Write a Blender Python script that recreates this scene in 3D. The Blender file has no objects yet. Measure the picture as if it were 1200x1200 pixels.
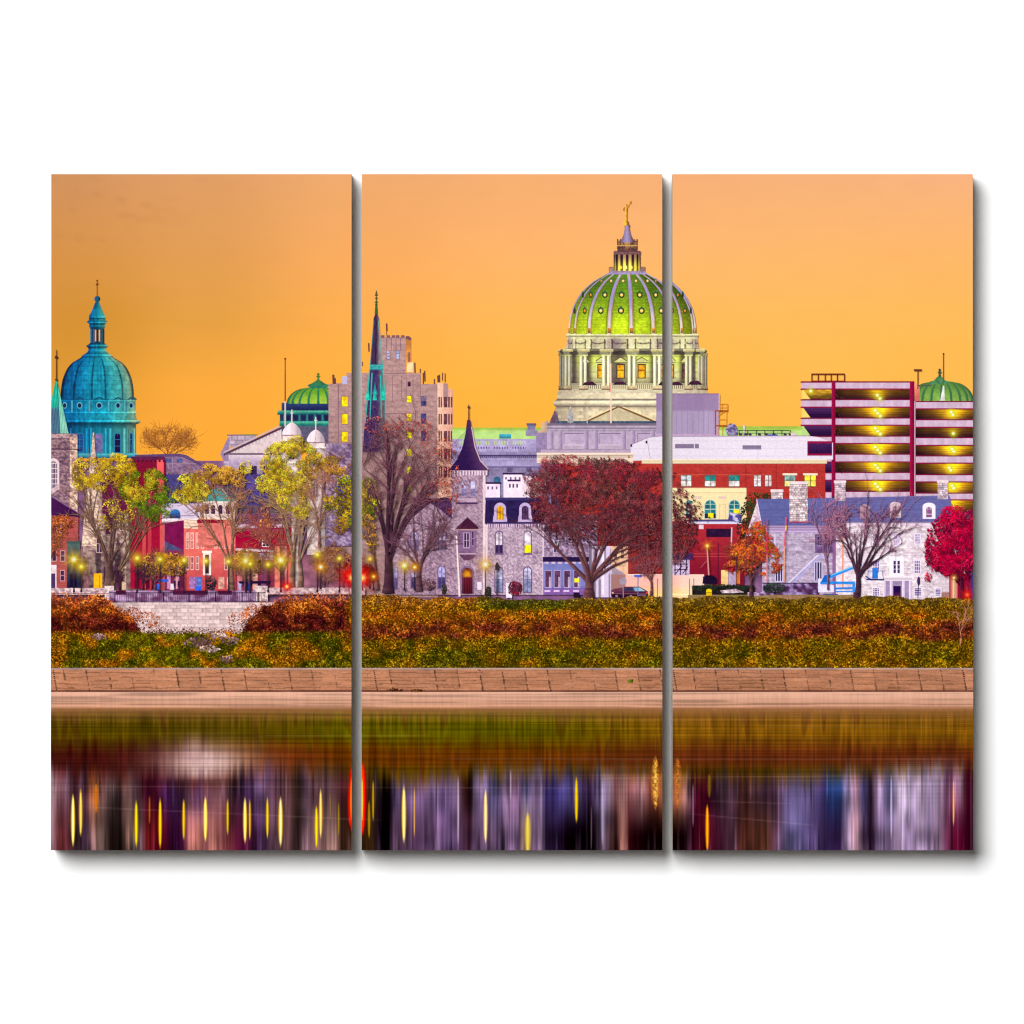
import bpy, math, random
import numpy as np

# ---------------------------------------------------------------------------
#  Three stretched canvas prints on a white wall.  The picture that runs over
#  the panels is built as thin coloured sheets that lie on the canvas fronts.
#  Picture units: 1 unit = 1 mm, x to the right, y down.
# ---------------------------------------------------------------------------
rng = np.random.default_rng(7)
random.seed(7)
INK = 1.14                      # light level on the canvas fronts
PANELS = [(72.0, 424.0, -12.0), (424.0, 776.0, 0.0), (776.0, 1128.0, 12.0)]
Y0, Y1 = 204.0, 996.0
STEP = 2e-6
Zc = [2e-4]
OX = [0.0]

def off(v): OX[0] = float(v)

# ------------------------------------------------------------------ node tree
class Node:
    def __init__(s, name, label=None, mat='print_stone', parent=None, kind=None):
        s.name, s.label, s.mat, s.kind = name, label, mat, kind
        s.kids, s.geo = [], []
        if parent is None: TOP.append(s)
        else: parent.kids.append(s)
TOP = []
def part(name, label=None, mat='print_stone', kind=None): return Node(name, label, mat, None, kind)
def sub(p, name, label=None, mat=None): return Node(name, label, mat or p.mat, p)

# ------------------------------------------------------------------ noise
def _h(ix, iy, s):
    n = (ix.astype(np.int64)*374761393 + iy.astype(np.int64)*668265263 + s*974634777) & 0xffffffff
    n = ((n ^ (n >> 13))*1274126177) & 0xffffffff
    n = (n ^ (n >> 16)) & 0xffff
    return n/65535.0
def hsh(x, y, s=0): return _h(np.floor(x), np.floor(y), s)
def vn(x, y, s=0):
    x = np.asarray(x, float); y = np.asarray(y, float)
    x, y = np.broadcast_arrays(x, y)
    ix, iy = np.floor(x), np.floor(y); fx, fy = x-ix, y-iy
    fx = fx*fx*(3-2*fx); fy = fy*fy*(3-2*fy)
    a = _h(ix, iy, s); b = _h(ix+1, iy, s); c = _h(ix, iy+1, s); d = _h(ix+1, iy+1, s)
    return (a*(1-fx)+b*fx)*(1-fy) + (c*(1-fx)+d*fx)*fy
def fbm(x, y, s=0, o=3):
    r = 0; a = .5; t = 0
    for k in range(o):
        r = r + a*vn(x*2**k, y*2**k, s+k*17); t += a; a *= .5
    return r/t

# ------------------------------------------------------------------ colours
def A(c): return np.array(c, float)
def lin(c):
    c = np.clip(np.asarray(c, float)/255.0, 0, 1)
    return np.where(c <= .04045, c/12.92, ((c+.055)/1.055)**2.4)
def mix(a, b, t):
    a = A(a); b = A(b); t = np.asarray(t, float)[..., None]
    return a*(1-t)+b*t
def ss(a, b, x):
    t = np.clip((x-a)/(b-a), 0, 1); return t*t*(3-2*t)
# shaders: f(X, Y) -> (..., 3)
def flat(c): return lambda X, Y: np.broadcast_to(A(c), X.shape+(3,)).copy()
def noisy(c, amp=.12, sc=.35, s=3, sx=1.0):
    return lambda X, Y: A(c)*(1+amp*2*(fbm(X*sc*sx, Y*sc, s)-.5))[..., None]
def vgrad(c0, c1, y0, y1, amp=.1, sc=.4, s=5):
    return lambda X, Y: mix(c0, c1, np.clip((Y-y0)/(y1-y0), 0, 1))*(1+amp*2*(fbm(X*sc, Y*sc, s)-.5))[..., None]
def hgrad(c0, c1, x0, x1, amp=.1, sc=.4, s=5):
    def f(X, Y):
        return mix(c0, c1, np.clip((X-OXf(x0))/(x1-x0), 0, 1))*(1+amp*2*(fbm(X*sc, Y*sc, s)-.5))[..., None]
    return f
def OXf(x): return x
def stone(c, bw=4.0, bh=2.4, amp=.22, mort=.82, s=1, ncol=None):
    def f(X, Y):
        r = np.floor(Y/bh); xo = X + (r % 2)*bw*.5 + 1.7*hsh(r, r*0, s)
        q = np.floor(xo/bw)
        b = 1+amp*2*(_h(q, r, s)-.5) + .2*(fbm(X*.5, Y*.5, s+4)-.5)
        col = np.broadcast_to(A(c), X.shape+(3,))*b[..., None]
        if ncol is not None:
            m = (_h(q, r, s+9) > .66)*.34
            col = col*(1-m[..., None]) + A(ncol)*b[..., None]*m[..., None]
        e = ((Y/bh-r) < .22) | ((xo/bw-q) < .14)
        return np.where(e[..., None], col*mort, col)
    return f
def rubble(c, ncol, sc=.42, amp=.35, s=2):
    def f(X, Y):
        a = vn(X*sc, Y*sc*1.3, s); b = vn(X*sc*2.3, Y*sc*2.9, s+5); d = fbm(X*.06, Y*.06, s+8)
        return mix(c, ncol, ss(.35, .8, a))*(1+amp*(b-.5)*1.5+.25*(d-.5))[..., None]
    return f
def mulsh(f, g): return lambda X, Y: f(X, Y)*g(X, Y)[..., None]

# ------------------------------------------------------------------ emitters
def emit(node, q, c, z=None, a=None):
    """q (N,4,2) picture coordinates, c (N,4,3) sRGB, a (N,4) alpha"""
    if len(q) == 0: return
    q = np.asarray(q, float).copy(); q[..., 0] += OX[0]
    c = np.broadcast_to(np.asarray(c, float), q.shape[:2]+(3,))
    a = np.ones(q.shape[:2]) if a is None else np.broadcast_to(a, q.shape[:2])
    if z is None:
        zz = np.full(len(q), Zc[0]); Zc[0] += STEP
    else:
        zz = Zc[0] + rng.random(len(q))*z; Zc[0] += z+STEP
    node.geo.append((q, c, a, zz))

def fill(node, poly, sh, sx=2.0, sy=2.0, sharp=False, alpha=None):
    if not callable(sh): sh = flat(sh)
    P = np.array(poly, float); n = len(P)
    ya, yb = max(P[:, 1].min(), Y0), min(P[:, 1].max(), Y1)
    if yb <= ya: return node
    rows = set(np.arange(math.ceil(ya/sy)*sy, yb, sy).tolist()) | {ya, yb}
    for v in P[:, 1]:
        if ya < v < yb: rows.add(float(v))
    rows = sorted(rows)
    def cross(y):
        xs = []
        for i in range(n):
            x1, y1 = P[i]; x2, y2 = P[(i+1) % n]
            if (y1 <= y) != (y2 <= y): xs.append((x1+(x2-x1)*(y-y1)/(y2-y1), i))
        return sorted(xs)
    qs = []
    for r0, r1 in zip(rows[:-1], rows[1:]):
        if r1-r0 < 1e-4: continue
        ym = .5*(r0+r1); m = cross(ym)
        for k in range(0, len(m)-1, 2):
            (xl, il), (xr, ir) = m[k], m[k+1]
            def ex(i, y):
                x1, y1 = P[i]; x2, y2 = P[(i+1) % n]
                return x1+(x2-x1)*(y-y1)/(y2-y1)
            a0, a1, b0, b1 = ex(il, r0), ex(il, r1), ex(ir, r0), ex(ir, r1)
            w = max(b0-a0, b1-a1)
            nc = max(1, int(math.ceil(w/sx)))
            t = np.linspace(0, 1, nc+1)
            xt = a0+(b0-a0)*t; xb = a1+(b1-a1)*t
            q = np.empty((nc, 4, 2))
            q[:, 0, 0] = xt[:-1]; q[:, 1, 0] = xb[:-1]; q[:, 2, 0] = xb[1:]; q[:, 3, 0] = xt[1:]
            q[:, 0, 1] = r0; q[:, 1, 1] = r1; q[:, 2, 1] = r1; q[:, 3, 1] = r0
            qs.append(q)
    if not qs: return node
    q = np.concatenate(qs)
    if sharp:
        m = q.mean(1); c = np.repeat(sh(m[:, 0], m[:, 1])[:, None, :], 4, 1)
        al = None if alpha is None else np.repeat(alpha(m[:, 0], m[:, 1])[:, None], 4, 1)
    else:
        c = sh(q[..., 0], q[..., 1]); al = None if alpha is None else alpha(q[..., 0], q[..., 1])
    emit(node, q, c, a=al)
    return node
def rect(node, x0, y0, x1, y1, sh, sx=2.0, sy=2.0, sharp=False):
    return fill(node, [(x0, y0), (x1, y0), (x1, y1), (x0, y1)], sh, sx, sy, sharp)
def prof(cx, pts):
    return [(cx-h, y) for y, h in pts] + [(cx+h, y) for y, h in reversed(pts)]
def arch(x0, y0, x1, y1, n=8, flatn=1.0):
    r = (x1-x0)/2; cx = (x0+x1)/2; yc = y0+r*flatn
    return [(x0, y1)] + [(cx-r*math.cos(math.pi*k/n), yc-r*flatn*math.sin(math.pi*k/n)) for k in range(n+1)] + [(x1, y1)]
def ell(cx, cy, rx, ry, n=20):
    return [(cx+rx*math.cos(2*math.pi*k/n), cy+ry*math.sin(2*math.pi*k/n)) for k in range(n)]
def line(node, pts, w, c, w1=None):
    P = np.array(pts, float); m = len(P)-1
    W = np.linspace(w, w if w1 is None else w1, m+1)
    q = []
    for i in range(m):
        d = P[i+1]-P[i]; l = np.hypot(*d)+1e-9; nn = np.array([-d[1], d[0]])/l
        q.append([P[i]+nn*W[i]/2, P[i]-nn*W[i]/2, P[i+1]-nn*W[i+1]/2, P[i+1]+nn*W[i+1]/2])
    emit(node, np.array(q), np.broadcast_to(A(c), (m, 4, 3)))
    return node

def window(par, x0, y0, x1, y1, pane, frame, nx=2, ny=2, fw=.8, mw=.55, top=None, arched=False, name='window', label=None, split=.5, sill=None):
    w = sub(par, name, label, 'print_glass')
    poly = arch(x0, y0, x1, y1) if arched else [(x0, y0), (x1, y0), (x1, y1), (x0, y1)]
    pane = A(pane); frame = A(frame)
    r = (x1-x0)/2; cx = (x0+x1)/2
    def sh(X, Y):
        u = (X-x0)/(x1-x0); v = (Y-y0)/(y1-y0)
        col = np.broadcast_to(pane, X.shape+(3,)).copy()
        if top is not None:
            col = np.where((v < split)[..., None], A(top), col)
        col *= (1+.5*(vn(X*.45, Y*.4, int(x0*7+y0))-.5))[..., None]
        f = (X-x0 < fw) | (x1-X < fw) | (y1-Y < fw) | (Y-y0 < fw)
        if arched:
            dy = np.minimum(0, Y-(y0+r)); f |= np.hypot(X-cx, dy) > r-fw
        for k in range(1, nx): f |= np.abs(u-k/nx)*(x1-x0) < mw/2
        for k in range(1, ny): f |= np.abs(v-k/ny)*(y1-y0) < mw/2
        return np.where(f[..., None], frame, col)
    fill(w, poly, sh, .55, .55, True)
    if sill is not None: rect(w, x0-.8, y1, x1+.8, y1+1.2, sill)
    return w

# ------------------------------------------------------------------ trees
def bez(p0, p1, p2, n):
    t = np.linspace(0, 1, n+1)[:, None]
    return (1-t)**2*A(p0)+2*t*(1-t)*A(p1)+t*t*A(p2)
class Wood:
    def __init__(s): s.q = []; s.c = []
    def limb(s, P, w0, w1, c):
        m = len(P)-1; W = w1+(w0-w1)*(1-np.linspace(0, 1, m+1))**1.35
        D = np.gradient(P, axis=0); D /= np.hypot(D[:, 0], D[:, 1])[:, None]+1e-9
        N = np.stack([-D[:, 1], D[:, 0]], 1)
        Lf = P+N*W[:, None]/2; Rt = P-N*W[:, None]/2
        for i in range(m):
            f = 1+.35*(rng.random()-.5)
            qq = [Lf[i], Rt[i], Rt[i+1], Lf[i+1]]
            s.q.append(qq)
            # round the limb: one flank lighter
            ca, cb = A(c)*f*1.3, A(c)*f*.6
            if N[i, 0] > 0: ca, cb = cb, ca
            s.c.append([ca, cb, cb, ca])
def tree_wood(node, base, fork, crown, bw, fw, limbs=8, sub_n=5, twig_n=5, c=(95, 70, 55), ctwig=None, up=.55, twl=12, tww=.42, trunk=True, jit=.5):
    """crown = list of ellipses (cx, cy, rx, ry)"""
    W = Wood(); ctwig = ctwig or c
    b, f = A(base), A(fork)
    tips = []
    if trunk:
        P = bez(b, (b+f)/2+A((rng.normal()*1.5, 0)), f, 8)
        W.limb(P, bw, fw*.8, c)
        W.limb(bez(b+A((0, 1)), b+A((0, -3)), b+A((0, -8)), 3), bw*1.22, bw*.98, c)
    ar = np.array([e[2]*e[3] for e in crown], float); ar /= ar.sum()
    def pick(k=.95):
        e = crown[rng.choice(len(crown), p=ar)]
        a = rng.random()*2*math.pi; r = math.sqrt(rng.random())*k
        return A((e[0]+e[2]*r*math.cos(a), e[1]+e[3]*r*math.sin(a)))
    cx = np.array([e[0] for e in crown]).mean()
    tg = [pick(.92) for _ in range(limbs)]
    nmain = max(5, int(limbs*.26)); mains = []
    # spread the main limbs over the width of the crown
    x0 = min(e[0]-e[2] for e in crown); x1 = max(e[0]+e[2] for e in crown)
    for k in range(min(nmain, limbs)):
        xw = x0+(x1-x0)*(k+.5+.5*(rng.random()-.5))/nmain
        tg[k] = min([pick(.9) for _ in range(14)], key=lambda p: abs(p[0]-xw)+.15*p[1]*rng.random())
    for li, t in enumerate(tg):
        n = 9
        if li < nmain:
            d = t-f
            st = f+(b-f)*rng.random()*.32; d = t-st
            ctl = st + A((d[0]*(.2+.3*rng.random()), d[1]*(up+.2*(rng.random()-.5))))
            w0 = fw*(.40+.2*rng.random())
        else:
            M, mw = min(mains, key=lambda m: np.hypot(*(m[0][6]-t))*(.7+.7*rng.random()))
            i0 = rng.integers(2, 8); st = M[i0]; d = t-st
            if d[1] > -3: t = t+A((0, -6)); d = t-st
            ctl = st+(M[i0+1]-M[i0])*(2+2*rng.random())
            w0 = max(.62, mw*(1-i0/n)*(.45+.3*rng.random()))
        P = bez(st, ctl, t, n) + rng.normal(size=(n+1, 2))*jit*np.linspace(.2, 1, n+1)[:, None]
        if li < nmain: mains.append((P, w0))
        W.limb(P, w0, .5, c)
        for k in range(sub_n):
            i = rng.integers(3, n)
            s0 = P[i]
            e = s0 + A((rng.normal()*.8+np.sign(t[0]-cx)*.35, -abs(rng.normal())*.8-.25))*(np.hypot(*d)*.28)
            ctl2 = s0+(P[min(i+1, n)]-P[i])*1.5
            m = 6
            Q = bez(s0, ctl2, e, m)+rng.normal(size=(m+1, 2))*jit*.8
            W.limb(Q, w0*(1-i/n)*.55+.45, .38, mix(c, ctwig, .4))
            for j in range(twig_n):
                jj = rng.integers(2, m+1); s1 = Q[jj]
                dr = Q[jj]-Q[jj-1]; dr = dr/(np.hypot(*dr)+1e-9)
                ang = rng.normal()*.6
                dr = A((dr[0]*math.cos(ang)-dr[1]*math.sin(ang), dr[0]*math.sin(ang)+dr[1]*math.cos(ang)))
                e1 = s1+dr*twl*(.5+rng.random())+A((0, -2))
                W.limb(bez(s1, (s1+e1)/2+rng.normal(size=2), e1, 3), tww+.1, tww*.55, ctwig)
                tips.append(e1)
        tips.append(t)
    emit(node, np.array(W.q), np.clip(np.array(W.c), 0, 255), z=4e-5)
    return np.array(tips)
def leaf_quads(p, size, ang, asp=.6):
    n = len(p)
    u = np.stack([np.cos(ang), np.sin(ang)], 1)*size[:, None]; v = np.stack([-np.sin(ang), np.cos(ang)], 1)*size[:, None]*asp
    return np.stack([p-u, p-v, p+u, p+v], 1)
def leaves(node, blobs, n, cols, smin=.8, smax=1.7, dark=.55, s=11, gap=.45, gsc=.09, edge=.35, light=(-.3, -1.0)):
    """blobs: (cx, cy, rx, ry); cols: list of colours picked by clump"""
    B = np.array(blobs, float); ar = B[:, 2]*B[:, 3]; ar = ar/ar.sum()
    k = rng.choice(len(B), size=int(n*2.2), p=ar); b = B[k]
    a = rng.random(len(k))*2*np.pi; r = np.sqrt(rng.random(len(k)))
    lump = .8+.4*vn(a*1.6+k*9.1, k*3.3, s)
    p = np.stack([b[:, 0]+b[:, 2]*r*np.cos(a)*lump, b[:, 1]+b[:, 3]*r*np.sin(a)*lump], 1)
    g = fbm(p[:, 0]*gsc, p[:, 1]*gsc, s, 3) - edge*.5*np.clip(r-.6, 0, 1)
    keep = g > gap-.17+.22*rng.random(len(g))
    p, b, g, k = p[keep][:n], b[keep][:n], g[keep][:n], k[keep][:n]
    m = len(p)
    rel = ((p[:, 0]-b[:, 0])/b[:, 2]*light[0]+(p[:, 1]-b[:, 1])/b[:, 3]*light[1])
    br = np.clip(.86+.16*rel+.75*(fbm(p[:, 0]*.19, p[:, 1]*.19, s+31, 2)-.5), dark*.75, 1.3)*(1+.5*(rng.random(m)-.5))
    cl = vn(p[:, 0]*.045, p[:, 1]*.045, s+77)+.35*(rng.random(m)-.5)
    C = np.array(cols, float)
    i = np.clip((cl*len(C)), 0, len(C)-1).astype(int)
    c = C[i]*br[:, None]
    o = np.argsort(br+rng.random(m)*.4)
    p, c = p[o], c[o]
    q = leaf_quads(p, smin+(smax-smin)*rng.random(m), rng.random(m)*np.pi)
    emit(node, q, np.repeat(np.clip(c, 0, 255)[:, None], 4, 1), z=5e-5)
def glow(node, cx, cy, r, core, halo, pw=1.0, rays=0, amax=.95):
    n = 28; fr = [0, .1, .2, .32, .48, .7, 1.0]
    al = [amax, amax, amax*.8, amax*.45, amax*.22, amax*.08, 0]
    q = []; c = []; a = []
    def col(k): return mix(core, halo, min(1, fr[k]*3.0))
    def rad(k, j):
        m = 1.0 + (0.35*(1 if j % 4 == 0 else -.25) if rays and k > 2 else 0)
        return r*fr[k]*m
    for k in range(len(fr)-1):
        for j in range(n):
            t0, t1 = 2*math.pi*j/n, 2*math.pi*(j+1)/n
            def P(kk, jj, t): return (cx+rad(kk, jj % n)*math.cos(t), cy+rad(kk, jj % n)*math.sin(t))
            q.append([P(k, j, t0), P(k, j+1, t1), P(k+1, j+1, t1), P(k+1, j, t0)])
            c.append([col(k), col(k), col(k+1), col(k+1)]); a.append([al[k], al[k], al[k+1], al[k+1]])
    emit(node, np.array(q), np.array(c), a=np.array(a))
# =========================================================== SKY
off(0)
SKYC = {  # y -> colours at c = 72, 250, 424, 600, 776, 950, 1128
 204: [(203, 142, 92), (217, 153, 99), (233, 165, 108), (240, 170, 112), (241, 172, 117), (243, 175, 122), (245, 177, 126)],
 300: [(209, 142, 72), (221, 153, 82), (243, 168, 94), (250, 177, 104), (252, 181, 108), (252, 182, 106), (253, 182, 104)],
 380: [(208, 142, 58), (224, 156, 66), (250, 171, 76), (254, 180, 84), (254, 184, 86), (254, 186, 90), (254, 186, 88)],
 450: [(218, 150, 50), (246, 166, 60), (254, 174, 62), (254, 180, 66), (255, 184, 72), (255, 187, 80), (255, 186, 78)],
 540: [(240, 162, 52), (252, 168, 55), (255, 172, 54), (255, 178, 56), (255, 182, 62), (255, 184, 72), (255, 184, 72)]}
SX = A([72, 250, 424, 600, 776, 950, 1128]); SYk = sorted(SKYC)
def sky_sh(X, Y):
    rows = np.array([SKYC[k] for k in SYk], float)
    out = np.zeros(X.shape+(3,))
    fy = np.clip(np.interp(Y, SYk, range(len(SYk))), 0, len(SYk)-1.001); iy = fy.astype(int); ty = fy-iy
    fx = np.clip(np.interp(X, SX, range(len(SX))), 0, len(SX)-1.001); ix = fx.astype(int); tx = fx-ix
    tx = tx*tx*(3-2*tx)
    a = mix(rows[iy, ix], rows[iy, ix+1], tx); b = mix(rows[iy+1, ix], rows[iy+1, ix+1], tx)
    o = mix(a, b, ty)
    # thin cloud streaks high on the left
    st = fbm((X+Y*.35)*.010, (Y-X*.22)*.16, 5, 3)
    m = ss(.60, .78, st)*ss(330, 215, Y)*ss(300, 120, X)*.055
    o = o*(1-m[..., None])
    # dark halo painted into the sky colour around the cathedral lantern
    d = np.exp(-(((X-126)/58)**2+((Y-385)/62)**2))
    o = mix(o, (206, 138, 36), d*.35)
    return o*(1+.016*(fbm(X*.03, Y*.05, 9)-.5))[..., None]
sky = part('sky', 'plain orange evening sky paling to peach at the top', 'print_sky')
rect(sky, 72, 204, 1128, 548, sky_sh, 6, 6)
backdrop = part('street_ground', 'dim street ground and far walls behind the trees', 'print_stone')
rect(backdrop, 72, 540, 1128, 708, noisy((116, 84, 112), .35, .08), 4, 4)

# =========================================================== PANEL 1 (photo x)
off(12)
t = part('bare_tree', 'leafless brown tree against the orange sky beside the blue dome', 'print_leaf')
tree_wood(t, (196, 546), (197, 534), [(176, 518, 13, 15), (198, 512, 20, 14), (216, 518, 16, 15), (226, 528, 8, 9)], 2.2, 1.8, 30, 5, 5, (112, 72, 30), (150, 96, 36), .4, 7, .5, jit=.4)
leaves(t, [(178, 519, 15, 15), (200, 513, 22, 14), (218, 520, 16, 15)], 700, [(150, 98, 34), (120, 80, 30)], .35, .7, gap=.3)

# ---- cathedral
cath = part('domed_cathedral', 'cathedral with ribbed blue copper dome and slim lantern', 'print_copper')
cx = 114
def copper(hwf, seams=0):
    def f(X, Y):
        hw = hwf(Y); u = np.clip((X-cx)/hw, -1, 1)
        l = mix((8, 86, 130), (22, 126, 144), ss(-1, .1, u)); l = l*(1+.3*(vn(X*.6, Y*.05, 12)-.5))[..., None]; l = mix(l, (56, 144, 138), ss(.15, .6, u)); l = mix(l, (124, 160, 126), ss(.62, .95, u))
        b = .78+.30*np.sqrt(np.clip(1-u*u, 0, 1))
        b = b*(1+.34*(fbm(X*.16, Y*.22, 3)-.5)+.22*(vn(X*.7, Y*.35, 8)-.5))
        th = np.degrees(np.arcsin(u))
        if seams:
            d = np.min(np.abs(th[..., None]-A([-70, -39.6, -8.4, 13, 44, 72])), -1)
            b = b*np.where(d < 1.3/np.maximum(.25, np.cos(np.radians(th))), .55, 1)
            row = np.floor(Y/5.5); b *= 1+.12*(_h(row, np.floor((th+7)/seams*2), 4)-.5)
            b = b*np.where((Y/5.5-row) < .14, .88, 1)
            b = np.where((np.abs(u) > .975), b*.5, b)
        return l*b[..., None]
    return f
DP = [(416.5, 17), (419.5, 19.8), (421, 22.5), (424.7, 28.8), (428, 32.2), (432, 35.2), (436.7, 37.6), (441.2, 39.4), (445.8, 40.8), (450, 41.7), (455, 42.4), (460, 42.9), (468, 43)]
hwd = lambda Y: np.interp(Y, [p[0] for p in DP], [p[1] for p in DP])
# drum
rect(cath, 74, 496, 159.5, 534, mulsh(copper(lambda Y: 47+0*Y), lambda X, Y: .55+.25*ss(497, 503, Y)), 1, 2)
dr = sub(cath, 'drum_band', 'plain copper band with moulded cornice')
fill(dr, prof(cx, [(465, 44), (468, 46.5), (470, 45), (483, 45), (484, 46.5), (486, 45), (492.5, 46.5), (493, 50), (494.8, 51), (497, 47)]), mulsh(copper(lambda Y: 48+0*Y), lambda X, Y: np.interp(Y, [465, 468, 469.2, 470.5, 482, 483.5, 485, 486, 492, 493.2, 495, 497], [1, .45, 1.25, .85, 1.0, 1.45, .8, 1.05, .95, 1.5, .7, .35])*(1+.2*(vn(X*.5, Y*.5, 4)-.5))), .8, .8)
dome = sub(cath, 'dome', 'ribbed blue green copper dome')
fill(dome, prof(cx, DP), copper(hwd, 19.5), .8, 1)
for k, x in enumerate([75.8, 84.5, 93.3, 105, 116.3, 127.5, 138.3, 146.3, 153.7]):
    if k % 2 == 0:
        o = sub(cath, 'round_window', None, 'print_glass')
        fill(o, ell(x, 475, 3.9*(1-.35*abs(x-cx)/46), 3.9), (86, 160, 168)); fill(o, ell(x, 475.2, 2.6*(1-.35*abs(x-cx)/46), 2.7), (26, 32, 66))
        ey = sub(cath, 'arched_eave'); w = 8.5*(1-.45*abs(x-cx)/46)
        fill(ey, [(x-w, 469.6), (x-w*.5, 466.4), (x, 465.2), (x+w*.5, 466.4), (x+w, 469.6), (x+w*.5, 468), (x, 467), (x-w*.5, 468)], (18, 66, 92), .8, .8)
    else:
        pl = sub(cath, 'pilaster'); rect(pl, x-1.1, 469.5, x+1.1, 483, noisy((70, 150, 160), .2)); line(pl, [(x+1.4, 470), (x+1.4, 483)], .7, (18, 52, 80))
for x0, x1, pc in [(88.5, 98.5, (26, 70, 120)), (110.8, 121, (112, 96, 140)), (133.6, 142, (26, 22, 50)), (151.6, 156, (40, 34, 66))]:
    window(cath, x0, 507, x1, 531, pc, (40, 116, 142), 2, 3, .9, .5, arched=True, name='arched_window')
for x, w, c in [(84, 4, (24, 96, 132)), (103, 5, (22, 120, 158)), (107.2, 2.4, (36, 142, 166)), (125, 4, (34, 140, 160)), (130, 3, (60, 160, 165)), (146.5, 3.2, (92, 176, 168)), (149.6, 1.6, (60, 140, 150)), (158, 2, (110, 170, 150))]:
    c0 = sub(cath, 'column'); rect(c0, x-w/2, 502, x+w/2, 533, hgrad([v*1.2 for v in c], [v*.6 for v in c], x-w/2, x+w/2, .15), .7, 3)
bs = sub(cath, 'drum_ledge'); rect(bs, 78, 531.5, 161, 537, vgrad((88, 176, 176), (22, 92, 120), 531, 537, .2), 1, .8)
lan = sub(cath, 'lantern', 'open copper lantern with conical cap')
LP = [(354, 2.2), (357, 3.4), (361, 5), (366, 7), (369, 9), (371, 10), (373, 9.6), (375.5, 10), (376.8, 12), (378, 12), (379.5, 9.3), (383, 9.5), (384.5, 8.2), (385.5, 8.4), (402, 8.4), (403.4, 10), (404.5, 12.2), (406, 12.8), (407.6, 10.8), (410, 10.2), (412.5, 11.4), (414.5, 14.2), (416.4, 17.4), (418.6, 18)]
fill(lan, prof(cx, LP), mulsh(copper(lambda Y: np.interp(Y, [p[0] for p in LP], [p[1] for p in LP])+1), lambda X, Y: np.interp(Y, [354, 366, 370, 372, 373, 375, 376.5, 378, 379, 382, 384, 386, 401, 403, 405, 406.5, 410, 413, 414, 415.5, 417, 418.6], [.7, .95, .9, 1.1, .45, .9, .6, 1.15, .4, .95, .5, .55, .55, .4, 1.1, .4, 1.2, .85, .6, 1.1, 1.15, .4])*(1+.15*(vn(X*.8, Y*.8, 3)-.5))), .7, .7)
for x in (111.3, 115.8): rect(lan, x, 386.5, x+1.5, 400, flat((226, 160, 66)))
for x, c in [(106.4, (60, 110, 130)), (110, (70, 78, 100)), (113.8, (24, 30, 44)), (118.6, (50, 70, 90)), (121.6, (40, 40, 62))]: rect(lan, x-.8, 385.5, x+.8, 402, flat(c))
fill(lan, ell(cx, 350.4, 3.6, 3.7), hgrad((20, 104, 130), (24, 54, 60), cx-3, cx+3), .6, .6)
cr = sub(cath, 'cross', 'small gilded cross on the lantern', 'print_gold')
line(cr, [(114, 328), (114, 347)], 1.7, (150, 88, 12)); line(cr, [(112.4, 334), (115.6, 332.6)], 1.6, (90, 54, 20)); line(cr, [(112.9, 328.6), (115.2, 328.6)], 1, (80, 46, 16))

# ---- slate roofed buildings behind
b = part('slate_roofed_hall', 'grey hall with slate roof and blue shaded wall behind the red brick gable', 'print_stone')
fill(b, [(160, 534), (208, 532.5), (216, 534), (238, 545), (238, 612), (160, 612)], mulsh(rubble((112, 88, 112), (134, 110, 128), .5), lambda X, Y: 1-.35*ss(554, 558, Y)), 1.5, 1.5)
rf = sub(b, 'roof'); fill(rf, [(158, 533), (208, 531.5), (218, 533), (240, 546), (236, 547), (216, 536.5), (208, 535), (158, 536)], noisy((86, 68, 100), .2, .4), 1.5, 1)
rect(sub(b, 'gutter_wall', 'shaded blue wall'), 193, 556, 232, 592, noisy((64, 64, 112), .25, .3), 2, 2)
line(b, [(202, 536), (202, 550)], .7, (150, 130, 150)); line(b, [(192, 543.5), (230, 543.5)], .9, (150, 124, 140))
for x in (194, 207): window(b, x, 537, x+7, 542, (70, 84, 130), (110, 96, 120), 2, 1, .5, .4)

crt = part('pedimented_courthouse', 'pale stone courthouse with triangular pediment under the green dome', 'print_stone')
fill(crt, [(262, 532), (262, 690), (352, 690), (352, 520), (332, 502)], mulsh(stone((176, 158, 176), 7, 4, .12, .9), lambda X, Y: 1-.5*ss(548, 562, Y)), 2, 2)
rect(sub(crt, 'shaded_bay', 'deep blue shaded recess'), 278, 556, 314, 592, noisy((70, 64, 118), .3, .2), 2, 2)
rect(sub(crt, 'attic_block'), 268, 510, 300, 524, stone((172, 152, 164), 8, 5, .12, .8), 1.2, 1.2)
line(crt, [(266, 510), (300, 509.6)], 1.4, (120, 98, 110)); line(crt, [(285, 509.4), (302, 509.4)], 1, (110, 130, 50))
fill(crt, [(258, 532.5), (267, 513), (270, 512), (268, 530), (268, 540), (262, 540)], noisy((140, 120, 148), .2), 1, 1)
pdm = sub(crt, 'pediment')
fill(pdm, [(264, 532.5), (332, 501), (352, 520), (352, 532.5)], noisy((206, 186, 184), .12, .3), 1.5, 1.5)
line(pdm, [(262, 533), (332, 500.5)], 2.6, (74, 54, 66)); line(pdm, [(262, 530.4), (331, 498)], 1.5, (186, 166, 168)); line(pdm, [(264, 532), (330, 532)], 2, (92, 74, 90))
for k in range(16): line(pdm, [(268+k*4, 531.5-k*1.86), (268+k*4, 533.5-k*1.86)], 1, (150, 128, 136))
rect(crt, 268, 533, 352, 545, vgrad((206, 186, 190), (160, 140, 170), 533, 545, .12), 2, 1.5)
for x in (280, 294, 308): rect(sub(crt, 'dark_opening', None, 'print_glass'), x, 546, x+7, 556, noisy((50, 36, 70), .3))

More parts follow.
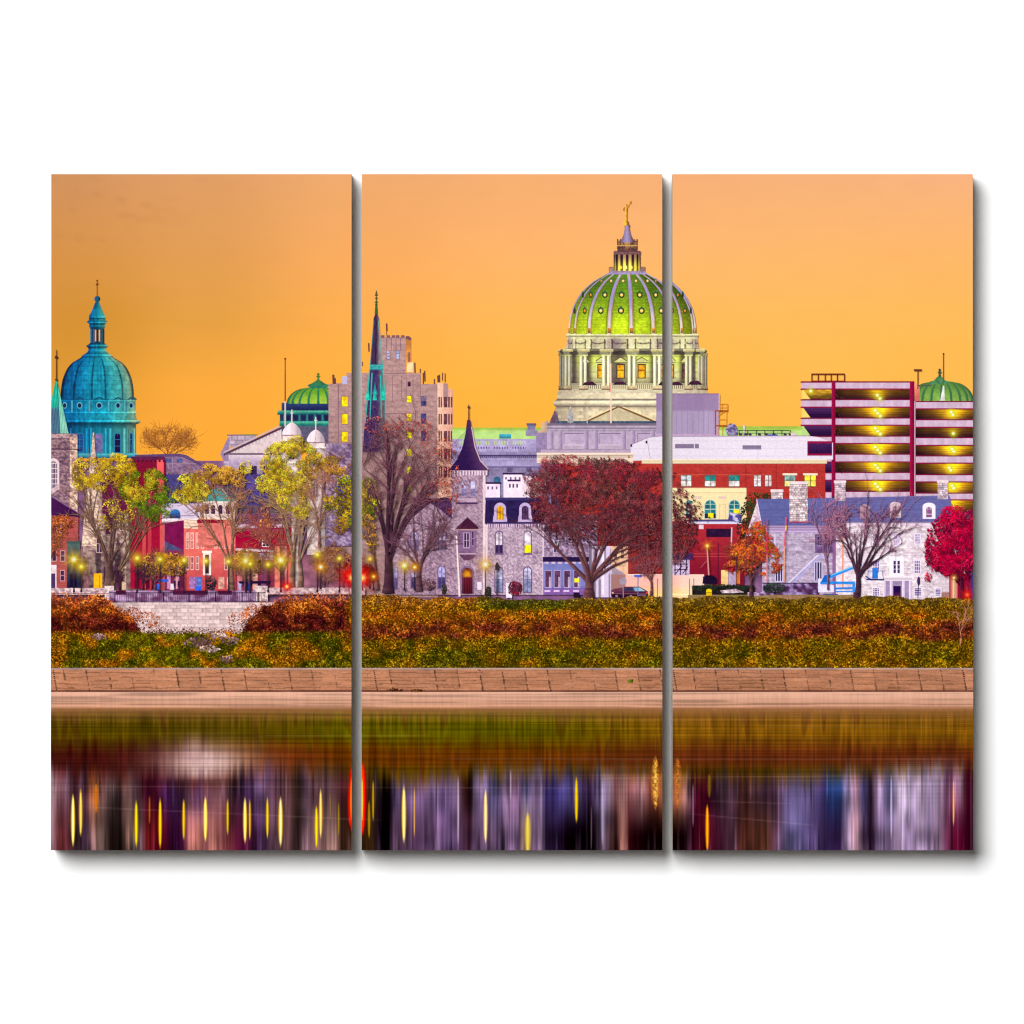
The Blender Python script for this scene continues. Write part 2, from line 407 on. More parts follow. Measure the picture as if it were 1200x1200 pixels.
gd = part('green_domed_pavilion', 'low green ribbed dome over a dark blue windowed drum', 'print_copper')
rect(gd, 330, 472, 386, 524, flat((60, 70, 90)))
def gdome(cx, hw0, y0, y1, base=(84, 138, 34), low=(142, 176, 52), rc=(40, 112, 70)):
    ys = np.linspace(0, 1, 12); pts = [(y0+(y1-y0)*v, 10+(hw0-10)*math.sqrt(max(0, 1-(1-v)**2.0))) for v in ys]
    hwf = lambda Y: np.interp(Y, [p[0] for p in pts], [p[1] for p in pts])
    def sh(X, Y):
        u = np.clip((X-cx)/hwf(Y), -1, 1); th = np.degrees(np.arcsin(u))
        d = np.abs(((th+9) % 18)-9)
        c = mix(base, low, ss(y0, y1, Y))*(.72+.32*np.sqrt(1-u*u)*(1+.5*(vn(X*.6, Y*.5, 4)-.5)))[..., None]
        c = np.where((d < 2.2/np.maximum(.3, np.cos(np.radians(th))))[..., None], A(rc), c)
        return np.where((np.abs(u) > .965)[..., None], A(rc)*.7, c)
    return prof(cx, pts), sh
P, sh = gdome(373, 37, 454, 473)
fill(sub(gd, 'dome', 'green ribbed copper dome'), P, sh, .7, .8)
fill(sub(gd, 'cap'), prof(373, [(437, .8), (438.5, 1.6), (440, .8), (441, 2.8), (442.5, 1), (445, 1.4), (446.5, 3.5), (449, 7), (451, 12), (452.5, 12.5), (453.5, 10), (455, 11)]), vgrad((70, 104, 30), (36, 112, 84), 437, 455, .25), .7, .7)
dr = sub(gd, 'drum', 'dark blue drum with teal cornice')
for y0, y1, xl, c0, c1 in [(473, 481, 331.5, (40, 64, 96), (26, 36, 70)), (481, 483, 326, (72, 150, 120), (70, 160, 130)), (483, 486, 325, (50, 140, 110), (20, 70, 80)), (486, 493.5, 328, (22, 46, 72), (30, 60, 80)), (493.5, 496, 327.5, (60, 150, 122), (70, 160, 130)), (496, 499.5, 327.5, (40, 128, 106), (30, 90, 90)), (499.5, 524, 340, (78, 84, 96), (96, 84, 104))]:
    rect(dr, xl, y0, 386, y1, vgrad(c0, c1, y0, y1, .22), 1.2, 1)
for x in range(332, 386, 9): rect(dr, x, 486, x+2, 493.5, flat((44, 122, 112)))
for x in (335.5, 344.5, 353.5, 362.5, 371.5, 380.5): rect(sub(gd, 'window', None, 'print_glass'), x, 487, x+4, 493, noisy((30, 34, 62), .3))
fp = part('flagpole', 'tall thin flagpole in front of the low green dome', 'print_metal')
line(fp, [(334.2, 421), (334.2, 470)], 1.1, (120, 76, 40), 1.6); line(fp, [(334.2, 470), (334.2, 500)], 1.8, (190, 180, 176)); fill(sub(fp, 'finial'), ell(334.2, 420.4, 1.3, 1.2), (120, 66, 24))

for cx2, yt, hw, xl, xr, lab in [(342, 495, 11.3, 330, 354, 'left white bell tower with small dome and cross'), (370, 503.5, 10.6, 359, 382, 'right white bell tower with small dome and cross, nearer the beige office tower')]:
    bt = part('bell_tower', lab, 'print_stone')
    rect(bt, xl+1, yt+15, xr-1, 690, mulsh(stone((214, 194, 188), 6, 3.6, .12, .9), lambda X, Y: (1.06-.24*ss((xl+xr)/2, xr, X))*(1-.12*ss(560, 640, Y))), 1.2, 1.6)
    dm = sub(bt, 'small_dome', 'ribbed white dome')
    pp = [(yt, 1), (yt+1.5, 3.5), (yt+4, 6.5), (yt+7.5, hw*.82), (yt+11, hw*.97), (yt+14.5, hw)]
    def shd(X, Y, cx2=cx2, hw=hw):
        u = np.clip((X-cx2)/hw, -1, 1); d = np.abs(np.sin(u*5.2)); return A((222, 200, 204))*(.74+.34*(1-ss(-.35, 1, u)) - .13*(d < .16))[..., None]
    fill(dm, prof(cx2, pp), shd, .7, .7)
    rect(sub(bt, 'cornice'), cx2-hw-1, yt+14.5, cx2+hw+1, yt+16, flat((150, 120, 128))); rect(bt, cx2-hw+1, yt+16, cx2+hw-1, yt+20, noisy((226, 206, 200), .1)); rect(sub(bt, 'cornice'), cx2-hw-2, yt+20, cx2+hw+2, yt+22, noisy((236, 220, 214), .1)); rect(bt, cx2-hw-1, yt+22, cx2+hw+1, yt+23, flat((120, 92, 100)))
    c4 = sub(bt, 'cross', None, 'print_metal'); line(c4, [(cx2, yt-15), (cx2, yt)], 1.3, (214, 196, 196)); line(c4, [(cx2-1.8, yt-11), (cx2+1.8, yt-11)], 1.1, (214, 196, 196))
    window(bt, cx2-4, yt+28, cx2+4, yt+44, (70, 70, 110), (190, 170, 166), 2, 3, 1, .6, arched=True, name='arched_window')
    window(bt, cx2-4, yt+60, cx2+4, yt+80, (110, 88, 100), (200, 180, 170), 2, 3, 1, .6, arched=True, name='arched_window')

# ---- office tower (runs over the gap): main shaft in centre coordinates
off(0)
ot = part('office_tower', 'stepped beige office tower with a row of yellow lit windows', 'print_stone')
bei = (163, 130, 122)
def ots(X, Y): return stone(bei, 5, 2, .07, .93)(X, Y)*(1.04-.1*ss(430, 560, Y)+.05*(fbm(X*.05, Y*.12, 3)-.5))[..., None]
fill(ot, [(397, 450), (409, 449), (418, 448), (418, 437), (446.5, 437), (446.5, 395), (475.5, 395), (475.5, 437), (493, 437), (493, 450), (513, 450), (513, 700), (397, 700)], ots, 1.2, 1.2)
for x0 in (446.5, 453, 459, 464, 470): rect(sub(ot, 'crenel'), x0, 392.8, x0+4, 396, flat((120, 84, 84)))
lf = sub(ot, 'lit_side', 'side wall glowing in the low sun')
fill(lf, [(475.5, 394), (482, 396), (482, 436), (475.5, 437)], vgrad((168, 108, 52), (228, 160, 70), 395, 436, .15), 1, 1.5); fill(lf, [(475.5, 394), (479, 393.6), (482, 396), (482, 399), (475.5, 397)], flat((112, 76, 72)))
rect(lf, 477, 425, 484, 436, noisy((250, 206, 150), .2)); rect(lf, 478, 413, 481, 424, flat((140, 90, 70)))
sd = sub(ot, 'side_wall', 'cream side wall in warm light')
fill(sd, [(512.7, 448.5), (525, 449.5), (525, 455), (530.5, 456.5), (530.5, 600), (512.7, 600)], hgrad((232, 186, 158), (205, 150, 128), 512, 530, .12, .5), 1.2, 2)
fill(sd, [(519.5, 449), (525, 449.5), (525, 470), (519.5, 470)], noisy((160, 128, 122), .1))
for yy in (465, 485, 505, 526, 547):
    for x, w in ((513.8, 1.7), (516.4, 1.5), (520, 4.2), (525.2, 1.9), (528.4, 1.7)): rect(sub(ot, 'window', None, 'print_glass'), x, yy, x+w, yy+12.5, noisy((92, 58, 56), .35))
for yy, c in [(447, (58, 36, 52))]: window(ot, 477.5, yy, 481.5, yy+6, c, (120, 90, 90), 1, 1, .5)
for yy in (463.5, 484.8, 505.5, 526, 547, 567.5): window(ot, 476.3, yy, 482.7, yy+8.4, (255, 226, 20), (150, 118, 60), 2, 2, .5, .5, label='yellow lit window')
for yy in (464, 484.5, 505): window(ot, 493.3, yy, 499.6, yy+12, (52, 58, 100), (90, 80, 100), 1, 2, .7, .5, top=(120, 110, 140) if yy == 464 else None)
for x in (453, 464): window(ot, x, 411, x+4.3, 421, (170, 180, 216), (110, 88, 100), 1, 3, .6, .5)
for x in (453, 458.5, 464, 469.5): line(ot, [(x, 396), (x, 411)], .7, (120, 90, 90))
for x in (460, 470.5, 476, 484, 492.5): line(ot, [(x, 440), (x, 470)], .6, (132, 100, 98))
for y in (437.4, 484.6): line(ot, [(449, y), (476, y)], .8, (126, 98, 98))
for yy, h in [(464, 13), (484.5, 13), (505.5, 12.5), (526, 12)]: window(ot, 412, yy, 420, yy+h, (246, 204, 20), (120, 90, 80), 1, 1, .6, label='yellow lit window')
line(ot, [(408.5, 450), (408.5, 600)], 1.2, (128, 100, 104)); rect(sub(ot, 'rooftop_box'), 413, 441, 419, 450, flat((176, 170, 200)))
ant = sub(ot, 'antenna_mast', None, 'print_metal')
for (x, y0, y1, w) in [(453, 379, 388, 1.8), (453, 388, 393, .7), (402.5, 439, 450, 2.4), (404.6, 443, 450, 1.6), (486, 425, 437, 1.6), (492.5, 432, 437, 1.2), (496, 437, 450, 1.4), (497.6, 434.5, 447, 1.6), (509, 444, 450, 1.4), (513.5, 440, 448, 2.6), (515, 439, 448, 1.4), (518.5, 436.5, 446, 1.1), (521.6, 437.5, 448, 1.2), (432, 402, 412, 1.6), (424.6, 424, 429, 1)]: line(ant, [(x, y0), (x+(.0 if w < 1.5 else .4), y1)], w, (92, 62, 54))

# ---- spired church
sp = part('spired_church', 'dark slender church spire edged in turquoise copper in front of the office tower', 'print_copper')
fill(sp, [(433, 433), (448.5, 433), (451.5, 470), (451.5, 500), (450, 530), (425, 530), (427, 500), (430, 465)], lambda X, Y: mix((60, 50, 88), (98, 92, 94), ss(441, 447, X))*(.8+.35*vn(X*.5, Y*.3, 3))[..., None], .9, 1.6)
up = sub(sp, 'spire', 'dark slate spire with a green tip')
fill(up, [(440.6, 366), (441.6, 366), (444.4, 373), (448.2, 428), (433.8, 428), (437.8, 373)], lambda X, Y: mix((58, 46, 66), (138, 128, 122), ss(440.5, 446, X))*(.85+.3*vn(X*.6, Y*.25, 5))[..., None], .6, 1.6)
line(up, [(443.6, 376), (448.2, 428)], 1.2, (96, 156, 146)); line(up, [(438, 376), (434, 428)], 1, (60, 110, 116)); line(up, [(441, 376), (440.2, 428)], .8, (34, 26, 44))
fill(up, [(440.5, 350), (441.6, 350), (443, 368), (439, 368)], flat((52, 92, 40)), .6, 1)
bd = sub(sp, 'copper_band', 'turquoise copper band')
fill(bd, [(433.4, 427), (448.8, 427), (449, 433.4), (433, 433.4)], lambda X, Y: mix((70, 180, 170), (36, 120, 124), (np.sin(Y*2.4)*.5+.5))*(.75+.5*vn(X*1.1, Y, 2))[..., None], .6, .6)
for pts in ([(433, 434), (430.4, 470), (428, 496)], [(448.6, 434), (451.6, 470), (451.4, 492)], [(436, 437), (433.4, 492)], [(446, 440), (447, 490)]): line(sub(sp, 'copper_edge', 'turquoise copper edging'), pts, 1.5, (44, 168, 150), 1)
gb = sub(sp, 'gablet', 'turquoise gablets at the spire foot')
for x in (431, 439.4, 448.8): fill(gb, [(x-2.6, 469), (x, 447), (x+2.2, 469)], vgrad((40, 150, 140), (30, 190, 160), 448, 469, .3), .7, 1)
fill(gb, [(436.3, 462), (439.4, 452), (442.5, 462), (441, 462), (439.4, 457), (437.6, 462)], flat((30, 140, 140)))
fn = sub(sp, 'finial', None, 'print_metal'); line(fn, [(441, 340.5), (441, 352)], 1, (70, 70, 30))
for y, w in ((344, 2.6), (346, 3.8), (349.5, 3.2), (354, 4), (357, 3)): line(fn, [(441-w/2, y), (441+w/2, y)], 1.1, (62, 72, 30))

# ---- capitol wings
for (nm, x0, x1, lab) in [('left', 530, 646, 'lavender stone wing with pale green roof and balustrade left of the big dome'), ('right', 828, 932, 'pale green roof of the far capitol wing right of the big dome')]:
    wg = part('capitol_wing', lab, 'print_stone')
    if nm == 'left':
        rect(wg, x0, 514, x1, 660, mulsh(stone((148, 138, 172), 9, 5, .08, .93), lambda X, Y: np.interp(Y, [514, 526, 527, 536, 537, 546, 548, 590, 620], [1.15, 1.15, 1.1, .8, 1.0, 1.1, .88, .95, .7])), 1.6, 1.2)
        bl = sub(wg, 'balustrade')
        for x in np.arange(532, 620, 3.1):
            rect(bl, x, 516.6, x+1.5, 521.6, noisy((170, 190, 128), .12)); rect(bl, x+.2, 523.6, x+1.5, 526, flat((84, 70, 108)))
        for x in (534, 553, 576, 598, 619): rect(sub(wg, 'pier'), x-2.6, 514.5, x+2.6, 527, noisy((164, 150, 184), .1))
        cn = sub(wg, 'cornice'); rect(cn, 556, 533, x1, 534.5, flat((66, 54, 90)))
        for x in np.arange(560, x1, 2.4): rect(cn, x, 534.5, x+1.2, 536.4, flat((80, 68, 104)))
        rect(cn, 530, 546.5, x1, 548, flat((104, 94, 132)))
        fill(sub(wg, 'round_window', None, 'print_glass'), ell(582.5, 562.5, 4.2, 4.2), noisy((48, 96, 120), .25), .8, .8)
        for x in (597.5, 620): rect(sub(wg, 'carved_bracket'), x-3, 547, x+3, 553, noisy((90, 80, 110), .4, 1.2), .8, .8)
    rf = sub(wg, 'roof', 'pale green copper roof', 'print_copper')
    rect(rf, x0, 501 if nm == 'left' else 499.5, x1, 514.5, lambda X, Y: mix((148, 178, 66), (172, 204, 118), ss(502, 506, Y))*(.9+.2*fbm(X*.12, Y*.3, 4))[..., None], 1.5, 1)
    if nm == 'left': rect(sub(wg, 'roof_hatch', 'turquoise roof hatch'), 585, 508.6, 599, 514, vgrad((70, 170, 180), (40, 110, 130), 509, 514))
# =========================================================== CAPITOL (centre coordinates)
off(0)
cap = part('capitol_building', 'great domed capitol with green tiled ribbed dome, lit colonnade and gilded statue on top', 'print_stone')
CX = 735.0
def band(x0, x1, y0, y1, c, am=.14, s=4):
    def f(X, Y):
        u = np.clip((X-CX)/90, -1, 1)
        return A(c)*(1.03-.26*np.abs(u)**2.2)[..., None]*(1+am*2*(fbm(X*.3, Y*.5, s)-.5))[..., None]
    return f
# stone base under the drum
fill(cap, [(644, 531), (644, 494), (652, 476), (818, 476), (818, 531)], mulsh(stone((204, 188, 152), 9, 4.5, .09, .92), lambda X, Y: (1.05-.25*np.clip(np.abs(X-735)/85, 0, 1)**2)*np.interp(Y, [476, 478, 482, 495], [.72, .9, 1.05, 1.0])), 1.2, 1.2)
pd = sub(cap, 'pediment', 'low stone pediment at the foot of the drum')
fill(pd, [(688, 494), (725, 476), (768, 494)], noisy((190, 176, 138), .14, .3), 1.2, 1)
line(pd, [(687, 494), (725, 476.3), (769, 495)], 2.2, (112, 84, 46)); line(pd, [(688, 492), (725, 474.8), (768, 492.6)], 1.2, (224, 202, 150))
fill(sub(cap, 'scroll_buttress'), [(643, 497), (650, 481), (653, 484), (656, 497)], noisy((104, 84, 96), .3, .4), 1, 1)
fill(sub(cap, 'corner_block'), [(628, 531), (628, 506), (634, 504), (634, 496), (641, 493), (645, 496), (655, 497), (655, 531)], mulsh(noisy((182, 156, 128), .2, .25), lambda X, Y: 1-.15*ss(505, 512, Y)), 1.2, 1.2)
ch = sub(cap, 'roof_chimney'); rect(ch, 618, 498, 627, 511, noisy((116, 112, 140), .2)); rect(ch, 617, 496, 628, 498.6, flat((88, 88, 104))); rect(ch, 616, 504, 630, 511, noisy((136, 128, 150), .2))
md = sub(cap, 'statuary_railing', 'turquoise edged railing line above the lower block'); rect(md, 652, 493.4, 769, 496.2, noisy((60, 82, 96), .45, .8), 1, .8)
for x in (668.5, 688): line(md, [(x, 474), (x, 496)], .9, (206, 196, 180))
fill(md, [(665, 495), (666, 485), (669, 478), (671, 485), (672, 495)], noisy((150, 150, 150), .4, .6), .8, .8)
lb = sub(cap, 'lower_block', 'lavender grey block with pilasters')
rect(lb, 628, 507, 644, 532, noisy((138, 122, 152), .15, .3), 1.4, 1.4)
rect(lb, 641, 496, 769, 532, mulsh(noisy((172, 156, 172), .12, .25), lambda X, Y: np.interp(Y, [496, 498.5, 499.5, 501, 502, 503, 504.6, 506, 525, 526, 528, 532], [.62, .66, 1.08, .92, .55, 1.05, .8, 1.0, 1.02, 1.16, .85, .8])), 1.4, .8)
for x in (646, 656.5, 687, 698, 731, 742, 765): rect(sub(cap, 'pilaster'), x-2.6, 504.6, x+2.6, 526, hgrad((186, 168, 188), (128, 110, 140), x-3, x+3, .1), 1, 2)
for x0, x1 in ((661, 684), (702, 728), (747, 762)):
    pn = sub(cap, 'wall_panel'); rect(pn, x0, 508, x1, 521.5, noisy((176, 158, 180), .12, .3)); line(pn, [(x0, 508), (x1, 508)], 1, (116, 98, 124)); line(pn, [(x0, 508), (x0, 521)], .9, (128, 110, 136)); line(pn, [(x0, 521.5), (x1, 521.5)], .9, (206, 188, 196))
st = sub(cap, 'stone_steps'); rect(st, 634, 526, 741, 532, mulsh(noisy((176, 156, 176), .1), lambda X, Y: np.where((Y % 2.2) < .8, .55, 1.05)), 2, .5)
# drum
dr = sub(cap, 'drum', 'inner drum wall lit green and yellow')
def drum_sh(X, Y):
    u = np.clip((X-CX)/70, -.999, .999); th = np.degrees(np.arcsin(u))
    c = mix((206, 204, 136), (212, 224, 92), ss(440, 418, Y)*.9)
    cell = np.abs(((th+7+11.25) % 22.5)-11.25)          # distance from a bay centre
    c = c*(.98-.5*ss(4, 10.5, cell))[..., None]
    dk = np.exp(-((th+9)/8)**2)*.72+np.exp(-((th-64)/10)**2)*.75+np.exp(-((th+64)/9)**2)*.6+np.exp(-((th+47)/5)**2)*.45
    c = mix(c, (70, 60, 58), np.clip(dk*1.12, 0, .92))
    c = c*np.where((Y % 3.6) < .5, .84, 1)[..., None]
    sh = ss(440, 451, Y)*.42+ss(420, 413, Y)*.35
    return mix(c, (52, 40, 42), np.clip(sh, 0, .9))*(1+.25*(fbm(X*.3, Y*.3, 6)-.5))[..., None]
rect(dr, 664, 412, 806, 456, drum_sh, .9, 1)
for th in (-51, -28.9, -7, 15.5, 38, 60.5):
    x = CX+62*math.sin(math.radians(th))*1.02; k = math.cos(math.radians(th)); w = 7.6*max(.35, k)
    wi = sub(cap, 'window', 'amber lit window between the columns' if abs(th) < 40 else None, 'print_glass')
    rect(wi, x-w/2-1.2, 426.5, x+w/2+1.2, 443.6, flat((66, 58, 40)), 1, 1)
    lit = (236, 160, 30) if abs(th) < 45 else (96, 66, 40)
    rect(wi, x-w/2, 428, x+w/2, 442.6, lambda X, Y: A(lit)*(.72+.6*vn(X*.6, Y*.4, 3))[..., None]*np.where((np.abs(Y-434) < .5), .6, 1)[..., None], .8, .8)
    pe = sub(cap, 'window_pediment'); hw = w*.95
    fill(pe, [(x-hw, 423), (x, 418.3), (x+hw, 423), (x+hw, 424.6), (x-hw, 424.6)], noisy((200, 196, 124), .15)); line(pe, [(x-hw, 423), (x, 418.6), (x+hw, 423)], .9, (74, 66, 40)); line(pe, [(x-hw, 425), (x+hw, 425)], .8, (84, 76, 50))
bl = sub(cap, 'balustrade', 'pale balustrade at the foot of the columns')
rect(bl, 657, 449.5, 813, 457, lambda X, Y: A((206, 194, 152))*np.where((Y > 451) & (Y < 455.4) & ((X % 2.4) < 1), .62, 1.0)[..., None]*(1.05-.3*(np.abs(X-CX)/80)**3)[..., None]*np.where((Y > 450.2) & (Y < 451), .7, 1)[..., None], .6, .7, True)
for th, dk in ((-73, .62), (-60.5, .85), (-39.8, 1.0), (-17.6, 1.05), (4.2, 1.05), (26.3, 1.06), (48.6, .95), (67.5, .85), (79, .66)):
    xc = CX+80*math.sin(math.radians(th)); k = math.cos(math.radians(th))
    for dx in (-3.1, 2.6):
        w = 4.5*(.55+.45*k); x = xc+dx*(.45+.55*k)
        co = sub(cap, 'column', 'tall pale column lit from below')
        def csh(X, Y, x=x, w=w, dk=dk):
            u = np.clip((X-x)/(w/2), -1, 1)
            c = mix((238, 232, 180), (246, 240, 202), ss(450, 430, Y)); c = mix(c, (212, 220, 120), ss(424, 414, Y)*.6)
            return c*(dk*(1-.52*np.clip(u+.15, 0, 1)**1.3-.25*np.clip(-u-.3, 0, 1)))[..., None]*(1+.1*(vn(X, Y*.3, 2)-.5))[..., None]
        rect(co, x-w/2, 417, x+w/2, 452, csh, .7, 2)
        rect(co, x-w/2-.7, 413.6, x+w/2+.7, 417.2, noisy([v*dk for v in (206, 204, 130)], .3, .8), .8, .8); rect(co, x-w/2-.6, 452, x+w/2+.6, 455.5, noisy([v*dk for v in (196, 176, 130)], .2), 1, 1)
    rect(sub(cap, 'column_pedestal'), xc-6*(.55+.45*k), 455.4, xc+6*(.55+.45*k), 457, flat([v*dk for v in (120, 92, 70)]))
for x, y0, y1 in ((691, 447, 451.5), (727, 447, 451), (780, 447, 451.5), (803, 446, 451)): fill(sub(cap, 'dark_recess'), [(x-9, y1), (x-6, y0+1), (x+3, y0), (x+9, y1)], noisy((56, 34, 44), .3), 1, 1)
en = sub(cap, 'entablature', 'pale carved entablature above the columns')
fill(en, prof(CX, [(408.5, 74), (410, 80), (411.5, 81.5), (413, 80), (414, 78), (415.5, 77)]), mulsh(band(654, 816, 408, 416, (208, 204, 152), .2), lambda X, Y: np.interp(Y, [408.5, 410, 411, 412.4, 413.4, 415], [.9, 1.15, 1.0, .5, .8, .6])*(1-.48*ss(4.5, 6.5, np.abs(((np.degrees(np.arcsin(np.clip((X-CX)/80, -.999, .999)))-4.2+11.25) % 22.5)-11.25)))*(1-.3*np.exp(-((X-724)/9)**2))), .9, .7)
for th in (-60.5, -39.8, -17.6, 4.2, 26.3, 48.6, 67.5):
    xc = CX+80*math.sin(math.radians(th)); w = 8*(.5+.5*math.cos(math.radians(th)))
    rect(sub(cap, 'cornice_block'), xc-w, 408.6, xc+w, 412.2, vgrad((226, 218, 164), (170, 160, 100), 408, 412, .15), 1, .8)
at = sub(cap, 'attic_ring', 'carved attic ring with swags')
def att(X, Y):
    u = np.clip((X-CX)/70, -.999, .999); th = np.degrees(np.arcsin(u)); b = np.abs(((th-4.2+11.25) % 22.5)-11.25)
    c = mix((202, 200, 134), (206, 198, 168), ss(4, 9, b)*.5)
    c = np.where((b < 3.0)[..., None], A((214, 206, 160)), c)
    c = np.where(((b > 3) & (b < 4.6) & (Y > 397))[..., None], A((92, 78, 72)), c)
    sw = 399.5+3.2*np.cos(np.radians((11.25-b)*8)); c = np.where(((np.abs(Y-sw) < .8) & (b > 5))[..., None], A((104, 96, 70)), c)
    dk = np.exp(-((th+12)/9)**2)*.55+np.exp(-((th+33)/4)**2)*.3+np.exp(-((th-33)/4.5)**2)*.5+np.exp(-((th+78)/12)**2)*.5+np.exp(-((th-80)/12)**2)*.5
    c = mix(c, (84, 64, 84), np.clip(dk*ss(394, 399, Y), 0, 1))
    return c*np.interp(Y, [390, 391.5, 393, 394.2, 395.5, 406, 407, 409], [.5, 1.1, 1.0, .6, 1, 1, 1.15, .8])[..., None]*(1+.3*(fbm(X*.5, Y*.5, 3)-.5))[..., None]
fill(at, prof(CX, [(390.5, 69), (391.5, 71), (394, 72), (396, 70.5), (406.5, 71.5), (409, 73)]), att, .8, .7)
dw = sub(cap, 'stepped_base', 'cream stepped stone base ring')
fill(dw, prof(CX, [(456.8, 79), (458, 80.5), (459.4, 82), (468, 82.5), (469, 84), (471, 86.2), (474.5, 86.5), (476.5, 83)]), mulsh(band(648, 822, 456, 477, (216, 202, 166), .16), lambda X, Y: np.interp(Y, [457, 458.4, 459.2, 460, 467, 467.8, 468.6, 470, 471.5, 473, 475, 476.5], [.7, 1.12, .72, .98, 1.0, .5, .5, 1.1, 1.15, .95, .75, .5])), 1, .8)
# dome
DP2 = [(319, 21), (320.2, 23), (322.7, 26.5), (326, 33), (330, 39.5), (337, 48), (344.7, 55), (354, 60.5), (363, 64.5), (372, 66.8), (381.3, 68), (391.5, 68.6)]
H2 = lambda Y: np.interp(Y, [p[0] for p in DP2], [p[1] for p in DP2])
dm = sub(cap, 'dome', 'green tiled dome', 'print_copper')
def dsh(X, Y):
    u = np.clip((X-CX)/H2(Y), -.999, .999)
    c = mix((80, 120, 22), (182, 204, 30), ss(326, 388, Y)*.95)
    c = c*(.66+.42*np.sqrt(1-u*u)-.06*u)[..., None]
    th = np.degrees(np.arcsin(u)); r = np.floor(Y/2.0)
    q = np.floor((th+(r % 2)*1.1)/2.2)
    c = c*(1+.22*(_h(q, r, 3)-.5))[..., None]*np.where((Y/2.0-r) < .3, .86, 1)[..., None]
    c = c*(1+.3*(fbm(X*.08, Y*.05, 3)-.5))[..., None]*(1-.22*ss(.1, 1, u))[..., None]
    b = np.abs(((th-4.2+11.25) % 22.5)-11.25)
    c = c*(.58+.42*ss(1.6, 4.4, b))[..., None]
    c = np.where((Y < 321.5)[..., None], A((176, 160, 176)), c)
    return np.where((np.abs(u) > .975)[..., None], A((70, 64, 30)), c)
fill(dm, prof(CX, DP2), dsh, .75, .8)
ya = np.concatenate([np.arange(320, 332, 2), np.arange(332, 392, 4), [391.5]])
for th in (-86, -63.8, -40.8, -17.9, 4.2, 26.9, 49.6, 73.0, 88):
    rb = sub(cap, 'rib', 'pale lavender stone rib of the dome')
    yy = ya
    hw = H2(yy); hp = np.where(yy < 330, 1.9+.2*(yy-320)/10, np.interp(yy, [330, 391], [2.2, 2.9])); rad = hw*.995
    a0 = np.radians(th); xm = CX+rad*np.sin(a0); kk = np.maximum(.42, math.cos(a0))
    pl = list(zip(xm-hp*kk, yy))+list(zip((xm+hp*kk)[::-1], yy[::-1]))
    def rsh(X, Y, a0=a0, hp=hp, yy=yy, kk=kk):
        xm = CX+H2(Y)*.995*math.sin(a0); u = (X-xm)/(np.interp(Y, yy, hp)*kk)
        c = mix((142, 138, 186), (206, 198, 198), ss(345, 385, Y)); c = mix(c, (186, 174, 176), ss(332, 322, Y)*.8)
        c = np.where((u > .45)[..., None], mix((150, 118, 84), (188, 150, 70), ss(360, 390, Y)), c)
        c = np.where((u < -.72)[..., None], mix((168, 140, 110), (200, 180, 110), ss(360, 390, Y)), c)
        return c*(1+.14*(vn(X, Y*.3, 3)-.5))[..., None]
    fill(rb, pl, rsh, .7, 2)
    x = CX+68.3*math.sin(a0); rect(sub(cap, 'rib_foot', None, 'print_gold'), x-2*kk, 384.5, x+2*kk, 390.5, vgrad((206, 140, 40), (120, 90, 40), 384, 390, .3), .8, 1)
rows = [(329, 39, 1.5, (-51.8, -29.2, -7.2, 15.4, 38, 60)), (345.5, 55.2, 1.9, (-72, -51.5, -28.6, -7, 15.5, 37.6, 60, 76)), (364, 64.8, 2.1, (-74, -51, -28.9, -6.6, 15.2, 38.2, 60, 77))]
for yk, hw, r, ths in rows:
    for th in ths:
        x = CX+hw*math.sin(math.radians(th))*.99; k = max(.35, math.cos(math.radians(th)))
        dl = sub(cap, 'dormer_light', 'small glowing dormer on the dome', 'print_lamp')
        if yk > 335:
            fill(dl, ell(x, yk+.3, (r+1.7)*k, r+1.6), flat((34, 62, 30)), 1, 1); fill(dl, [(x-(r+2.8)*k, yk-2), (x-1.4*k, yk-3.2), (x, yk-r-3.4), (x+1.4*k, yk-3.2), (x+(r+2.8)*k, yk-2)], flat((26, 84, 62)), 1, 1)
        else: fill(dl, ell(x, yk, (r+1)*k, r+1), flat((88, 88, 60)), 1, 1)
        lc = (255, 236, 178) if abs(th) < 40 else ((214, 150, 60) if abs(th) < 62 else (60, 56, 30))
        fill(dl, ell(x, yk+.2, r*k, r), lambda X, Y, x=x, yk=yk, r=r, lc=lc: mix(lc, [lc[0]*.9, lc[1]*.72, lc[2]*.35], np.clip(np.hypot(X-x, Y-yk)/r, 0, 1)), .7, .7)
# lantern
ln = sub(cap, 'lantern', 'lit columned lantern with conical roof')
fill(ln, prof(CX, [(313, 21), (313.6, 21), (316, 20), (318, 20), (320, 22), (321.5, 24)]), vgrad((132, 100, 74), (150, 138, 180), 313, 321, .3, .7), .8, .8)
def lsh(X, Y):
    u = (X-CX)/16; c = mix((46, 26, 40), (190, 170, 30), ss(302, 316, Y)*.55)
    p = np.abs(np.sin((np.arcsin(np.clip(u, -.99, .99)))*7.2)); c = np.where((p > .72)[..., None], mix((150, 120, 78), (255, 238, 90), ss(298, 314, Y)), c)
    return c*(1.05-.4*u*u)[..., None]
rect(ln, 719, 297, 750.5, 317.5, lsh, .55, 1)
for x, c in ((733.6, (255, 240, 150)), (740, (240, 220, 130)), (727.5, (240, 214, 60)), (745, (226, 196, 50))): fill(ln, ell(x, 313.4, 1.3, 2), flat(c))
fill(ln, prof(CX, [(294, 15), (295.5, 16.2), (298, 16), (298.2, 15)]), noisy((110, 80, 74), .4, .9), .7, .7)
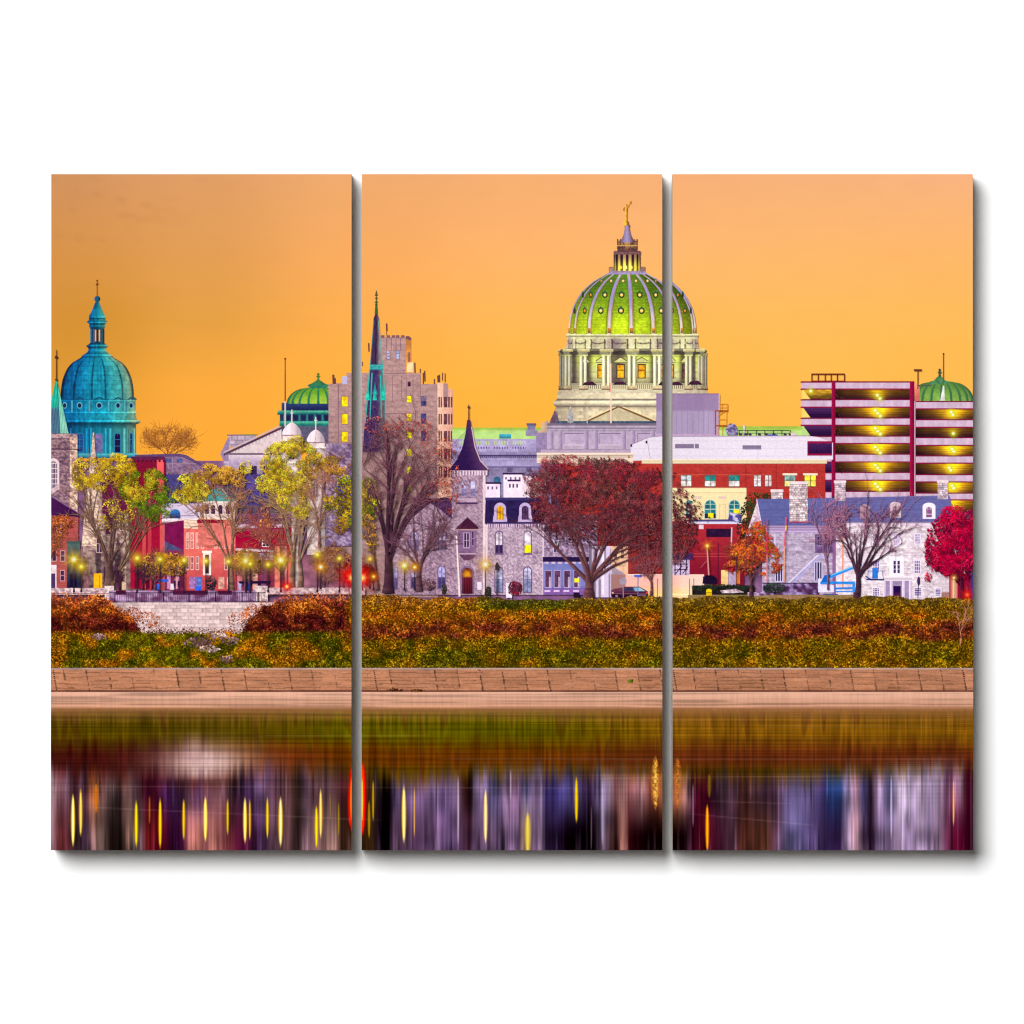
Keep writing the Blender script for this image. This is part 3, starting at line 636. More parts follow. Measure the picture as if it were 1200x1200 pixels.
rect(ln, 723.5, 282, 746.6, 295, lambda X, Y: mix((84, 58, 56), (206, 160, 80), (vn(X*.75, Y*.5, 4) > .46)*.8*ss(297, 284, Y))*(1-.25*np.abs((X-CX)/12))[..., None], .6, .8)
for x in (723.6, 727, 731, 739, 743, 746.4): line(ln, [(x, 280), (x, 292)], 1.1, (96, 66, 50))
line(ln, [(723, 288), (747, 288)], .9, (206, 162, 84)); line(ln, [(722.8, 282.6), (747.2, 282.6)], .7, (120, 84, 50)); line(ln, [(713.6, 313), (720, 313)], .6, (150, 108, 60)); line(ln, [(713.6, 313), (713.6, 318)], .6, (150, 108, 60)); line(ln, [(750, 313), (756, 313)], .6, (150, 108, 60)); line(ln, [(756, 313), (756, 318)], .6, (150, 108, 60))
cn = sub(cap, 'lantern_cone', 'lavender conical lantern roof')
fill(cn, prof(CX, [(263.5, 3), (265, 3.4), (267, 2.8), (274, 4), (280, 6.4), (284, 9)]), lambda X, Y: mix((150, 138, 176), (92, 62, 56), np.clip(np.abs(X-CX+.6)/np.interp(Y, [264, 284], [3.4, 8.5]), 0, 1)**1.5), .5, 1)
sg = sub(cap, 'statue', 'gilded standing figure with one arm raised', 'print_gold')
gold = lambda X, Y: mix((236, 180, 60), (120, 78, 12), ss(-1.4, 2.2, X-734+.3*np.sin(Y)))
fill(sg, prof(733.6, [(258.6, 1.5), (260, 3), (263, 3.2), (264.6, 2.4)]), gold, .5, .5)
fill(sg, prof(733.8, [(241.6, 1.3), (244, 1.7), (247, 1.6), (251, 1.3), (255, 1.4), (259, 1.0)]), gold, .5, .6)
fill(sg, ell(733.9, 240.2, 1.15, 1.35), gold, .5, .5); line(sg, [(734.8, 243), (737.2, 240.4), (738.4, 237)], 1.3, (206, 150, 40), .9); line(sg, [(732.6, 243.2), (730.6, 245), (731.2, 247)], 1.2, (160, 108, 20)); line(sg, [(737.2, 236.6), (740, 235.4)], 1.1, (210, 160, 60)); line(sg, [(738.8, 238.4), (740.2, 236)], .8, (186, 130, 30))
fp = part('flagpole', 'white flagpole standing before the capitol colonnade', 'print_metal')
line(fp, [(715.4, 398), (715.6, 426)], .8, (186, 172, 140)); line(fp, [(715.6, 426), (716, 496)], 1.7, (240, 196, 176)); line(sub(fp, 'furled_flag', 'furled red flag'), [(714.8, 449), (714.9, 459)], 1.1, (196, 60, 60))

# =========================================================== right side far objects (photo x of panel 3)
off(-12)
gr = part('green_domed_pavilion', 'low green ribbed dome with dark urn on top beside the parking garage', 'print_copper')
P, sh = gdome(1103, 38, 447, 471, (80, 126, 50), (120, 162, 66), (56, 104, 62))
fill(gr, P, sh, .7, .8)
fill(sub(gr, 'cap'), prof(1101, [(432, .7), (433.5, 1.5), (435, .8), (436.5, 2.6), (438, 1), (441, 1.6), (443, 4), (446, 6.5), (447, 11), (448.4, 12), (450, 9)]), vgrad((40, 70, 50), (70, 130, 80), 432, 450, .3), .7, .7)
fp = part('flagpole', 'flagpole with white furled flag before the low green dome', 'print_metal')
line(fp, [(1105.4, 414.5), (1105.4, 470)], 1.0, (110, 76, 60), 1.3); fill(sub(fp, 'flag', 'white furled flag'), [(1105, 452), (1106.4, 452), (1107, 469.6), (1101.6, 469.6), (1103, 462)], noisy((216, 212, 206), .2), 1, 1)
fill(sub(fp, 'finial'), ell(1105.4, 414.6, 1, 1), (60, 50, 50))

gar = part('parking_garage', 'multi storey parking garage with maroon edges and yellow lit decks', 'print_stone')
def deck(xa, xb, yv0, yv1, lx, lit):
    def f(X, Y):
        v = (Y-yv0)/(yv1-yv0)
        beam = np.where((np.sin(Y*2.2+.15*np.sin(X*.1)) > .55), .78, 1)
        base = mix((70, 48, 16), (42, 22, 26), ss(.2, 1, v))
        g = .85*np.exp(-((X-lx)/(15*lit+5))**2)+.3*np.exp(-((X-lx)/34)**2); g2 = np.exp(-((X-lx)/9)**2-((v-.5)/.6)**2)
        c = base+A((190, 148, 0))*(g*(.45+.55*(1-v))*lit)[..., None]+A((110, 100, 20))*(g2*lit)[..., None]
        c = c*beam[..., None]*(1+.35*(fbm(X*.14, Y*.8, 5)-.5))[..., None]
        return np.clip(c*(1-.3*ss(xa+14, xa, X))[..., None], 0, 255)
    return f
rect(gar, 948, 449, 1071, 600, flat((44, 26, 46)), 4, 4); rect(gar, 1071, 471, 1140, 600, flat((44, 26, 46)), 4, 4)
slabs = [(448.2, 455.2), (469, 476.4), (490.6, 497.6), (511.8, 519), (533, 540.6), (554.4, 562), (576.6, 584)]
wsl = [(471.3, 478.4), (492.6, 500), (513.6, 521.2), (535, 542), (557, 564), (578.6, 585)]
def slab_sh(X, Y): return A((192, 166, 184))*(1+.16*(fbm(X*.2, Y*.15, 4)-.5)+.06*(np.sin(X*.5) > .8))[..., None]
def put_slab(x0, x1, a, b, nm='deck_slab'):
    s = sub(gar, nm, 'pale deck parapet with maroon edges'); rect(s, x0, a, x1, b, slab_sh, 3, 2); rect(s, x0-.5, a-1.4, x1, a, noisy((110, 16, 44), .2)); rect(s, x0-.5, b, x1, b+1.5, noisy((132, 22, 58), .2))
for i in range(len(slabs)-1):
    y0, y1 = slabs[i][1]+1.4, slabs[i+1][0]-1.3
    dk = sub(gar, 'lit_deck', 'open deck glowing yellow'); rect(dk, 979, y0, 1066, y1, deck(979, 1066, y0, y1, [1028, 1029, 1028, 1028, 1028, 1028][i], [.55, .95, 1, 1, 1, 1][i]), 1.5, .9)
    l = sub(gar, 'left_deck', None); rect(l, 941+min(i, 2)*.7, y0, 974.5, y1, (lambda X, Y, y0=y0, y1=y1: mix((206, 160, 40), (90, 66, 20), ss(y0, y1, Y))*(1+.5*(vn(X*.2, Y*.7, 4)-.5))[..., None]) if i == 0 else (lambda X, Y, y0=y0, y1=y1: mix((74, 44, 84), (38, 20, 50), ss(y0, y1, Y))*np.where(np.sin(Y*2.1) > .3, .8, 1)[..., None]), 1.2, .9)
    if i in (0, 1, 2): fill(sub(gar, 'sky_gap', 'sliver of orange sky past the deck edge'), [(939.5, y0+.6), (941.6, y0+.6), (949.5, y1), (939.5, y1)], flat((255, 196, 96)) if i < 2 else flat((170, 200, 120)), 1, 1)
for i in range(len(wsl)):
    y0, y1 = wsl[i][1]+1.4, (wsl[i+1][0]-1.3 if i < len(wsl)-1 else 600)
    dk = sub(gar, 'lit_deck', 'open deck glowing yellow'); rect(dk, 1073, y0, 1140, y1, deck(1073, 1140, y0, y1, 1116, [.85, .35, .95, .9, 1, .8][i]), 1.5, .9)
for i, (a, b) in enumerate(slabs):
    put_slab(938.5 if i < 3 else (946.5 if i < 5 else 967), 974.5, a+.4, b); put_slab(979, 1066, a, b)
for a, b in wsl: put_slab(1073, 1140, a, b)
rect(sub(gar, 'top_beam', 'maroon top beam'), 938.5, 446.8, 1071, 448.4, noisy((128, 22, 44), .15))
fill(sub(gar, 'stair_tower', 'salmon stair tower side'), [(1071, 447), (1077.5, 454), (1077.5, 470), (1072, 470)], vgrad((238, 150, 110), (190, 90, 80), 447, 470, .1), 1, 2)
for x0, x1, y1 in ((974.4, 979, 582), (1066, 1071.4, 582)): rect(sub(gar, 'column', 'maroon column'), x0, 447, x1, y1, hgrad((150, 26, 60), (112, 14, 46), x0, x1, .12), 1, 3)
line(sub(gar, 'column_edge'), [(1072, 470), (1072, 582)], 1.2, (196, 166, 170))
for y0 in [s[1] for s in slabs[:-1]]:
    ivy = sub(gar, 'hanging_plant', None, 'print_leaf'); leaves(ivy, [(984, y0+8, 6, 7)], 26, [(52, 40, 20), (84, 60, 14)], .6, 1.1, gap=.3)
def spots(pts, r=2.4):
    s = sub(gar, 'deck_light', 'pair of bright yellow lights', 'print_lamp')
    for i, (x, y) in enumerate(pts): glow(s, x, y, r*3.2, (255, 255, 190), (255, 226, 40), amax=.9)
    for i, (x, y) in enumerate(pts): fill(s, ell(x, y, 1.5, 1.2), flat((255, 252, 196)), .8, .8)
spots([(950, 458.4)]); spots([(1028, 463.2), (1031, 467)])
for i, y in enumerate((481, 502, 524, 545, 567)): spots([(1025.6, y), (1028.4, y+3.4), (1031.4, y+6.6)])
for x, y in ((1115, 483), (1117, 508), (1116, 526), (1112.6, 548), (1116, 569)): spots([(x-.6, y), (x+1.4, y+3)] if y != 508 else [(x, y)])
rl = sub(gar, 'roof_frame', 'dark steel frame on the roof', 'print_metal')
line(rl, [(950.6, 438.4), (990, 438.4)], 1.4, (104, 34, 20)); line(rl, [(951, 446.4), (989.6, 446.4)], .8, (120, 50, 30))
for x in (951.2, 958.6, 966.8, 973.8, 981, 989.4): line(rl, [(x, 438.4), (x, 447)], 1.1, (90, 30, 22))
lp = part('roof_lamp', 'dark twin headed lamp post standing on the garage roof', 'print_metal'); line(lp, [(1075.4, 434), (1075.4, 456)], 1.1, (100, 60, 24)); rect(sub(lp, 'lamp_head'), 1070.8, 432.6, 1080, 434.8, flat((92, 56, 30)))
line(sub(lp, 'bracket'), [(1079, 452), (1092, 451.4)], 1, (90, 80, 80))

off(0)
# ---- purple plant box, white upper storey, red brick block (centre coordinates; photo-3 x minus 12)
mb = part('rooftop_plant_box', 'mauve metal clad plant box on the white roof in front of the capitol', 'print_metal')
def mb_sh(X, Y):
    c = mix((146, 124, 154), (164, 147, 174), ss(480, 481, Y)); r = np.abs((X/6.2) % 1-.5) > .44
    return c*np.where(r & (Y > 480), .9, 1)[..., None]*(1+.08*(fbm(X*.15, Y*.03, 4)-.5)-.04*(_h(np.floor(X/22), Y*0, 2) > .5))[..., None]
rect(mb, 769, 461.5, 830, 512, mb_sh, .8, 3)
line(sub(mb, 'roof_edge'), [(768.6, 461.6), (830.6, 461.6)], 1, (120, 92, 120)); rect(sub(mb, 'side_face', 'lighter right edge'), 830, 462, 831.4, 481, flat((196, 168, 190)))
rect(sub(mb, 'base_strip'), 769, 508.6, 830, 511.6, noisy((176, 150, 178), .1))
off(-12)
ld = part('steel_platform', 'rusty steel ladder platform hung on the end of the mauve plant box', 'print_metal')
for p0, p1, w in [((842, 473.4), (852.6, 473.4), .8), ((852.4, 473.4), (852.4, 482), 1), ((846, 473.4), (846, 481), .6), ((837.4, 481.5), (853, 481.5), 1.6), ((838.4, 481), (838.4, 510), 1.6), ((842.6, 482), (842.6, 500), .6), ((851.6, 482), (851, 500), .6), ((841.5, 491.5), (851.5, 491.5), .6), ((838, 499), (852, 499), 1.7), ((840, 488), (849, 482), .8), ((842, 499), (842, 510), .6), ((846.6, 499), (846.6, 510), .6), ((842, 477.6), (852.4, 477.6), .5)]: line(ld, [p0, p1], w, (150, 76, 22) if w > 1.2 else (206, 130, 50))
rm = part('rooftop_machines', 'blue grey fan units on the white flat roof', 'print_metal')
fill(rm, [(852, 510), (850, 504), (853, 498), (856, 496), (861, 497), (864, 502), (864.5, 510)], rubble((86, 80, 116), (156, 146, 170), .5), .8, .8)
rect(sub(rm, 'vent_stack'), 870.6, 498, 873, 510, noisy((180, 168, 160), .25)); rect(sub(rm, 'blue_tarpaulin', 'blue box at the roof edge'), 899.5, 509, 911, 512.6, flat((40, 84, 170)))
for x in (866, 872, 877, 888, 896, 905, 918, 924): rect(sub(rm, 'roof_unit'), x, 508, x+3.4, 510, flat((60, 40, 66)))
hr = part('roof_railing', 'thin dark railing along the flat roof edge', 'print_metal')
line(hr, [(864, 504.4), (926, 504.4)], .7, (52, 64, 44)); line(hr, [(864, 507.4), (926, 507.4)], .5, (70, 84, 54))
for x in range(866, 928, 10): line(hr, [(x, 504), (x, 510)], .7, (50, 60, 44))
fill(sub(rm, 'roof_hatch'), [(926, 507), (932, 507.6), (934, 511), (928, 513)], noisy((190, 168, 168), .3), 1, 1)

off(0)
rb = part('red_brick_block', 'long red brick block with white panelled top storey and arched cream bays', 'print_brick')
def brk(c=(166, 54, 40)):
    def f(X, Y): return A(c)*(1+.14*(fbm(X*.35, Y*.5, 4)-.5)*2+.05*np.sin(Y*3.1)-.10*ss(560, 610, Y))[..., None]
    return f
fill(rb, [(655, 540), (955, 540), (955, 606), (840, 690), (655, 690)], brk(), 2, 1.2)
for x in (733, 862, 897.5): line(rb, [(x, 544), (x, 585)], .8, (128, 40, 34))
line(rb, [(740, 556.4), (890, 556.4)], .9, (190, 84, 62)); line(rb, [(740, 571.5), (760, 571.5)], .8, (140, 42, 34))
up = sub(rb, 'upper_storey', 'white panelled top storey')
def ups(X, Y): return A((214, 202, 214))*np.where((np.abs((Y-512) % 4.4) < .5), .945, 1)[..., None]*np.where(np.abs((X-802) % 37) < .5, .95, 1)[..., None]*(1+.06*(fbm(X*.02, Y*.05, 4)-.5)+.03*ss(770, 930, X))[..., None]
fill(up, [(739, 521.5), (760, 512.4), (769, 511.6), (934, 511), (946, 512), (964, 519), (964, 538.6), (739, 540)], ups, 2, .8)
line(up, [(758, 513.5), (762, 538)], .7, (170, 156, 176)); line(up, [(739, 521.5), (760, 512.4), (769, 511.4), (934, 510.8)], .9, (150, 128, 150))
for x0, x1 in ((779, 801.2), (802.2, 807)): rect(sub(rb, 'louvre_vent', 'grey louvre'), x0, 520.2, x1, 525.4, lambda X, Y: A((132, 118, 140))*np.where((Y % 1.1) < .4, .85, 1)[..., None], 1, .5, True)
rect(sub(rb, 'louvre_vent', 'grey louvre'), 858, 521.8, 880, 526.8, lambda X, Y: A((132, 118, 140))*np.where((Y % 1.1) < .4, .85, 1)[..., None], 1, .5, True)
wl = sub(rb, 'wall_lamp', None, 'print_metal')
for x, y in ((739.8, 522), (757.4, 518)): rect(wl, x-1, y-1.5, x+1, y+1.8, flat((40, 26, 50)))
off(-12); gd2 = sub(rb, 'lower_opening', 'dark open bay with maroon rim'); rect(gd2, 946, 517, 975, 534, flat((140, 24, 58))); rect(gd2, 947, 519.6, 975, 531.6, vgrad((64, 38, 76), (40, 20, 50), 519, 532, .2), 1.5, 1)
off(0)
cn = sub(rb, 'cornice', 'cream cornice'); rect(cn, 752, 538.4, 957, 543.6, lambda X, Y: A((228, 206, 166))*np.interp(Y, [538.4, 539.4, 540, 541.6, 542.4, 543.6], [1.06, 1.04, .86, 1, .95, .7])[..., None], 4, .6)
lc = sub(rb, 'left_cornice', 'pale cornice of the left end behind the red tree'); rect(lc, 629, 530.5, 742, 543, lambda X, Y: A((222, 198, 176))*np.interp(Y, [530.5, 531.5, 533, 533.8, 534.6, 536, 537, 543], [1.0, 1.08, .98, .62, .95, .8, 1.02, .95])[..., None]*(1+.1*(fbm(X*.1, Y*.5, 3)-.5))[..., None], 2, .7)
rect(lc, 668, 543, 708, 546, flat((196, 160, 130)))
for x in np.arange(640, 750, 24.): rect(sub(rb, 'cornice_bracket'), x, 533.6, x+2, 537, flat((150, 110, 70)))
off(-12)
for x0, x1, tc, pc, lab in [(797.5, 810.5, (170, 186, 186), (214, 206, 196), None), (825.5, 839, (32, 128, 118), (216, 208, 204), 'window with a green upper half'), (853.5, 867, (36, 130, 120), (214, 206, 200), 'window with a green upper half'), (883, 892, (220, 204, 200), (220, 200, 204), None), (896, 904.4, (220, 204, 200), (222, 206, 206), None), (919, 932.4, (120, 160, 150), (240, 222, 130), 'partly lit window'), (942.4, 956.4, (255, 232, 60), (255, 226, 90), 'yellow lit window')]:
    window(rb, x0, 556.4, x1, 570.6, pc, (96, 62, 52), 2, 2, .7, .7, top=tc, label=lab)
for x0, x1 in ((917, 934), (941, 958)): rect(sub(rb, 'lintel', 'white lintel'), x0, 554.6, x1, 557, flat((236, 210, 186)))
cb = sub(rb, 'cream_bays', 'cream arched lower storey'); rect(cb, 788, 571.5, 874.6, 610.5, lambda X, Y: A((240, 214, 160))*np.interp(Y, [571.5, 572.5, 573.4, 576.5, 577.2, 578, 610], [.72, 1.02, 1.0, 1.03, .8, .98, .95])[..., None]*(1+.06*(fbm(X*.1, Y*.1, 3)-.5))[..., None], 1.6, .7)
for x0, x1 in ((813, 822.5), (842, 851)):
    pi_ = sub(rb, 'pier_panel'); rect(pi_, x0, 581.6, x1, 584.6, flat((214, 186, 166))); line(pi_, [(x0+1, 591), (x0+1, 609)], .7, (206, 178, 128)); line(pi_, [(x1-1, 591), (x1-1, 609)], .7, (206, 178, 128)); line(pi_, [(x0+1, 591), (x1-1, 591)], .7, (206, 178, 128))
for x0, x1, sx_ in ((803, 811.5, None), (825, 839.6, (829.8, 836, 601.2, 607)), (853.4, 867.6, (859.6, 866, 597, 601.6))):
    w = window(rb, x0, 585.4, x1, 608, (34, 112, 112), (180, 196, 180), 2, 4, .9, .7, arched=True, name='arched_window', label='arched window with green glass')
    rect(w, x0+.8, 602, x1-.8, 607.4, noisy((36, 40, 56), .5, .5), 1, 1)
    if sx_: rect(sub(rb, 'yellow_sign', 'yellow panel in the arched window'), sx_[0], sx_[2], sx_[1], sx_[3], noisy((236, 214, 20), .1))
cp = sub(rb, 'canopy', 'flat white and blue canopy'); fill(cp, [(804, 609), (861.5, 608.5), (862, 612), (870, 612.4), (870, 614.4), (806, 614.4)], lambda X, Y: mix((66, 66, 110), (206, 200, 220), ss(610.6, 611.6, Y)), 1.4, .7)
fill(cp, [(853, 608.4), (855.5, 600), (868, 603), (870, 612), (862, 612)], rubble((70, 66, 120), (200, 196, 220), .3), 1, 1)
an = sub(rb, 'annexe', 'dark red brick annexe below the canopy'); rect(an, 806, 614, 872, 690, lambda X, Y: mix((160, 44, 44), (112, 22, 36), ss(616, 690, Y))*(1+.2*(fbm(X*.25, Y*.5, 4)-.5)+.05*np.sin(Y*3))[..., None], 1.6, 1)
rect(sub(rb, 'dark_window', None, 'print_glass'), 827.6, 619.6, 857, 629.4, noisy((40, 24, 46), .5, .25), 1.5, 1.5); rect(sub(rb, 'white_vent'), 819, 615, 824.4, 620, noisy((214, 196, 206), .1))
for y in (649, 652): line(an, [(812, y), (860, y)], .7, (180, 70, 60))
rect(sub(rb, 'service_door', None), 845, 668, 853, 686, noisy((226, 190, 120), .2)); rect(sub(rb, 'service_door', None), 853.5, 670, 862, 686, noisy((170, 150, 176), .2)); rect(sub(rb, 'orange_awning', 'orange lit panel'), 862, 668, 867, 684, noisy((206, 120, 50), .2))
line(an, [(857.5, 618), (856.5, 650)], 1.5, (214, 170, 180)); line(an, [(841.5, 636), (841.5, 686)], .9, (60, 20, 34))
# =========================================================== PANEL 1 street front
off(12)
ch = part('stone_church', 'brown stone church tower with turquoise spire at the left edge', 'print_stone')
def st_tower(X, Y): return rubble((142, 112, 112), (92, 72, 84), .45, .45)(X, Y)*(1+.12*np.where((Y % 4.5) < .6, -1, 0))[..., None]
rect(ch, 56, 509, 83, 625, st_tower, 1, 1)
rect(sub(ch, 'buttress', 'sunlit stone buttress'), 82, 511, 91, 604, rubble((222, 184, 156), (150, 116, 108), .42, .4), 1, 1)
rect(sub(ch, 'parapet'), 56, 508.4, 91, 513, rubble((176, 146, 138), (120, 96, 104), .5, .3), 1, 1); line(sub(ch, 'belt_course'), [(60, 526), (95, 526.6)], 1.3, (62, 44, 60))
spr = sub(ch, 'spire', 'turquoise copper spire', 'print_copper')
def sps(X, Y):
    c = np.where((X < 68.4+(Y-447)*.035)[..., None], mix((34, 168, 140), (70, 108, 124), ss(476, 480, Y)), mix((96, 200, 160), (128, 190, 168), ss(450, 500, Y)))
    return c*(1-.28*(np.abs((X+(Y-447)*.11) % 3.2-1.6) < .35)+.2*(fbm(X*.3, Y*.2, 3)-.5))[..., None]
fill(spr, [(65.2, 446), (66.8, 446), (80.6, 508), (52, 508)], sps, .6, 1.5); line(spr, [(67.2, 450), (70.4, 508)], .9, (34, 96, 106))
fc = sub(ch, 'finial_cross', None, 'print_metal'); line(fc, [(66.2, 410), (66.2, 447)], .9, (92, 60, 26), 1.3); line(fc, [(64, 419), (68.4, 419)], 1.1, (80, 50, 26)); fill(fc, ell(66.2, 418.5, 1.5, 2), (70, 44, 30)); fill(fc, ell(66.2, 445, 1.6, 1.4), (60, 56, 40))
aw = sub(ch, 'arched_window', 'round headed window with white tracery', 'print_glass')
def awsh(X, Y):
    d = np.where(Y < 546, np.hypot(X-62.6, (Y-546)*.95), np.abs(X-62.6)); c = np.where((d > 5.2)[..., None], A((214, 190, 190)), A((44, 26, 60)))
    m = (np.abs((X-60) % 2.2-1.1) < .38) | (np.abs((Y-540) % 6-3) < .45)
    return np.where((m & (d < 5.2))[..., None], A((210, 186, 190)), c)
fill(aw, arch(55.6, 537, 69.6, 574), awsh, .5, .5, True)
fill(sub(ch, 'arch_apron', 'pale stone below the window'), [(60, 574), (70, 566), (68, 574), (61, 579)], noisy((200, 172, 172), .2), 1, 1)
rw = part('brick_row_house', 'narrow brick house with dark sloping roof at the left edge', 'print_brick')
rect(rw, 56, 603, 92, 692, brk((176, 86, 74)), 1.6, 1.2)
fill(sub(rw, 'roof', 'dark purple sloping roof'), [(56, 582), (62, 583), (97, 604), (92, 606), (80, 605), (60, 604), (56, 600)], noisy((58, 26, 62), .25, .3), 1.2, 1.2); line(rw, [(61, 582), (97, 604)], 1, (128, 98, 122))
for x, y in ((61, 612), (71, 612), (61, 645), (71, 645), (70.6, 668)): window(rw, x, y, x+5.4, y+13, (60, 40, 66), (206, 160, 160), 2, 2, .7, .5)
rect(sub(rw, 'white_doorway'), 60, 662, 66.4, 690, noisy((226, 200, 204), .15)); rect(sub(rw, 'dark_doorway'), 60, 672, 65, 690, flat((70, 50, 80)))
shf = sub(rw, 'shopfront', 'dark green shopfront'); rect(shf, 78.6, 634, 94, 690, vgrad((62, 92, 84), (26, 34, 50), 634, 690, .35, .25), 1.4, 1.6); rect(shf, 78.6, 634, 94, 637, flat((52, 82, 76))); rect(shf, 82, 672, 90, 690, flat((20, 22, 40)))
gc = part('gothic_church', 'pale stone church with tall pointed stone spire behind the yellow tree', 'print_stone')
fill(gc, [(98, 622), (112, 600), (122, 580), (156, 580), (160, 640), (164, 692), (96, 692)], mulsh(rubble((196, 166, 148), (134, 100, 100), .28, .3), lambda X, Y: (1-.4*ss(600, 690, Y))*(1-.45*(vn(X*.13, Y*.035, 4) > .6))), 1.4, 1.4)
gs = sub(gc, 'spire', 'pale stone spire')
fill(gs, [(109, 507), (110.4, 507), (112, 530), (118, 562), (126, 600), (132, 640), (96, 640), (99, 600), (104, 560)], mulsh(rubble((214, 184, 158), (160, 128, 116), .4, .3), lambda X, Y: 1.04-.42*ss(-2, 8, X-109-(Y-507)*.06)), 1, 1.4)
for x0, y0 in ((113, 626), (140, 600)): window(gc, x0, y0, x0+7, y0+22, (56, 44, 60), (206, 176, 156), 2, 2, .8, .5, arched=True, name='arched_window')
rect(sub(gc, 'string_course'), 120, 583, 156, 586, flat((220, 194, 180))); rect(sub(gc, 'dark_bay'), 124, 588, 136, 626, noisy((70, 36, 50), .3, .2)); fill(sub(gc, 'copper_porch', None, 'print_copper'), [(152, 608), (162, 604), (164, 626), (152, 628)], noisy((70, 120, 116), .3, .3), 1, 1)
rect(sub(gc, 'yellow_doorway', 'doorway lit bright yellow', 'print_lamp'), 110, 672, 120, 690, noisy((236, 168, 20), .2, .3)); line(gc, [(117, 674), (117, 690)], .7, (140, 90, 20))
rt = part('red_brick_gable', 'tall deep red brick building with salmon pilasters', 'print_brick')
rect(rt, 153, 538, 194, 690, lambda X, Y: mix((116, 22, 40), (150, 22, 44), ss(560, 640, Y))*(1+.16*(fbm(X*.3, Y*.4, 4)-.5))[..., None], 1.4, 1.4)
rect(sub(rt, 'sunlit_corner', 'sunlit salmon corner'), 184, 537, 192, 592, vgrad((226, 92, 86), (196, 70, 70), 540, 590, .1), 1.4, 2)
rect(sub(rt, 'dark_face'), 120, 556, 155, 602, noisy((92, 26, 52), .25, .2), 2, 2)
cn = sub(rt, 'cornice'); rect(cn, 154, 535, 193, 539, noisy((84, 34, 56), .3, .6), 1, 1)
for x in range(156, 192, 5): rect(cn, x, 539, x+2.4, 541.5, flat((70, 22, 44)))
for x, w, c in ((167, 4, (206, 84, 74)), (173.5, 4, (196, 66, 66)), (187.5, 5, (214, 90, 80)), (192.5, 2, (190, 110, 110))): rect(sub(rt, 'pilaster', 'salmon brick pilaster'), x, 576, x+w, 692, vgrad(c, [v*.8 for v in c], 580, 690, .12), 1.2, 3)
wb = part('white_low_building', 'white stone block with blue half round window', 'print_stone')
rect(wb, 190, 590, 240, 612, noisy((196, 180, 200), .1, .2), 2, 2); fill(sub(wb, 'half_round_window', 'blue half round window', 'print_glass'), arch(199.5, 596.6, 211.5, 607.4, 10, .9), vgrad((60, 120, 160), (20, 60, 120), 597, 607, .2), .7, .7); rect(wb, 190, 607.6, 240, 611, noisy((228, 210, 214), .08))
fill(sub(wb, 'shed_roof'), [(193, 630), (216, 644), (216, 656), (193, 650)], noisy((74, 76, 108), .25, .3), 1.2, 1.2)
rr = part('red_brick_terrace', 'red brick terrace with cream cornice and white door surround', 'print_brick')
rect(rr, 215, 612, 276, 692, lambda X, Y: mix((214, 104, 88), (176, 70, 66), ss(640, 690, Y))*(1+.2*(fbm(X*.3, Y*.4, 4)-.5))[..., None], 1.4, 1.4)
sdw = sub(rr, 'side_wall', 'dark maroon side wall'); fill(sdw, [(193, 612), (215.6, 609.4), (215.6, 645), (193, 634)], noisy((110, 24, 64), .2, .2), 1.6, 1.6); rect(sdw, 193, 645, 215.6, 692, noisy((104, 40, 66), .35, .15), 1.6, 1.6)
fill(sub(rr, 'cornice', 'cream cornice'), [(215.6, 608), (276, 613.6), (276, 622), (215.6, 619)], lambda X, Y: A((228, 196, 170))*np.where(((Y-(X-215)*.08) % 3.6) < .9, .8, 1)[..., None], 1.6, .7)
line(sdw, [(193, 612), (215.6, 609.2)], 1, (220, 196, 200))
for x in (218, 223.5, 229.5, 235.5, 251, 257, 263, 269): window(rr, x, 624, x+3.8, 643, (196, 128, 118), (232, 196, 176), 1, 2, .8, .6)
for x in (218, 223.5, 229.5, 263, 269): window(rr, x, 652, x+3.8, 668, (150, 92, 96), (226, 186, 170), 1, 2, .8, .6)
ds = sub(rr, 'door_surround', 'white door surround'); rect(ds, 238, 646.6, 247.4, 674, noisy((236, 214, 206), .08)); rect(ds, 240.4, 650, 245, 672, noisy((60, 34, 40), .4, .4)); rect(ds, 237, 645.4, 248.4, 648, flat((246, 226, 214)))
for x, c in ((222, (150, 110, 160)), (230, (96, 120, 190)), (256, (206, 150, 130)), (266, (216, 170, 150))): rect(sub(rr, 'shop_window', None, 'print_glass'), x, 676, x+7, 690, noisy(c, .4, .35), 1, 1)
cu = part('cupola_house', 'brick house with teal roofed open white cupola', 'print_stone')
rect(cu, 232, 606, 281, 640, noisy((206, 112, 96), .2, .3), 1.6, 1.6)
rect(sub(cu, 'belvedere', 'white arcaded belvedere'), 236, 587, 276, 607, noisy((206, 184, 176), .12, .3), 1.4, 1.4); fill(sub(cu, 'roof', 'teal hipped roof', 'print_copper'), [(230, 587.5), (247, 574), (259.4, 571.5), (271, 584), (279, 587.5)], hgrad((60, 128, 124), (88, 156, 146), 232, 276, .2), 1, 1); line(cu, [(259.2, 572), (270.5, 586)], 1.1, (220, 206, 190)); line(cu, [(231, 588.5), (279, 588.5)], 2, (232, 212, 196))
for x in (239.5, 247, 255.5, 264): window(cu, x, 591, x+6, 603, (66, 44, 66), (226, 204, 190), 1, 1, .6, arched=True, name='arched_opening')
line(cu, [(232, 607), (281, 608.6)], 2, (228, 204, 184)); rect(cu, 231, 609, 262, 613, flat((130, 20, 44)))
rh = part('dark_red_house', 'dark red house with white trim and white framed window', 'print_brick')
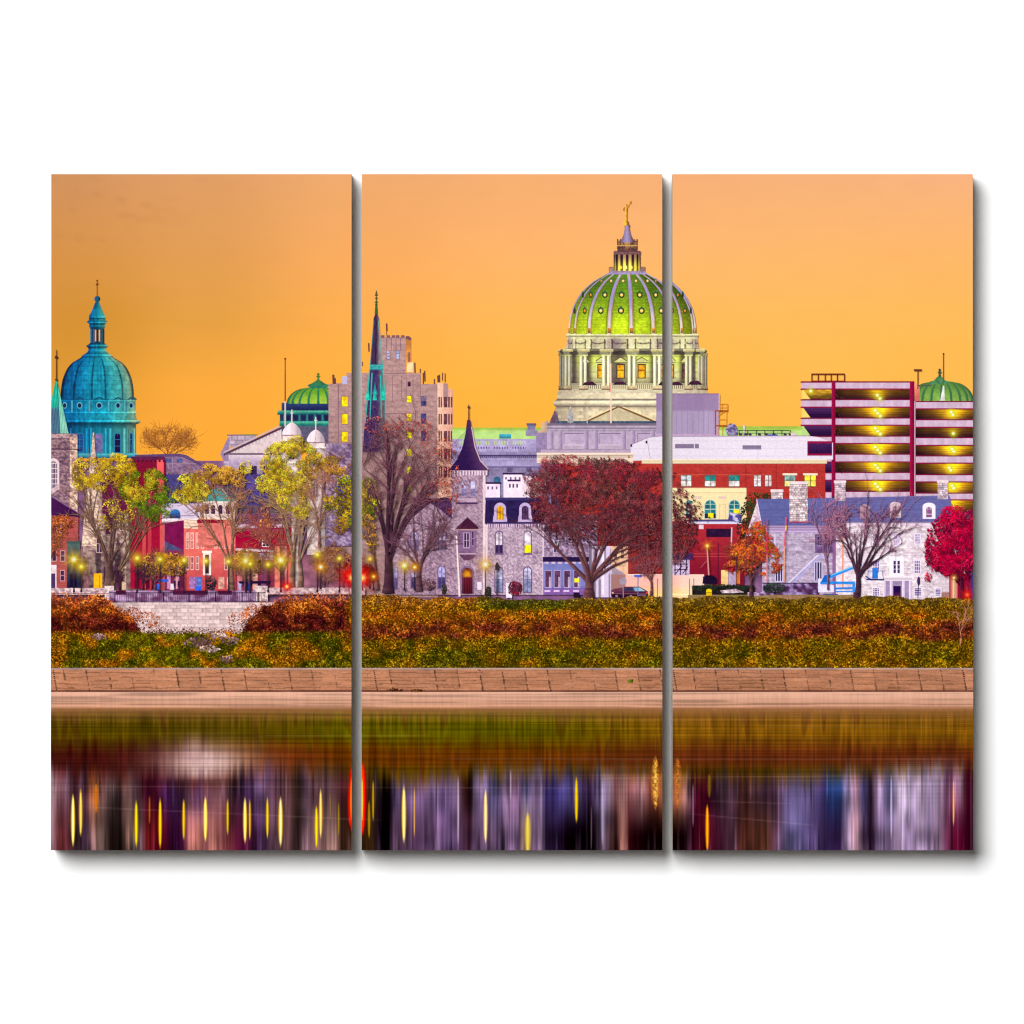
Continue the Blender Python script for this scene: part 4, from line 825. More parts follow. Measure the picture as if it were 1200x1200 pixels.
rect(rh, 276, 602, 341, 692, lambda X, Y: mix((150, 14, 44), (120, 46, 60), ss(645, 655, Y))*(1+.25*(fbm(X*.2, Y*.3, 4)-.5))[..., None], 1.6, 1.4)
rect(sub(rh, 'upper_wall'), 276, 602, 341, 617, noisy((110, 76, 104), .3, .2), 1.6, 1.6); line(rh, [(276, 617), (336, 616)], 4.6, (196, 170, 186)); line(rh, [(276, 621.6), (334, 621)], 1, (116, 90, 110)); line(rh, [(276, 644), (322, 646)], 3, (204, 180, 186)); window(rh, 307, 625.5, 316, 641, (40, 26, 44), (232, 214, 218), 2, 4, 1, .5, label='white framed sash window')
rect(sub(rh, 'porch_band'), 276, 648, 320, 656, noisy((150, 132, 150), .2, .2)); fill(sub(rh, 'dark_awning', 'dark awning'), [(280, 681), (318, 681), (315, 687), (282, 687)], flat((40, 22, 50)), 2, 2)
for x, c in ((278, (176, 96, 90)), (286, (150, 104, 130)), (296, (206, 150, 130)), (306, (110, 60, 80)), (322, (200, 110, 90)), (330, (180, 110, 110))): rect(sub(rh, 'ground_floor_bay'), x, 660 if x < 320 else 640, x+6, 691, noisy(c, .4, .25), 1.4, 1.8)
rect(sub(rh, 'salmon_pier'), 338, 650, 343, 690, noisy((216, 96, 84), .15)); 
ww = part('white_wall', 'pale stone wall and bluish bay behind the small brown trees', 'print_stone')
rect(ww, 382, 520, 412, 640, rubble((150, 128, 150), (96, 80, 110), .3, .4), 2, 2); rect(sub(ww, 'shaded_bay'), 396, 560, 412, 620, noisy((60, 56, 110), .35, .12), 2, 2); rect(sub(ww, 'low_wall'), 352, 650, 412, 692, noisy((128, 84, 96), .45, .12), 2, 2)


for x, w, c in ((99, 5, (120, 84, 80)), (122, 3, (60, 40, 50)), (134, 6, (70, 44, 50)), (143, 5, (206, 170, 140))): rect(sub(gc, 'ground_floor_bay'), x, 664, x+w, 691, noisy(c, .4, .3), 1.2, 1.6)
for x, w, c in ((171.5, 4, (84, 14, 34)), (178, 4, (60, 12, 34)), (158, 5, (96, 20, 40))): rect(sub(rt, 'dark_bay'), x, 650, x+w, 690, noisy(c, .35, .3), 1.2, 1.6)
rect(sub(rt, 'white_panel'), 199, 684, 205, 691, noisy((226, 200, 210), .12)); rect(sub(rt, 'lilac_doorway'), 196, 668, 200, 690, noisy((180, 130, 160), .2)); rect(sub(rt, 'lilac_doorway'), 206, 664, 210, 690, noisy((196, 140, 150), .2))
for x, y, w, h, lab in ((185.6, 678.8, 12, 3, 'blue banner sign under the low olive tree'), (183.8, 684, 4, 7, 'small blue upright sign below the blue banner'), (229, 687, 7, 5, 'bright blue patch of signboard before the red terrace')):
    bsg = part('blue_sign', lab, 'print_paint'); rect(bsg, x, y, x+w, y+h, noisy((46, 92, 200), .3, .5), .9, .9)
for x, lab in ((209.5, 'dark figure walking by the olive tree'), (205, 'dark figure beside the lilac doorway'), (281, 'pale blue clothed figure near the forked trunk')):
    pn = part('person', lab, 'print_paint'); c = (46, 30, 50) if x < 250 else (150, 170, 220)
    fill(pn, [(x-1.4, 684), (x-1.2, 681), (x, 680.2), (x+1.2, 681), (x+1.4, 685), (x+1, 692), (x+.2, 692), (x, 687), (x-.3, 692), (x-1.1, 692)], noisy(c, .25, .8), .6, .8); fill(pn, ell(x, 679.1, .9, 1.1), (150, 110, 96))
pvl = part('dark_kiosk', 'dark canopy and blue post behind the railing', 'print_paint'); fill(pvl, [(279, 681), (317, 680.6), (316, 684), (281, 684)], flat((34, 20, 44)), 2, 1); rect(sub(pvl, 'blue_post', 'blue post'), 286.5, 678, 294, 692, noisy((40, 56, 130), .4, .4)); 
bb = part('dark_shrub', 'dark blue green shrub before the white door surround', 'print_leaf'); leaves(bb, [(248, 684, 6, 9)], 260, [(30, 44, 44), (44, 60, 50), (26, 30, 46)], .6, 1.2, gap=.2)
wc = part('pale_car', 'pale car behind the railing below the olive tree', 'print_paint'); fill(wc, [(192, 702), (194, 698.6), (201, 698), (205, 695.6), (215, 695.6), (220, 698.6), (226, 699.6), (227, 703), (192, 703)], noisy((176, 160, 196), .25, .4), 1, 1); fill(sub(wc, 'window', None, 'print_glass'), [(203, 698.4), (206, 696.4), (214, 696.4), (217, 698.6)], flat((84, 76, 110)), 1, 1)
# =========================================================== PANEL 2 street front
off(0)
bw = part('white_gabled_house', 'white house with crenelled gable and chimneys behind the mansion roof', 'print_stone')
rect(bw, 569, 565, 586, 586, noisy((232, 208, 224), .08, .3), 1.6, 1.6); rect(bw, 590, 556, 612, 584, noisy((236, 214, 226), .08, .3), 1.6, 1.6); rect(bw, 612, 558, 640, 584, noisy((226, 200, 210), .12, .3), 1.6, 1.6)
for x0, x1, y in ((568, 587, 565), (589, 614, 554), (594.6, 610, 562)): rect(sub(bw, 'dark_eave'), x0, y, x1, y+2.2, flat((50, 34, 66)))
for x in (571, 576, 581, 592, 597.5, 603, 608): rect(sub(bw, 'dark_notch'), x, 570 if x < 585 else 559, x+2, 573.5 if x < 585 else 562, flat((120, 94, 130)))
for x in (596.5, 600.5, 605): rect(sub(bw, 'dark_notch'), x, 567, x+2, 571.5, flat((90, 66, 104)))
ms = part('stone_mansion', 'grey stone mansion with pointed turret, mansard roof and arched windows', 'print_stone')
mst = rubble((182, 160, 172), (146, 122, 138), .7, .30); mst_d = rubble((166, 138, 150), (126, 100, 116), .7, .3)
rect(ms, 567, 614, 637.5, 697, mst, 1.1, 1.1)
lw = sub(ms, 'left_wing', 'gabled left wing in shadow'); fill(lw, [(459, 697), (459, 640), (478, 606), (504, 588), (528, 604), (538, 610), (538, 697)], mst_d, 1.2, 1.2)
rfl = sub(ms, 'wing_roof', 'dark purple slate roof of the left wing'); fill(rfl, [(486, 586), (526, 583), (530, 592), (540, 610), (530, 609), (512, 594), (504, 590), (494, 598), (476, 612), (470, 612)], noisy((70, 46, 72), .3, .3), 1.2, 1.2); line(rfl, [(486, 585.6), (530, 584.6)], 2, (44, 38, 74)); line(rfl, [(504, 590), (530, 609.4), (540, 610)], 1.2, (150, 126, 156))
for x, y in ((513.4, 622), (481, 622)): window(ms, x, y, x+9.6, y+23, (124, 110, 140), (90, 74, 104), 2, 2, 1, .6, top=(170, 156, 186), arched=True, name='arched_window')
for x, y in ((512.6, 663), (481, 663), (461.5, 664)): window(ms, x, y, x+(10 if x > 470 else 5), y+27, (66, 60, 96), (104, 88, 120), 2, 2, 1, .7, top=(160, 154, 196), arched=True, name='arched_window')
tw = sub(ms, 'turret', 'square stone turret'); rect(tw, 529.5, 550, 569, 697, rubble((166, 140, 152), (130, 106, 122), .7, .3), 1.1, 1.1)
rect(sub(ms, 'turret_quoin', 'sunlit edge of the turret'), 565.8, 553, 569, 697, noisy((216, 190, 190), .15), 1, 3)
rect(sub(ms, 'bracket_frieze', 'white bracketed frieze under the turret roof'), 530, 550, 572, 557, lambda X, Y: mix((214, 190, 200), (110, 82, 110), ((X % 3.4) < 1.3)*ss(551, 553, Y)), .7, 1)
fill(sub(ms, 'turret_roof', 'steep flared dark slate turret roof'), [(547.4, 492), (551, 492), (553.5, 508), (557, 525), (563, 540), (571.6, 549), (573, 551.4), (526, 551.4), (528, 548), (536, 538), (542, 524), (545.5, 508)], lambda X, Y: mix((40, 26, 62), (78, 52, 84), ss(540, 562, X-.25*(Y-520)))*(.85+.3*fbm(X*.5, Y*.7, 4))[..., None], .8, 1)
line(ms, [(552.6, 500), (556.8, 524), (563, 540), (572.4, 550)], 1.2, (196, 170, 170)); fi = sub(ms, 'finial', None, 'print_metal'); line(fi, [(549.2, 474), (549.2, 493)], .8, (96, 60, 40), 1.3); fill(fi, [(547.4, 477), (549.2, 475.4), (551, 477), (549.2, 479.8)], flat((84, 56, 50)))
for x in (540.4, 550.8): window(ms, x, 563, x+6.8, 582.5, (120, 118, 160), (150, 128, 156), 2, 2, 1, .6, top=(180, 176, 210), arched=True, name='arched_window')
bc = sub(ms, 'balcony_ledge'); rect(bc, 534.6, 588.6, 559.5, 590.8, flat((70, 46, 74))); rect(bc, 538, 590.8, 556, 592.6, noisy((140, 112, 130), .2)); rect(bc, 536, 584, 558, 588.6, noisy((180, 154, 170), .12))
orl = sub(ms, 'oriel', 'small roofed oriel bay'); rect(orl, 537, 619, 558.4, 650, noisy((122, 94, 122), .2, .3), 1.2, 1.2); fill(orl, [(548, 606), (550, 608), (560, 617), (561, 620), (534, 620), (536, 617), (546, 608)], noisy((64, 30, 46), .25, .5), 1, 1); rect(orl, 535, 620, 560, 621.4, flat((180, 140, 130))); fill(orl, [(538, 650), (558, 650), (555, 654), (549, 657), (543, 656)], noisy((92, 62, 80), .2), 1, 1); line(orl, [(537, 649), (558, 649)], 1.2, (190, 160, 170))
window(ms, 543, 624, 550.6, 642.5, (50, 34, 56), (176, 150, 176), 2, 2, 1, .7, name='oriel_window'); window(ms, 552.6, 622, 555.6, 640, (60, 44, 70), (160, 134, 160), 1, 2, .7, .6, name='oriel_window')
dr = sub(ms, 'arched_door', 'dark red arched door with glowing fanlight', 'print_wood'); fill(dr, arch(539.6, 663, 555.8, 696, 10, .95), noisy((116, 96, 124), .2), 1, 1); fill(dr, arch(541.6, 665.4, 553.8, 696, 10, .95), lambda X, Y: np.where(((Y < 676))[..., None], mix((214, 146, 30), (84, 30, 22), np.clip(np.hypot((X-547.7)*.9, Y-673)/6-.25+.5*(vn(X*.8, Y*.8, 3)-.4), 0, 1)), A((78, 26, 30))*(1+.4*(np.abs((X-541.6) % 3-1.5) < .5)-.25*ss(680, 694, Y))[..., None]), .6, .8)
ma = sub(ms, 'mansard_roof', 'dark navy mansard roof'); fill(ma, [(569, 586), (640, 586), (641, 614), (568, 614)], noisy((38, 32, 66), .3, .35), 1.3, 1.3); rect(ma, 568.5, 583, 641, 586.4, noisy((58, 54, 96), .15)); rect(ma, 568, 612.6, 641, 614, flat((70, 60, 96)))
rect(sub(ms, 'eave_brackets'), 569, 614, 639, 618, lambda X, Y: np.where(((X % 2.6) < 1)[..., None], A((92, 66, 96)), A((206, 180, 200))), .7, 1.2)
rect(sub(ms, 'corner_pilaster'), 569.4, 615, 571.4, 697, flat((220, 196, 204))); rect(sub(ms, 'corner_pilaster'), 635.6, 615, 637.6, 697, flat((206, 182, 200)))
for x, pc, lab in ((579, (246, 164, 24), 'amber lit arched dormer'), (608.4, (84, 62, 92), 'dark arched dormer')):
    dm = sub(ms, 'dormer', lab); fill(dm, arch(x, 589, x+14, 611, 10), noisy((182, 162, 196), .12), .8, .8); fill(dm, [(x-1.4, 611.6), (x-1, 606), (x+1, 600), (x+13, 600), (x+15, 606), (x+15.4, 611.6)], noisy((186, 164, 196), .15), .8, .8); fill(dm, arch(x+3, 592.6, x+11, 609), lambda X, Y, x=x, pc=pc: np.where(((np.abs(X-x-7) < .5) | (np.abs(X-x-3.4) < .5) | (np.abs(X-x-10.6) < .5) | (np.abs(Y-600) < .5))[..., None], A(pc)*.55, A(pc)*(.8+.35*vn(X*.5, Y*.5, 3))[..., None]), .5, .5, True)
for x, lo, lab in ((580, (46, 36, 66), None), (613.6, (255, 226, 20), 'arched window lit yellow below')):
    window(ms, x, 621.6, x+9.6, 649, lo, (92, 72, 108), 1 if lo[0] > 200 else 2, 1, 1.3, 1.4 if lo[0] < 100 else .6, top=(214, 196, 206), split=.62, arched=True, name='arched_window', label=lab)
for x in (579.4, 613): window(ms, x, 663.6, x+10.4, 694.6, (128, 134, 166), (88, 70, 106), 2, 2, 1.2, .8, top=(178, 174, 200), arched=True, name='arched_window')
for x in (580, 613.6): line(ms, [(x-.6, 649.6), (x+10.4, 649.6)], 1.2, (112, 88, 116))
# ---- shop row right of the mansion
sf = part('blue_shopfront', 'blue painted shopfront under a stone upper storey behind the red tree', 'print_stone')
rect(sf, 637.6, 604, 700, 654, rubble((160, 138, 158), (110, 88, 110), .42, .4), 1.4, 1.4); rect(sub(sf, 'front', 'blue grey painted front'), 636.6, 658, 692, 690, lambda X, Y: mix((112, 118, 172), (100, 78, 140), ss(686, 692, Y))*(1+.15*(fbm(X*.2, Y*.3, 3)-.5))[..., None], 1.6, 1.4)
rect(sub(sf, 'plinth', 'purple base'), 636.6, 690, 692, 697, noisy((124, 90, 150), .15)); rect(sub(sf, 'awning', 'dark navy awning'), 636, 652.6, 690, 658.4, noisy((34, 26, 56), .2))
for x in range(638, 688, 8): rect(sub(sf, 'valance_tab'), x, 658.4, x+4.6, 660.6, noisy((200, 170, 190), .15))
for x, tpc in ((638.4, None), (649.2, None), (660.6, None), (672, (255, 220, 40))):
    w = window(sf, x, 668, x+8, 689, (84, 56, 78), (176, 160, 200), 1, 1, .7, name='shop_window', label='shop window with a yellow light' if tpc else None)
    rect(w, x+5, 676, x+7, 688, noisy((184, 160, 180), .3)); 
    if tpc: rect(w, x+1, 677.6, x+6.6, 682.4, flat(tpc))
    rect(sub(sf, 'panel'), x-.4, 691.4, x+6.4, 693.6, flat((214, 186, 220)))
window(sf, 648, 633, 656, 648, (70, 60, 96), (190, 180, 206), 2, 2, .8, .6, top=(190, 196, 226)); rect(sub(sf, 'dark_bin'), 672, 694.4, 679.4, 700, flat((30, 22, 36)))
pw = part('white_gable_wall', 'pale lavender end wall and post right of the big red tree', 'print_stone'); rect(pw, 690, 640, 716.6, 700, lambda X, Y: A((206, 188, 214))*(1-.35*(vn(X*.35, Y*.02, 6) > .55))[..., None]*(1-.2*ss(700, 690, X))[..., None], 1, 2); rect(sub(pw, 'corner_post', 'white corner post'), 705, 646, 708, 697, noisy((236, 216, 228), .1))
bh = part('beige_house', 'beige house with small porch roof behind the parked car', 'print_stone'); rect(bh, 716, 640, 736, 692, lambda X, Y: mix((222, 176, 140), (150, 92, 76), ss(668, 690, Y))*(1+.2*(fbm(X*.3, Y*.2, 3)-.5))[..., None], 1.2, 1.2); fill(sub(bh, 'porch_roof', 'grey porch roof'), [(717, 664), (720, 664.6), (731, 671.6), (730, 673.6), (717, 673)], noisy((160, 142, 156), .2), 1, 1); line(bh, [(718, 681), (727, 674)], 1.4, (232, 214, 214))
for x in (719, 727): window(bh, x, 644, x+4.6, 655, (120, 84, 76), (232, 196, 150), 1, 2, .7, .5)
sw = part('salmon_wall', 'long low wall glowing salmon in street light', 'print_stone'); rect(sw, 716, 673, 813, 701, lambda X, Y: mix((238, 174, 158), (255, 190, 120), np.exp(-((X-772)/26)**2-((Y-696)/8)**2))*(1+.05*(fbm(X*.1, Y*.2, 3)-.5)-.35*(X < 733)+.12*ss(776, 790, X))[..., None], 1.8, 1.4); line(sw, [(776, 696.6), (812, 697)], 1.4, (255, 226, 170)); line(sw, [(735, 673.4), (796, 673.4)], 1.2, (255, 214, 190)); line(sw, [(758, 696.6), (776, 696.6)], 1.2, (255, 206, 110))
for x in (770.4, 796, 801): line(sub(sw, 'wall_joint'), [(x, 678), (x, 700)], .9, (150, 76, 60))
gt = part('iron_gate', 'dark timber framed opening with pale panels beside the salmon wall', 'print_metal'); rect(gt, 776, 652, 796, 674, noisy((190, 168, 196), .2, .3), 1.4, 1.4); fill(sub(gt, 'roof'), [(772, 656), (776, 648), (800, 648), (799, 656)], noisy((60, 44, 84), .2), 1.4, 1.4)
for p in ([(779, 652), (779, 674)], [(786, 656), (785, 674)], [(792.4, 656), (791.6, 674)], [(777, 661), (794, 661)], [(777, 668), (794, 667)], [(780, 672), (787, 663)], [(788, 672), (794, 664)]): line(gt, p, 1.2, (40, 22, 40))

# =========================================================== PANEL 3 street front (photo x)
off(-12)
ev = part('evergreen_tree', 'dark evergreen beside the blue roofed stone house', 'print_leaf'); leaves(ev, [(888, 590, 15, 12), (878, 600, 11, 14), (900, 586, 9, 9), (872, 620, 8, 12), (890, 604, 14, 12)], 900, [(40, 52, 20), (58, 70, 28), (28, 34, 22), (84, 80, 34)], .8, 1.7, gap=.2)
ha = part('stone_house', 'lavender stone house with blue slate roof and tall rubble chimney', 'print_stone')
rect(ha, 893, 624, 990, 700, mulsh(stone((184, 168, 188), 3.2, 2.1, .1, .88, 6, (146, 124, 158)), lambda X, Y: 1-.1*ss(680, 700, Y)), 1.4, 1.2)
ga = sub(ha, 'gable_end', 'pale stone gable end'); fill(ga, [(887, 588), (892, 600), (892, 628), (874, 628), (879, 612)], rubble((216, 190, 200), (170, 140, 160), .4, .3), 1.1, 1.1)
rf = sub(ha, 'roof', 'blue slate roof'); fill(rf, [(886.4, 584.6), (985, 584.6), (992, 616), (893, 616), (888, 592)], lambda X, Y: A((84, 92, 138))*(1+.22*(fbm(X*.3, Y*.7, 4)-.5)+.1*(np.sin(Y*2.4) > .6))[..., None], 1.4, 1); line(rf, [(886.6, 585), (892.4, 615)], 1, (216, 200, 220))
rect(sub(ha, 'eave_board', 'lavender eave board'), 891, 615.6, 990, 624, lambda X, Y: A((178, 152, 190))*np.interp(Y, [615.6, 617, 618, 620, 621, 622, 624], [.7, 1.0, .72, 1.1, .6, 1.15, .95])[..., None], 2, .7)
rect(sub(ha, 'red_flashing'), 925, 610, 948, 612.6, flat((150, 46, 76)))
for x0, x1, y0, y1, lab in ((925, 946.4, 564.6, 611, 'tall pale rubble chimney'), (903.6, 917.2, 574, 584.6, 'short rubble chimney')):
    c = sub(ha, 'chimney', lab); rect(c, x0, y0, x1, y1, stone((216, 196, 196), 3.6, 2.5, .2, .66, 5, (150, 116, 118)), .7, .7); rect(c, x0-.7, y0-.5, x1+.7, y0+2.6, noisy((226, 206, 206), .15, .5), 1, 1)
pg = sub(ha, 'porch_gable', 'sloping white edged porch roof'); fill(pg, [(924, 684), (958, 651), (962, 650), (972, 654), (972, 657), (961, 653.4), (930, 684)], noisy((168, 160, 200), .15), 1, 1); line(pg, [(924, 683), (959, 650)], 1, (226, 216, 232)); rect(sub(ha, 'shaded_upper_wall'), 955, 626, 978, 648, noisy((104, 82, 118), .35, .2), 1.6, 1.6)
for x, y0, y1 in ((908, 660, 682), (954, 658, 681)):
    window(ha, x, y0, x+9.6, y1, (46, 36, 66), (198, 188, 222), 3, 1, .9, 1.0, name='tall_window')
window(ha, 957, 628, 964, 640, (60, 50, 84), (150, 134, 170), 2, 2, .7, .5)
rect(sub(ha, 'garden_wall', 'dark shaded garden wall'), 894, 683, 960, 697, rubble((70, 44, 72), (140, 120, 160), .22, .4), 1.4, 1.2); line(ha, [(893, 683.4), (958, 683.4)], 1.1, (40, 28, 56)); line(ha, [(908, 626), (908, 650)], 1.4, (206, 196, 226)); rect(sub(ha, 'white_gatepost', 'white gate post'), 958.6, 678, 962.4, 694, noisy((222, 212, 232), .1))
hb = part('white_stone_house', 'pale stone house with blue roof, white dormers and columned white porch', 'print_stone')
rect(hb, 976, 613, 1132, 703, lambda X, Y: stone((226, 209, 215), 3.2, 2.1, .08, .9, 3, (180, 154, 170))(X, Y)*(1.02-.08*ss(1060, 1120, X)-.06*ss(690, 703, Y))[..., None], 1.1, 1)
rf = sub(hb, 'roof', 'blue slate roof'); fill(rf, [(945, 584), (1112, 580.6), (1117, 600), (1118, 612.6), (960, 612.6)], lambda X, Y: A((92, 95, 142))*(1+.22*(fbm(X*.3, Y*.7, 6)-.5)+.08*(np.sin(Y*2.4) > .6))[..., None], 1.4, 1)
rect(sub(hb, 'cornice', 'white cornice'), 976, 612, 1120, 616, lambda X, Y: A((228, 206, 222))*np.interp(Y, [612, 612.8, 613.6, 616], [.62, .7, 1.05, .95])[..., None], 3, .7)
for x0, x1, y0, y1 in ((978, 990.6, 563.6, 587), (1098.6, 1110.6, 563, 585)):
    c = sub(hb, 'chimney', 'pale rubble chimney'); rect(c, x0, y0, x1, y1, stone((208, 186, 194), 3.2, 2.4, .2, .68, 8, (160, 128, 140)), .7, .7); rect(c, x0-.8, y0-.6, x1+.8, y0+2.6, noisy((226, 206, 210), .12, .5), 1, 1)
for x0, x1, y0, y1, tc in ((1007.6, 1019, 591, 607.5, (176, 140, 150)), (1042.6, 1055.6, 588, 606.6, (222, 196, 200)), (1081, 1096, 589, 608, (242, 222, 232))):
    dm = sub(hb, 'dormer', 'white arched dormer'); fill(dm, arch(x0, y0, x1, y1, 10, .6), flat(tc), .8, .8); window(hb, x0+3.6, y0+4.4, x1-3.6, y1-1.2, (128, 84, 116), tc, 3, 3, .5, .5, arched=True, name='dormer_window')
for x0, y0, x1, y1 in ((1022, 688, 1031, 699), (1070.6, 688, 1080.4, 699), (1095, 688.6, 1103, 699), (1070.6, 656, 1079, 672.4), (1022, 656, 1031, 672), (1022, 625, 1031, 640), (1046, 625, 1055, 640), (1071, 625, 1079, 638), (1096, 656, 1104, 671)): window(hb, x0, y0, x1, y1, (126, 110, 150) if y0 > 640 else (180, 160, 190), (230, 216, 232), 3, 4, 1, .5)
po = sub(hb, 'porch', 'white columned porch'); rect(po, 1035, 675, 1068.6, 680.6, lambda X, Y: A((232, 216, 226))*np.interp(Y, [675, 677, 678, 680.6], [1.05, .95, .8, 1.0])[..., None], 2, .7); rect(po, 1037, 680.6, 1067, 702, noisy((150, 130, 160), .15, .3), 1.4, 1.4)
for x in (1034.6, 1042.6, 1057, 1065): rect(sub(hb, 'porch_column', 'white porch column'), x, 680.6, x+3.4, 702.4, hgrad((236, 222, 232), (186, 166, 196), x, x+3.4, .06), 1, 3)
dd = sub(hb, 'dark_door', 'dark doorway', 'print_wood'); rect(dd, 1046.6, 686.6, 1055.4, 701.6, vgrad((30, 16, 60), (110, 44, 60), 692, 702, .2), 1, 1.2)
pb = sub(hb, 'palladian_frame', 'white framed balcony window'); rect(pb, 1042, 652, 1059, 675, noisy((238, 226, 236), .05)); 
for x in (1046.4, 1051): window(hb, x, 657, x+3.8, 672, (56, 44, 74), (226, 214, 228), 1, 3, .5, .6)
line(sub(hb, 'copper_downpipe', 'orange copper downpipe', 'print_metal'), [(987.6, 620), (987.4, 690)], 1.8, (222, 140, 110)); rect(sub(hb, 'corner_strip'), 975.4, 618, 979.4, 700, noisy((128, 90, 130), .25, .2), 1, 2)
fill(sub(hb, 'side_sign', 'dark leaf shaped sign on a post', 'print_metal'), ell(1076.4, 681, 1.9, 5.4), (60, 44, 84)); line(hb, [(1076, 686), (1075.4, 701)], 1, (50, 34, 66))
rect(sub(hb, 'stone_planter', 'brown stone planter'), 1103, 694, 1117.6, 702, noisy((150, 110, 96), .25, .5), 1, 1); rect(sub(hb, 'lit_doorpost', 'orange lit post'), 1112, 672, 1123, 701, lambda X, Y: mix((255, 206, 150), (150, 60, 60), np.clip(np.abs(X-1118)/5, 0, 1)), 1, 2)
rect(part('red_panel', 'dark crimson wall and blue post under the crimson tree at the right edge', 'print_stone'), 1122, 672, 1142, 702, lambda X, Y: mix((130, 20, 40), (60, 50, 110), ss(1136.4, 1138, X)), 1.2, 2)

# =========================================================== small street things
lf = part('boom_lift', 'bright blue boom lift with raised arm and work basket', 'print_paint'); off(-12)
BL = (36, 132, 214)
rect(lf, 961, 681.4, 1001.6, 684.4, noisy(BL, .15)); line(lf, [(962, 690), (1001, 689)], 2.4, (40, 120, 200)); line(lf, [(978, 693), (1002, 693.4)], 1.6, (60, 130, 206)); rect(lf, 998.6, 682, 1002, 694, noisy((50, 140, 220), .2))
ar = sub(lf, 'boom_arm', 'raised blue arm'); line(ar, [(964.4, 679), (998, 665.6), (1010, 661.4)], 3.6, (38, 136, 216), 3); line(ar, [(966, 677), (1010, 660)], .9, (120, 190, 240)); fill(ar, [(962, 682), (966, 674), (974, 673), (970, 682)], flat((20, 96, 176)), 1, 1)
bk = sub(lf, 'work_basket', 'blue basket at the arm end'); rect(bk, 1022, 665.6, 1028.6, 678, noisy((30, 110, 190), .25, .4)); line(bk, [(1015, 679), (1036, 679.4)], 1.8, (30, 40, 80)); line(bk, [(1017, 668), (1017, 679)], .8, (50, 90, 160)); line(bk, [(1034, 669), (1035, 679)], .8, (70, 80, 130)); line(bk, [(1017, 669), (1036, 669)], .7, (70, 110, 180)); line(bk, [(1014, 675), (1022, 680)], 1.4, (20, 50, 110))
rect(sub(lf, 'white_cabinet', 'white machine housing'), 959, 685.6, 977, 694, noisy((214, 206, 232), .12)); rect(sub(lf, 'chassis', 'dark blue base'), 964, 696, 982, 701, noisy((24, 70, 150), .3, .4))
for x in (967, 980, 998): fill(sub(lf, 'wheel', None, 'print_metal'), ell(x, 699.4, 3, 2.8), (34, 30, 50))
off(0)
car = part('parked_car', 'dark maroon saloon car parked by the salmon wall', 'print_paint')
fill(car, [(716, 692), (719, 690), (727, 689), (733, 687.4), (749, 687.4), (754, 690), (759, 693), (760, 698), (758, 700.6), (717, 700.6), (716, 697)], lambda X, Y: mix((96, 54, 66), (44, 16, 30), ss(691, 698, Y))*(1+.3*(vn(X*.3, Y*.6, 3)-.5))[..., None], .8, .8)
gl = sub(car, 'side_window', 'dark side windows', 'print_glass'); fill(gl, [(729, 692.6), (735, 688.4), (741, 688.2), (742, 692.6)], noisy((38, 50, 70), .3, .5), .7, .7); rect(gl, 735.4, 688.6, 736.2, 692.6, flat((70, 40, 50)))
fill(sub(car, 'windscreen', 'pale blue reflecting windscreen', 'print_glass'), [(742, 688.4), (749, 688.4), (756, 692.6), (744, 692.8)], hgrad((110, 150, 176), (150, 196, 206), 742, 756, .15), .7, .7)
for x in (722.6, 739.2):
    w = sub(car, 'wheel'); fill(w, ell(x, 698.6, 2.9, 2.9), (24, 14, 22)); fill(w, ell(x, 698.6, 1.6, 1.6), (130, 110, 124))
for x, c in ((758, (236, 60, 60)), (718, (220, 180, 150))): fill(sub(car, 'light', None, 'print_lamp'), ell(x, 694.6, 1.2, .8), c)
line(car, [(717, 695.6), (759, 696)], .5, (140, 96, 104)); line(car, [(748, 697.4), (757, 697.4)], 1.3, (110, 90, 110))
rs = part('round_sign', 'grey back of a round road sign on a thin post', 'print_metal'); fill(rs, [(730+4.4*math.cos(a), 681+4.4*math.sin(a)) for a in [math.pi/8+k*math.pi/4 for k in range(8)]], noisy((150, 138, 150), .12), .8, .8); line(sub(rs, 'post'), [(730, 685), (730.4, 701)], 1, (150, 130, 140))
bs = part('street_name_sign', 'blue street name blade on a pole above the parked car', 'print_metal'); rect(bs, 743, 673.6, 752, 676, noisy((50, 100, 210), .12)); line(sub(bs, 'post'), [(747.6, 676), (747.4, 700)], 1, (90, 100, 150))
off(-12)
bs = part('street_name_sign', 'blue street name blade on a pole above the yellow bin', 'print_metal'); rect(bs, 823.6, 675.4, 833, 678.4, noisy((44, 110, 214), .12)); line(sub(bs, 'post'), [(827.4, 678), (827.4, 702)], 1, (70, 80, 120))
hg = part('clipped_hedge', 'low dark green clipped hedge behind the yellow bin', 'print_leaf', 'stuff'); rect(hg, 811, 686, 884, 697, noisy((26, 30, 22), .5, .5), 1.4, 1.2); leaves(hg, [(848, 689, 37, 4)], 500, [(48, 66, 30), (36, 50, 30), (64, 74, 40)], .6, 1.2, gap=.2)
gv = part('paved_verge', 'pale lit kerb and grass verge behind the hedge', 'print_stone'); rect(gv, 806, 697, 1000, 704, lambda X, Y: mix((120, 110, 50), (150, 112, 84), vn(X*.1, Y*.6, 4))*(1+.3*(vn(X*.7, Y*.9, 2)-.5))[..., None], 1.4, 1); fill(gv, [(844, 692), (862, 690), (872, 694), (860, 695), (846, 695)], rubble((214, 190, 190), (120, 90, 110), .5), .8, .8); rect(gv, 876, 694, 895, 698, rubble((176, 150, 180), (90, 66, 96), .4), 1, 1)
